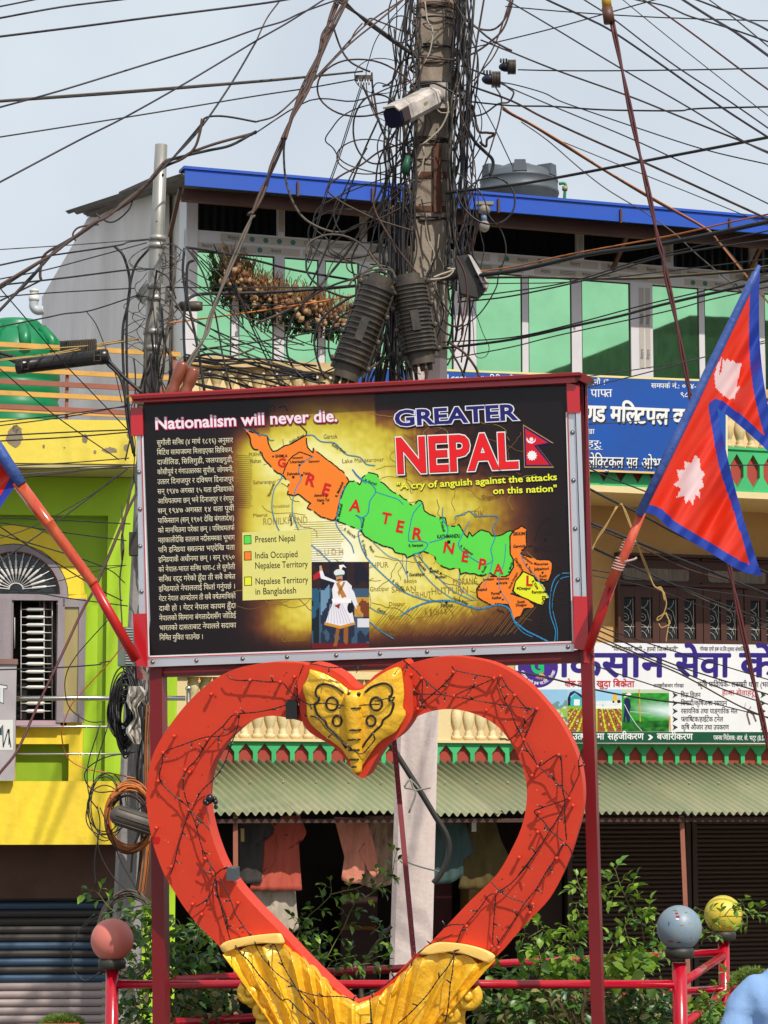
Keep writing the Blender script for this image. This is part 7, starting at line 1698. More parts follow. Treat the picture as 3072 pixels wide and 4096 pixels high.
W2('उत्पादनमा',84,924,336,924,76,WT,.02,z=.004);W2('सहजीकरण',364,924,655,924,76,WT,.02,z=.004);W2('बजारीकरण',762,924,1050,926,76,WT,.02,z=.004);W2('प्रबन्ध निर्देशक: आर. के. भट्ट (B.Sc.Ag)',1218,928,1690,932,56,WT,.01,z=.004)
for x in(20,688):wpoly([(x,886),(x+22,886),(x+44,906),(x+20,928),(x,928),(x+20,906)],WT,.004)
ec=(2152,2668)
poly(lt,SW,circ(ec[0],ec[1],80,82,36),S(72,36,140),.003)
text_px(lt,SW,'G',(2123,2692),(2178,2692),88,S(30,190,110),.04,.004)
for k in range(9):a=PI*(.15+.7*k/8);stroke(lt,SW,[(ec[0]+14,ec[1]+20),(ec[0]+14+16*math.cos(a),ec[1]+34+8*math.sin(a)),(ec[0]+14+26*math.cos(a),ec[1]+36+14*math.sin(a))],2,S(230,170,120),.0045)
geo,Wt=text_geo('गोरखा एग्रो हब प्रा.लि. गोरखा',.02)
for v,f in geo:
 pts=[]
 for x,y in v:
  a=PI*(.93-.86*x/Wt);rr_=71-y*17;pts.append(SW.at(ec[0]+rr_*math.cos(a),ec[1]+rr_*math.sin(a),.0045))
 lt.add(pts,f,WT)
rp_=random.Random(4)
def pic(x0,y0,x1,y1,fn,nx=50,ny=36):
 b=MB();b.grid([SW.at(*R2([(x0+(x1-x0)*i/(nx-1),y0+(y1-y0)*j/(ny-1))])[0],.002)for j in range(ny)for i in range(nx)],nx,ny,col=lambda i,j:fn(i/nx,j/ny),sm=False)
 O('printed_picture',b,PRINT,ws,kind='stuff')
def f1(u,v):
 n_=noise.noise(Vector((u*9,v*9,2)))
 if v<.42+n_*.08:return S(150,196,226)if v<.3+n_*.15 else S(110,150,150)
 if v<.62:return S(150,190,80)if n_>-.1 else S(210,214,190)
 return S(200,210,170)if n_>0 else S(110,130,100)
def f2(u,v):
 n_=noise.noise(Vector((u*12,v*9,5)))
 if v<.3+n_*.1:return S(160,210,240)
 if v<.42:return S(120,190,60)if u<.5 else S(240,244,240)
 k=((u-.5)/(v+.25)*7)%1.0
 if k<.22:return S(196,220,40)
 if k>.55 and k<.72 and(v*11)%1>.5:return S(40,80,40)if n_>0 else S(220,220,180)
 return S(158,88,40)
def f3(u,v):
 n_=noise.noise(Vector((u*8,v*14,9)))
 if v<.08:return S(200,210,180)
 s_=max(0,1-abs(v-.38-.1*u)*4.5)*max(0,u-.15)*1.6
 c=S(40+20*n_,150+40*n_,40)if v<.7 else S(30+30*n_,110+60*n_,30)
 w=S(220,240,236);s_=min(1,s_);return tuple(c[i]+(w[i]-c[i])*s_ for i in range(3))
pic(-340,520,38,860,f1);pic(40,520,478,860,f2);pic(480,520,860,860,f3)
wpoly([(42,590),(60,545),(95,530),(150,560),(168,600),(150,585),(100,545),(66,575),(64,650),(42,650)],S(26,30,60),.004);wpoly([(66,590),(100,552),(160,596),(160,652),(66,652)],S(60,180,190),.0036);wpoly([(92,600),(140,600),(140,650),(92,650)],S(236,240,240),.0042)
wpoly([(410,560),(440,560),(440,600),(470,600),(470,622),(400,622)],S(236,190,40),.0036);wpoly(circ(455,618,14,14,12),S(30,30,30),.0042);wpoly(circ(412,620,9,9,12),S(30,30,30),.0042)
for k in range(15):wpoly([(272+k*13,645),(272+k*13,616),(277+k*13,608),(282+k*13,616),(282+k*13,645)],WT,.0037)
wpoly([(498,600),(520,585),(545,600),(552,660),(540,700),(548,780),(520,782),(512,730),(505,785),(490,780),(500,680)],S(24,30,80),.0036);wpoly([(492,585),(508,560),(540,545),(558,560),(530,580)],WT,.0042)
for pts,c,w in(([(500,640),(540,720),(600,810),(640,855)],WT,2),([(548,700),(620,705),(700,715)],S(210,230,220),2),([(620,520),(628,780)],S(210,170,40),4),([(866,735),(872,850)],S(236,170,40),5),
([(1480,632),(1470,665),(1500,690)],S(200,206,210),4),([(1500,690),(1490,720),(1512,800)],S(120,90,80),6),([(1500,690),(1540,720),(1562,775)],S(120,90,80),6),([(1520,660),(1505,690)],S(150,154,160),5)):
 stroke(lt,SW,R2(pts),w,c,.0046)
O('lettering',lt,PRINT,ws,kind='stuff')
# ------------------------------------------------ clothes hanging in the shop
CLP=AE.shift(-.5)
def cloth(name,lab,K,pts,col,var=.2,off=0,cat='garment',wr=.03,bump=.3):
 pp=resample(K(pts),80,True,1);cxx=sum(p[0]for p in pp)/80;cyy=sum(p[1]for p in pp)/80;m=MB();V=[];fr=random.Random(len(lab))
 lv=(1.0,.86,.7,.5,.25)
 f_=lambda x,y:wr*(math.sin(x*.06+y*.012+off*9)+.5*math.sin(x*.13-y*.02)+.4*math.sin(x*.03+y*.05))*.6
 for sc_ in lv:V+=[CLP.at(cxx+(p[0]-cxx)*sc_,cyy+(p[1]-cyy)*sc_,off+f_(cxx+(p[0]-cxx)*sc_,cyy+(p[1]-cyy)*sc_))for p in pp]
 V.append(CLP.at(cxx,cyy,off+f_(cxx,cyy)));n=80;L=len(lv)
 m.add(V,[(a*n+k,(a+1)*n+k,(a+1)*n+(k+1)%n,a*n+(k+1)%n)for a in range(L-1)for k in range(n)]+[((L-1)*n+k,L*n,(L-1)*n+(k+1)%n)for k in range(n)],None,True)
 o=O(name,m,M('cloth_'+lab[:14],col,.85,var=var,vs=8,bump=bump,bs=40,streak=(2,2,.5)),None,lab,cat)
 md=o.modifiers.new('thick','SOLIDIFY');md.thickness=.006;return o
cloth('shirt','dark grey shirt hanging beside the left awning post',G2,[(290,150),(515,130),(578,245),(520,318),(490,310),(480,500),(470,690),(280,700),(285,400)],S(70,64,62),off=.03)
cs=cloth('shirt','coral polo shirt with short sleeves hanging in the shop',G2,[(515,128),(545,160),(575,215),(600,185),(640,130),(790,130),(845,270),(812,335),(778,335),(790,550),(805,750),(590,756),(375,750),(380,690),(465,690),(480,480),(490,330),(525,315),(578,250)],S(206,92,72),off=0,wr=.02)
O('chest_patch',MB().prism([CLP.at(x,y,.075)for x,y in G2([(664,284),(690,284),(690,295),(664,295)])],-CLP.n*.01),M('patch_dark',(.02,.02,.02),.6),cs)
cloth('trousers','pale beige trousers hanging below the coral polo shirt',G2,[(340,745),(600,752),(748,750),(760,900),(780,1060),(690,1140),(560,1100),(430,900)],S(196,180,160),off=-.12)
cloth('blouse','salmon pink blouse hanging left of the whitewashed pole',G2,[(1075,140),(1200,145),(1340,150),(1385,300),(1420,430),(1440,600),(1400,650),(1340,560),(1320,350),(1325,600),(1290,690),(1200,697),(1130,660),(1158,470),(1120,320),(1085,190)],S(236,150,122),off=.03)
cloth('curtain','patterned pinkish beige cloth hanging behind the salmon blouse',G2,[(1320,130),(1580,130),(1575,500),(1550,700),(1400,735),(1270,690),(1300,400)],S(206,164,136),off=-.12,cat='cloth',var=.5)
cloth('shirt','dark teal shirt hanging right of the whitewashed pole',G3,[(310,165),(610,170),(660,330),(700,490),(600,575),(602,720),(480,790),(320,800)],S(68,92,88),off=.02)
cloth('dress','olive brown dress hanging right of the teal shirt',G3,[(630,170),(900,180),(960,380),(1035,540),(985,700),(800,850),(700,848),(552,840),(600,575),(700,490),(660,330)],S(96,80,34),off=-.05)
for nm,lab,K,q,col in(('price_tag','white price tag hanging at the olive dress',G3,[(680,192),(724,192),(724,300),(680,300)],(.7,.68,.64)),('price_tag','yellowish tag hanging beside the dark grey shirt',G2,[(296,236),(326,236),(326,345),(298,345)],S(206,176,110))):
 O(nm,MB().prism([CLP.at(x,y,.12)for x,y in K(q)],-CLP.n*.004),M('tag_'+lab[:4],col,.6),None,lab,'tag')
SHP=MP.shift(-1.2)
for nm,lab,K,q,col,d_ in(('cardboard_box','wide cardboard box on the shop shelf seen through the heart',G3,[(930,172),(1190,176),(1190,296),(930,275)],S(216,176,116),.4),('wooden_cabinet','dark carved cabinet with a golden lattice band inside the shop',G2,[(1130,720),(1430,720),(1430,1500),(1120,1500)],S(70,30,20),.4),
('counter_panel','tan panel standing low in the shop left of the ring',G3,[(655,850),(820,840),(660,1120),(655,1000)],S(226,176,116),.3),('door_curtain','dark red door cloth behind the teal shirt',G3,[(330,790),(490,790),(490,1260),(320,1280)],S(90,20,22),.1)):
 o=O(nm,MB().prism([SHP.at(x,y)for x,y in K(q)],-SHP.n*d_),M('mat_'+nm,col,.6,var=.2),None,lab,nm.split('_')[-1])
 if nm=='wooden_cabinet':
  g_=MB()
  for i in range(22):
   for s_ in(-1,1):
    x=1152+i*12.2;g_.tube([SHP.at(*G2([(x-6*s_,1044)])[0],.01),SHP.at(*G2([(x+6*s_,1080)])[0],.01)],.006,4)
  O('golden_lattice',g_,M('lattice_gold',S(190,140,70),.4,metal=.3),o,kind='stuff')
  # ------------------------------------------------ lamp under the roof, hanging garlic
lc=P(1938,905,27.0);lamp=T('light_bulb','unlit white bulb in a holder under the blue roof edge','bulb',tuple(lc))
O('glass',MB().sphere(lc,.058,16,12,sc=(1,1,1.15)),M('bulb_glass',(.30,.26,.23),.15),lamp)
O('neck',MB().tube([lc+Vector((0,0,.05)),lc+Vector((-.01,0,.14))],.032,12),M('bulb_neck',S(120,140,170),.4),lamp)
O('holder',MB().lathe([(.04,.14),(.065,.155),(.065,.20),(.05,.23)],14,lc).box(tuple(lc+Vector((-.09,-.05,.235))),tuple(lc+Vector((.10,.05,.27)))),M('holder_cream',S(150,142,128),.5),lamp)
GY=26.98
gar=T('garlic_garland','long garland of drying garlic bulbs hanging across the left green windows','garlic',tuple(P(1150,1200,GY)))
path=smooth([MP.at(x,y,.17)for x,y in((900,1075),(960,1110),(1024,1165),(1150,1205),(1260,1230),(1395,1275))],10)
rg=random.Random(9);gm_=[M('garlic_a',S(150,106,72),.75,var=.8,vs=30,tint=S(84,54,36)),M('garlic_b',S(124,84,56),.75,var=.8,vs=30,tint=S(70,44,30)),M('garlic_c',S(196,160,118),.7,var=.7,vs=30,tint=S(120,84,56))]
base=MB();base.lathe([(.001,-.05),(.028,-.038),(.040,-.012),(.036,.012),(.018,.032),(.008,.055)],9)
gme=[mesh_from('garlic_bulb',base,g_)for g_ in gm_]
for k in range(230):
 p=path[rg.randrange(len(path))]+Vector((rg.uniform(-.08,.08),rg.uniform(-.10,.03),rg.gauss(-.02,.085)))
 inst('garlic_bulb',rg.choice(gme),p,gar,rot=(rg.uniform(-.9,.9),rg.uniform(-.9,.9),rg.uniform(0,6)),scale=rg.uniform(.55,.9))
st=MB();tf=MB()
for k in range(560):
 p=path[rg.randrange(len(path))]+Vector((rg.uniform(-.08,.08),rg.uniform(-.1,.08),rg.uniform(-.02,.10)))
 q=p+Vector((rg.uniform(-.10,.10),rg.uniform(-.06,.06),rg.uniform(.08,.24)*(1.1 if p.x<P(1000,0,GY).x else 1)));st.tube([p,p.lerp(q,.5)+Vector((rg.uniform(-.02,.02),0,0)),q],.0045,3,cap=False)
for k in range(380):
 p=path[rg.randrange(len(path))]+Vector((rg.uniform(-.10,.10),rg.uniform(0,.03),rg.uniform(-.22,-.02)));tf.tube([p,p+Vector((rg.uniform(-.05,.05),rg.uniform(-.02,.02),rg.uniform(-.12,.05)))],.010,3)
O('dry_stalks',st,M('dry_stalk',S(176,128,78),.8,var=.5,vs=15,tint=S(110,74,40)),gar,kind='stuff');O('dark_roots',tf,M('dark_root',(.016,.022,.012),.9),gar,kind='stuff')
O('hanging_wire',MB().tube([path[0]+Vector((-.2,0,.15))]+path+[path[-1]+Vector((.2,0,.05))],.008,5),cblack,gar)
# ------------------------------------------------ flags
def dseg(p,a,b):
 ax,ay=b[0]-a[0],b[1]-a[1];t=max(0,min(1,((p[0]-a[0])*ax+(p[1]-a[1])*ay)/(ax*ax+ay*ay)));return math.hypot(p[0]-a[0]-t*ax,p[1]-a[1]-t*ay)
satin=M('satin_flag_cloth',attr=True,rough=.36,var=.08,vs=2,spec=.5,sub=.15)
FR,FB_,FW=S(232,50,22,1),S(36,66,168,1),S(238,206,206,1)
fg=T('nepal_flag','red double pennant flag with blue border and white sun on the right slanted stick','flag',tuple(P(2567,2050,13.1)))
B_,M_,A_=(3040,1058),(2775,1612),(2570,2048);N_,T1,T2=(2868,1630),(3125,1856),(3048,2304)
right=sm2([B_,(3030,1350),(3052,1580),T1],8);low1=sm2([T1,(2975,1712),N_],8);right2=sm2([N_,(2908,1850),(2962,2020),(3002,2150),T2],6);low2=sm2([T2,(2960,2280),(2850,2215),(2740,2150),(2671,2105),(2620,2060),A_],6)
border=right+low1[1:]+right2[1:]+low2[1:]
moon=R3([(1285,55),(1250,120),(1225,200),(1235,300),(1300,370),(1355,400),(1390,390),(1400,350),(1440,290),(1405,300),(1415,240),(1430,200),(1445,105),(1400,110),(1375,80),(1355,95),(1330,65),(1315,95),(1295,72),(1285,170),(1262,205)])
sunp=R3([(1070,845),(1105,880),(1115,960),(1150,1000),(1125,1040),(1143,1110),(1105,1120),(1110,1200),(1075,1165),(1050,1250),(1020,1205),(990,1250),(985,1180),(920,1190),(955,1120),(895,1085),(945,1050),(920,970),(985,965),(985,900),(1040,915)])
def fcol(x,y):
 d_=min(dseg((x,y),a,b)for a,b in zip(border,border[1:]))
 if d_<34:return FB_
 if inside((x,y),moon)or inside((x,y),sunp):return FW
 return FR
def fdepth(x,y,s):
 dd=dseg((x,y),B_,A_);w=min(1,dd/120.);ph=(x*.8+y*.25)
 return 13.12+w*(.040*math.sin(dd*.028+y*.003)+.016*math.sin(dd*.062-y*.005+1)+.006*math.sin(dd*.11+y*.02))-.12*w*dd/500.
def patch(rows,nx,ny):
 m=MB();pix=[rows(i/(nx-1),j/(ny-1))for j in range(ny)for i in range(nx)]
 m.grid([P(x,y,fdepth(x,y,0))for x,y in pix],nx,ny,col=lambda i,j:fcol((pix[j*nx+i][0]+pix[(j+1)*nx+i+1][0])/2,(pix[j*nx+i][1]+pix[(j+1)*nx+i+1][1])/2));return m
lerp2=lambda a,b,t:(a[0]+(b[0]-a[0])*t,a[1]+(b[1]-a[1])*t)
bot_u=resample([M_,N_,(2975,1712),T1],69,False);bot_u=[(lambda t:lerp2(M_,N_,t/.3)if t<.3 else lerp2(N_,T1,(t-.3)/.7))(i/69)for i in range(70)]
def rowU(s,t):
 p=lerp2(B_,bot_u[int(round(s*69))],t);return p[0]-36*math.sin(PI*t)*max(0,s-.3)/.7,p[1]+(0 if s<.3 else-8*math.sin((s-.3)/.7*PI)*t)
fu=O('flag_cloth',patch(rowU,70,110),satin,fg)
lowl=resample([A_,(2620,2062),(2671,2107),(2740,2152),(2850,2217),(2960,2282),T2],69,False);topl=[lerp2(M_,N_,i/69)for i in range(70)]
def rowL(s,t):
 k=int(round(s*69));p=lerp2(topl[k],lowl[k],t);return p[0]-14*math.sin(PI*t)*s,p[1]
mlow=patch(rowL,70,110);mesh_l=O('flag_cloth',mlow,satin,fg)
stick=[P(2345,2612,13.3),P(2448,2335,13.2),P(2567,2050,13.1)]
redw=M('red_stained_bamboo',S(204,58,40),.5,var=.7,vs=10,tint=S(226,120,84),bump=.3,streak=(3,3,.4));bsl=M('blue_sleeve_cloth',S(48,80,158),.45,var=.5,vs=10,tint=S(96,124,186),bump=.8,bs=22)
O('sleeve',MB().tube([P(2555,2060,13.08),P(2700,1765,13.07),P(2860,1430,13.05),P(3000,1140,13.03),P(3038,1062,13.02)],[.023,.025,.024,.022,.010],12),bsl,fg)
fst=T('flag_stick','red bamboo stick slanting up right from the board corner, carrying the big flag','stick',tuple(stick[0]))
O('steel_socket',MB().tube([P(2350,2605,13.35),P(2452,2320,13.25)],.026,8),M('red_socket',S(204,30,30),.3,var=.2),fst)
O('bamboo',MB().tube([P(2438,2345,13.2),P(2500,2215,13.16),P(2568,2050,13.1)],[.028,.025,.022],10),redw,fst)
tw=MB()
for k in range(12):
 t=.08+.035*k;c=P(2438+(2568-2438)*(t+.12),2345+(2050-2345)*(t+.12),13.18);ax_=(P(2568,2050,13.1)-P(2438,2345,13.2)).normalized();e=ax_.orthogonal().normalized();g_=ax_.cross(e)
 if k in(5,6):continue
 tw.tube([c+(e*math.cos(a)+g_*math.sin(a))*.030+ax_*.004*a for a in[i*PI/5 for i in range(11)]],.0045,4)
tw.tube([P(x,y,13.1)for x,y in R3([(500,1710),(540,1700),(580,1690),(600,1675)])],.006,5)
O('string_binding',tw,M('white_pink_string',S(216,180,170),.7,var=.4),fst,kind='stuff')
ls_=T('flag_stick','glossy red bamboo stick slanting up left from the board corner','stick',tuple(P(540,2625,13.6)))
O('steel_socket',MB().tube([P(545,2640,13.62),P(372,2335,13.5)],.028,8),M('red_socket',S(204,30,30),.3),ls_)
def lst(t):return P(374+(68-374)*t,2335+(1925-2335)*t,13.5-.1*t)
O('bamboo',MB().tube([lst(t)for t in(0,.02,.5,.585,.59,.60,.61,1)],[.030,.028,.031,.033,.036,.036,.033,.036],14),M('glossy_red_bamboo',S(196,28,22),.14,var=.85,vs=3.5,tint=S(206,120,60),coat=.6,streak=(3,3,.5)),ls_)
lf=T('nepal_flag','corner of a red and blue flag on the stick at the left edge','flag',tuple(P(40,1900,13.4)))
O('sleeve',MB().tube([P(85,1938,13.39),P(0,1808,13.37),P(-140,1600,13.34)],[.032,.036,.036],12),bsl,lf)
def rowF(s,t):
 a=lerp2((70,1930),(-140,1600),s);b=lerp2((-60,2120),(-300,2300),s);return lerp2(a,b,t)
m=MB();pix=[rowF(i/29,j/29)for j in range(30)for i in range(30)]
m.grid([P(x,y,13.40+.04*math.sin((x+y)*.03))for x,y in pix],30,30,col=lambda i,j:FB_ if i<3 or j>26 else FR);O('flag_cloth',m,satin,lf)
for pts,lab in(([(440,1262),(350,1420),(290,1510),(232,1622)],'tan string slanting left of the red flag stick'),([(465,1245),(480,1250),(520,1340),(600,1560),(680,1760),(740,1905),(790,1920),(815,1960),(825,2020)],'long doubled tan string falling from the flag stick over the window')):
 cab(R3(pts),14.0,.0038,ctan,lab,cat='string',name='string',strands=2)
cab(G4([(560,500),(620,540),(655,640),(640,720),(620,760),(570,790),(565,820),(600,800),(640,750),(670,800),(690,850),(610,890),(580,850)]),14.0,.0035,ctan,'knotted end of the tan string in front of the casements',cat='string',name='string');cab(G4([(650,740),(680,830),(665,930),(650,1035)]),14.0,.0035,ctan,'tail of the knotted tan string',cat='string',name='string')
# ------------------------------------------------ red steel stay and black hose by the whitewashed pole
st_=O('steel_stay',MB().tube([P(1573,2930,14.4),P(1620,3440,14.2),P(1655,3820,14.1),P(1690,4200,14.0)],.020,4,sm=False),M('red_oxide_steel',S(134,20,34),.4,var=.2),None,'thin dark red steel stay with bolt holes behind the heart ring','stay')
for k in range(34):
 f=k/33;x=1573+(1658-1573)*f;y=2960+(3840-2960)*f
 O('rivet',MB().sphere(P(x+3,y,14.38-.3*f-.02),.004,6,4),M('pale_rivet',S(190,90,90),.4),st_)
cab(H2([(60,600),(105,680),(200,830),(320,1020),(450,1235),(520,1350),(545,1450),(530,1560),(480,1659),(430,1720)]),18.4,.021,M('black_hose',(.03,.026,.022),.4,var=.3),'thick black hose hanging in a curve from the whitewashed pole',cat='hose',name='hose',n=10)
for pts in([(260,950),(290,1030),(330,1030),(410,1015)],[(215,1015),(300,1045),(250,1200)],[(330,1030),(260,960),(215,1010)]):cab(H2(pts),18.3,.007,M('grey_tie',S(150,146,136),.6),'grey ties holding the black hose to the whitewashed pole','grey ties on the black hose',cat='tie',name='tie')
cab(H4([(400,55),(500,110),(620,150),(720,175),(775,195),(740,205)]),18.4,.006,M('green_grey_wire',S(96,116,106),.5),'green grey wire tied round the whitewashed pole below the hose')
# ------------------------------------------------ shrubs
def leafmesh(wd,bend,mat,L=.05):
 m=MB();m.add([(0,0,0),(-wd*.6,.30,.07),(0,.28,0),(wd*.6,.30,.07),(-wd*.62,.62,.09-bend*.3),(0,.62,-bend*.3),(wd*.62,.62,.09-bend*.3),(0,1.0,-bend)],
[(0,2,1),(0,3,2),(1,2,5,4),(2,3,6,5),(4,5,7),(5,6,7)],None,True)
 return[v*L for v in m.v],m.f,mat
lm=[M('leaf_fresh',S(150,190,62,1),.42,var=.3,vs=14,sub=.35,spec=.5,rnd=.3),M('leaf_mid',S(104,150,56,1),.4,var=.3,vs=14,sub=.3,spec=.5,rnd=.3),M('leaf_deep',S(58,100,50,1),.36,var=.3,vs=14,sub=.2,spec=.6),M('leaf_dusty',S(160,160,100,1),.6,var=.4,vs=14,sub=.25)]
LV=[]
for i,mt in enumerate(lm):
 for wd,bd in((.42,.12),(.52,.3)):
  v,f,_=leafmesh(wd,bd,mt);mb=MB().add(v,f,None,True);LV.append(mesh_from('leaf',mb,mt))
stemm=M('green_stem',S(120,130,60),.6,var=.3);barkm=M('brown_stem',S(96,70,50),.8,var=.4)
rs=random.Random(17)
def rotto(d,roll):
 d=d.normalized();q=d.to_track_quat('Y','Z');return(q@Matrix.Rotation(roll,3,'Y').to_quaternion()).to_euler()
class Shrub:
 def __init__(s,lab,loc):s.root=T('rose_shrub',lab,'shrub',loc);s.n=0;s.bulk={};s.stem=MB()
 def leaf(s,p,d,size,mi,roll=0):
  if s.n<290:
   s.n+=1;inst('leaf',LV[mi*2+rs.randrange(2)],p,s.root,rot=rotto(d,roll),scale=size)
  else:
   v,f,_=leafmesh(.46,rs.uniform(.1,.3),None);R=rotto(d,roll).to_matrix();s.bulk.setdefault(mi,MB()).add([R@(Vector(q)*size)+p for q in v],f,None,True)
 def shoot(s,pts,Y,size=1.0,pals=(0,0,1),step=.045,r=.004):
  P3=smooth([P(x,y,Y+rs.uniform(-.05,.05))for x,y in pts],6);s.stem.tube(P3,r,5,r2=r*.4);acc=0;k=0
  for a,b in zip(P3,P3[1:]):
   acc+=(b-a).length
   if acc>step:
    acc=0;k+=1;t=(b-a).normalized();side=t.cross(Vector((0,-1,0))).normalized()*(1 if k%2 else-1)
    d=(side+t*.6+Vector((0,rs.uniform(-.7,.1),rs.uniform(-.2,.3)))).normalized();tw_=b+d*.05*size
    s.stem.tube([b,tw_],r*.4,3,cap=False)
    for dd in(d,(d+t*.9).normalized(),(d-t*.9).normalized()):
     s.leaf(tw_ if dd is d else b+d*.028*size,dd+Vector((0,rs.uniform(-.4,.1),rs.uniform(-.25,.1))),size*rs.uniform(.7,1.15),rs.choice(pals),rs.uniform(-.6,.6))
  for k in range(3):s.leaf(P3[-1],(P3[-1]-P3[-3]).normalized()+Vector((rs.uniform(-.6,.6),rs.uniform(-.3,.1),rs.uniform(-.2,.4))),size*.7,pals[0],rs.uniform(-.5,.5))
 def mass(s,x0,y0,x1,y1,Y0,Y1,n,pals=(1,2,2,3),size=1.1):
  for _ in range(n):
   x,y,yy=rs.uniform(x0,x1),rs.uniform(y0,y1),rs.uniform(Y0,Y1)
   if noise.noise(Vector((x*.012,y*.012,yy*.8)))<-.22:continue
   an=rs.uniform(0,2*PI);s.leaf(P(x,y,yy),Vector((math.cos(an),rs.uniform(-.7,.3),math.sin(an)*.7-.1)),size*rs.uniform(.6,1.4),rs.choice(pals),rs.uniform(-1,1))
 def done(s):
  O('stem',s.stem,stemm,s.root,kind='stuff')
  if s.bulk:
   big=MB();idx=[];ks=list(s.bulk)
   for i,k in enumerate(ks):
    mb=s.bulk[k];b=len(big.v);big.v+=mb.v;big.f+=[[b+q for q in f]for f in mb.f];big.c+=mb.c;big.smooth+=mb.smooth;idx+=[i]*len(mb.f)
   o=O('foliage',big,[lm[k]for k in ks],s.root,kind='stuff');o.data.polygons.foreach_set('material_index',idx)
GZ=.4
def foot(x,Y):return(P(x,4000,Y).x,Y,GZ)
s1=Shrub('leafy rose shrub behind the left post of the heart',foot(640,14.8))
for pts in([(1010,2100),(1080,1700),(1000,1500),(870,1400),(790,1330),(720,1240),(645,1215)],[(1100,2000),(1130,1700),(1080,1500),(1010,1400),(960,1380)],[(1120,1900),(1050,1820),(960,1770),(900,1750)],[(1240,2000),(1300,1800),(1400,1700),(1470,1520)],[(1250,1640),(1330,1600),(1440,1580),(1560,1530)],[(1130,1500),(1080,1420),(1070,1370)],[(960,2212),(1000,2060),(960,1960)],[(1240,1900),(1260,1700),(1250,1500)]):s1.shoot(D2(pts),14.75,1.15,(1,1,2,0))
s1.mass(480,3660,700,3960,14.6,15.2,260,(1,1,2,2,0));s1.mass(480,3960,620,4130,14.5,15.2,180,(2,2,1,3));s1.mass(680,3700,880,3940,14.7,15.4,230,(1,2,2,0));s1.mass(660,3940,960,4130,14.6,15.2,600,(2,3,3,2,1));s1.done()
s2=Shrub('thin rose shrub climbing inside the heart before the shop',foot(1250,15))
for pts in([(940,900),(1000,740),(1100,560),(1200,470),(1290,370),(1290,260)],[(1290,370),(1400,340),(1500,320),(1590,280),(1659,240),(1740,190)],[(1130,980),(1250,900),(1330,760),(1400,640),(1450,520),(1500,430)],[(1000,900),(960,760),(1010,600),(1060,540)],[(1310,1040),(1430,970),(1540,950),(1659,940),(1760,960)],[(1150,1000),(1200,850),(1180,730)],[(1250,1020),(1300,930),(1400,900),(1480,880)],[(1100,930),(1050,820),(1060,700),(1150,660)]):s2.shoot(H3(pts),14.9,1.1,(1,1,2,0))
for pts in([(170,700),(240,640),(250,600)],[(130,940),(220,890),(270,880)],[(200,330),(290,260),(350,200),(370,80),(390,10)],[(180,820),(250,740),(330,720)],[(110,400),(180,360),(260,300)]):s2.shoot(H4(pts),14.9,.95,(1,2,0))
s2.mass(1160,3740,1290,4000,14.8,15.3,190,(1,2,2));s2.mass(1120,3960,1560,4130,14.8,15.4,200,(2,2,3));s2.done()
for pts in([(1050,3950),(1150,3830)],):pass
br=T('cut_branch','bare grey branch leaning left of the whitewashed pole behind the rails','branch',foot(1440,15));O('stem',MB().tube(smooth([P(x,y,15)for x,y in H4([(90,1260),(110,1000),(180,850),(270,720),(345,630)])],5),.016,8,r2=.011),M('grey_bark',S(110,100,84),.8,var=.4),br)
s3=Shrub('bushy rose shrub between heart and right post',foot(2200,14.9))
for pts in([(850,1000),(860,800),(800,640),(740,560),(660,560)],[(740,600),(800,560),(870,520),(900,500)],[(880,850),(900,720),(860,640),(820,620)],[(1200,900),(1180,700),(1110,640),(1070,630)],[(1250,700),(1180,560),(1120,500),(1060,475)],[(1300,640),(1220,560),(1170,490)],[(960,900),(1000,740),(1060,720),(1130,710)],[(1320,260),(1270,170),(1220,90),(1200,10)],[(1320,220),(1240,150),(1180,90)],[(1300,290),(1240,260),(1180,270)],[(1320,420),(1270,370),(1220,380)],[(700,900),(760,860),(850,830)],[(300,900),(400,890),(460,930)]):s3.shoot([(1800+x*.4219,3500+y*.4219)for x,y in pts],14.9,1.3,(0,0,1))
s3.mass(2080,3830,2370,3930,14.7,15.3,190,(0,1,1,0,2),1.3);s3.mass(1930,3880,2120,3930,14.6,15.2,60,(1,2));s3.mass(1900,3960,2380,4130,14.6,15.3,1100,(3,3,2,1,1),1.15);s3.done()
s4=Shrub('tall rose shrub between the right post and the blue grey globe',foot(2500,15))
for pts in([(640,950),(620,850),(570,730),(540,660),(515,590),(500,540),(480,510)],[(500,900),(560,950),(600,1080),(640,1130)],[(640,900),(700,850),(770,830)],[(560,740),(480,735),(440,745)],[(570,730),(600,650),(640,640)],[(515,620),(460,635),(420,650)],[(720,1100),(700,960),(680,850),(640,780)],[(760,1100),(800,960),(840,880),(800,850)],[(430,1200),(480,1100),(550,1010),(580,940)],[(800,1250),(860,1150),(850,1050),(830,980)],[(520,1300),(600,1200),(660,1140)],[(600,1300),(700,1220),(790,1160)]):s4.shoot(R1(pts),14.95,1.2,(0,0,1,1))
s4.mass(2410,3760,2660,3930,14.7,15.5,150,(1,1,0,2,2),1.05);s4.mass(2420,3820,2580,3925,14.6,15.0,110,(0,0),1.6);s4.mass(2420,3950,2680,4130,14.7,15.4,700,(3,1,2,2),1.1);s4.done()
s5=Shrub('arching rose branches crossing in front of the yellow globe',foot(2790,15.6))
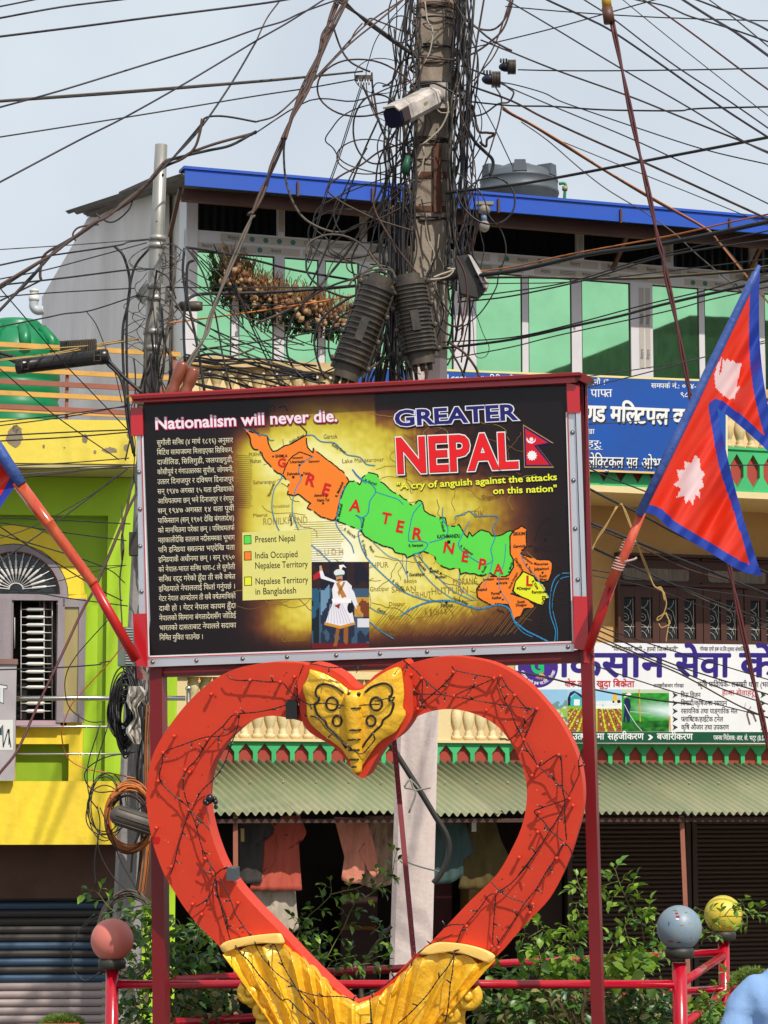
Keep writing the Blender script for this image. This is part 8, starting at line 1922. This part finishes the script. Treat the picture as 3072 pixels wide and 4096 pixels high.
for pts in([(1200,940),(1290,890),(1400,885),(1500,890),(1560,860),(1659,855)],[(1240,1000),(1210,920),(1190,860),(1130,830)],[(1460,890),(1480,820),(1450,770)],[(1500,880),(1500,960)],[(1150,960),(1190,1010),(1270,990)],[(1330,880),(1370,830),(1400,820)],[(1150,1100),(1160,1060),(1180,1010)],[(1180,1650),(1240,1480),(1300,1400),(1360,1330)],[(1060,1640),(1130,1600),(1210,1560),(1250,1540)],[(1300,1560),(1350,1520),(1380,1480)]):s5.shoot(R1(pts),15.2,1.05,(0,0,1),step=.04)
s5.mass(2750,4010,2890,4130,15.0,15.8,260,(0,1,1,2),1.1);s5.done()
tw_=MB()
for pts in([(1000,1413),(980,1300),(940,1180),(900,1085)],[(1190,1413),(1160,1280),(1140,1180)],[(1260,1413),(1250,1300),(1280,1180),(1270,1080)],[(1120,1390),(1060,1260),(1010,1180)]):tw_.tube(smooth([P(1800+x*.4219,3500+y*.4219,14.7)for x,y in pts],4),.011,6)
O('woody_stems',tw_,barkm,s3.root,kind='stuff')
# ------------------------------------------------ potted moss plants
def moss(lab,x,y,Y,w,h):
 c=P(x,y,Y);s_=Y/F;root=T('potted_plant',lab,'potted plant',(c.x,c.y,c.z-.3));m=MB();r=random.Random(x)
 for k in range(1500):
  a,b=r.uniform(0,2*PI),math.acos(r.uniform(0,1));d=Vector((math.sin(b)*math.cos(a),math.sin(b)*math.sin(a),math.cos(b)))
  p=c+Vector((d.x*w*s_,d.y*w*s_*.7,d.z*h*s_))*r.uniform(.8,1.02);q=p+(d+Vector((r.uniform(-.8,.8),r.uniform(-.8,.8),r.uniform(-.5,.8))))*.018;e=Vector((r.uniform(-1,1),0,r.uniform(-1,1))).normalized()*.006
  m.add([p-e,q,p+e],[(0,1,2)])
 O('foliage',m,M('moss_green',S(120,146,56),.6,var=.5,vs=20,sub=.2,tint=S(84,110,40)),root,kind='stuff')
 O('pot',MB().lathe([(.5*w*s_,-.28),(.9*w*s_,-.04),(.98*w*s_,-.02),(.98*w*s_,.01),(.85*w*s_,.01)],20,c),M('pink_red_pot',S(206,84,64),.6,var=.3),root)
moss('mossy potted plant in a red pot behind the yellow globe post',3010,3945,16.2,90,70);moss('mossy potted plant at the bottom left below the salmon globe',250,4096,14.5,80,30)
# ------------------------------------------------ person at the lower right
per=T('person','person in a light blue shirt, only the shoulder showing at the lower right corner','person',(1.66,10,0))
def bodyloft(rings,seg=20):
 m=MB()
 for(cx_,cy_,cz_,rx,ry)in rings:
  for k in range(seg):
   a=2*PI*k/seg;w=1+.02*noise.noise(Vector((math.cos(a)*2,math.sin(a)*2,cz_*6)))*2
   m.v.append(Vector((cx_+math.cos(a)*rx*w,cy_+math.sin(a)*ry*w,cz_)))
 for j in range(len(rings)-1):
  for k in range(seg):m.f.append([j*seg+k,j*seg+(k+1)%seg,(j+1)*seg+(k+1)%seg,(j+1)*seg+k]);m.c.append(None);m.smooth.append(True)
 m.f+=[list(range(seg-1,-1,-1)),[(len(rings)-1)*seg+k for k in range(seg)]];m.c+=[None]*2;m.smooth+=[True]*2
 return m
shirtm=M('light_blue_shirt',S(140,176,222),.8,var=.4,vs=5,bump=2,bs=6,tint=S(120,156,208),streak=(1.5,1,.5));skinm=M('skin',S(150,104,78),.5,var=.1);trm=M('dark_trousers',S(50,52,60),.8)
X0=1.66
SH=bodyloft([(X0,10,.86,.19,.13),(X0,10,1.0,.185,.125),(X0,10,1.15,.20,.13),(X0,10,1.26,.225,.135),(X0-.005,10,1.33,.255,.13),(X0-.005,10,1.37,.262,.115),(X0,10,1.41,.235,.10),(X0,10,1.445,.185,.085),(X0+.005,10.01,1.475,.115,.07),(X0+.01,10.01,1.50,.065,.06)],28)
for s_ in(-1,1):
 SH.sphere((X0+s_*.185,10,1.385),.085,16,10);SH.sphere((X0+s_*.10,10.02,1.42),.085,16,10);SH.tube(smooth([(X0+s_*.19,10,1.385),(X0+s_*.245,10,1.34),(X0+s_*.285,9.98,1.22),(X0+s_*.30,9.94,1.08)],4),[.075-.0018*i for i in range(13)],14)
 O('forearm',MB().tube(smooth([(X0+s_*.30,9.94,1.10),(X0+s_*.29,9.84,.98),(X0+s_*.26,9.72,.95)],4),[.042-.0018*i for i in range(9)],12),skinm,per)
 hb=Vector((X0+s_*.26,9.72,.95));hm=MB().sphere(hb+Vector((0,-.04,0)),.042,12,8,sc=(.85,1.1,.5))
 for q in range(4):hm.tube([hb+Vector(((q-1.5)*.018,-.07,0)),hb+Vector(((q-1.5)*.019,-.11,-.008)),hb+Vector(((q-1.5)*.018,-.135+abs(q-1.5)*.006,-.03))],.0085,6)
 hm.tube([hb+Vector((-s_*.03,-.03,0)),hb+Vector((-s_*.055,-.06,-.005)),hb+Vector((-s_*.052,-.085,-.018))],.010,6);O('hand',hm,skinm,per)
 O('trouser_leg',MB().tube([(X0+s_*.09,10,.92),(X0+s_*.10,10,.5),(X0+s_*.10,10,.1)],[.105,.075,.06],14),trm,per)
 O('shoe',MB().sphere((X0+s_*.10,9.95,.05),.1,12,8,sc=(.5,1.3,.5)),M('shoe_black',(.02,.02,.02),.4),per)
sho=O('shirt',SH,shirtm,per);md=sho.modifiers.new('join','REMESH');md.mode='VOXEL';md.voxel_size=.016;md.use_smooth_shade=True;md=sho.modifiers.new('soft','SMOOTH');md.iterations=4;ftx=bpy.data.textures.new('folds','CLOUDS');ftx.noise_scale=.13;ftx.noise_depth=1;md=sho.modifiers.new('folds','DISPLACE');md.texture=ftx;md.texture_coords='LOCAL';md.strength=.045;md.mid_level=.5
hd=MB().sphere((X0+.02,9.99,1.63),.098,20,14,sc=(.80,.98,1.18));hd.tube([(X0+.01,10.01,1.47),(X0+.015,10,1.57)],.052,12);hd.sphere((X0+.02,9.89,1.62),.014,8,6,sc=(.8,1.2,1.5))
for s_ in(-1,1):hd.sphere((X0+.02+s_*.08,10,1.63),.022,8,6,sc=(.4,.8,1.3))
O('head',hd,skinm,per);O('hair',MB().sphere((X0+.02,10.022,1.655),.108,20,14,sc=(.84,.98,1.12)),M('black_hair',(.012,.01,.01),.6),per)
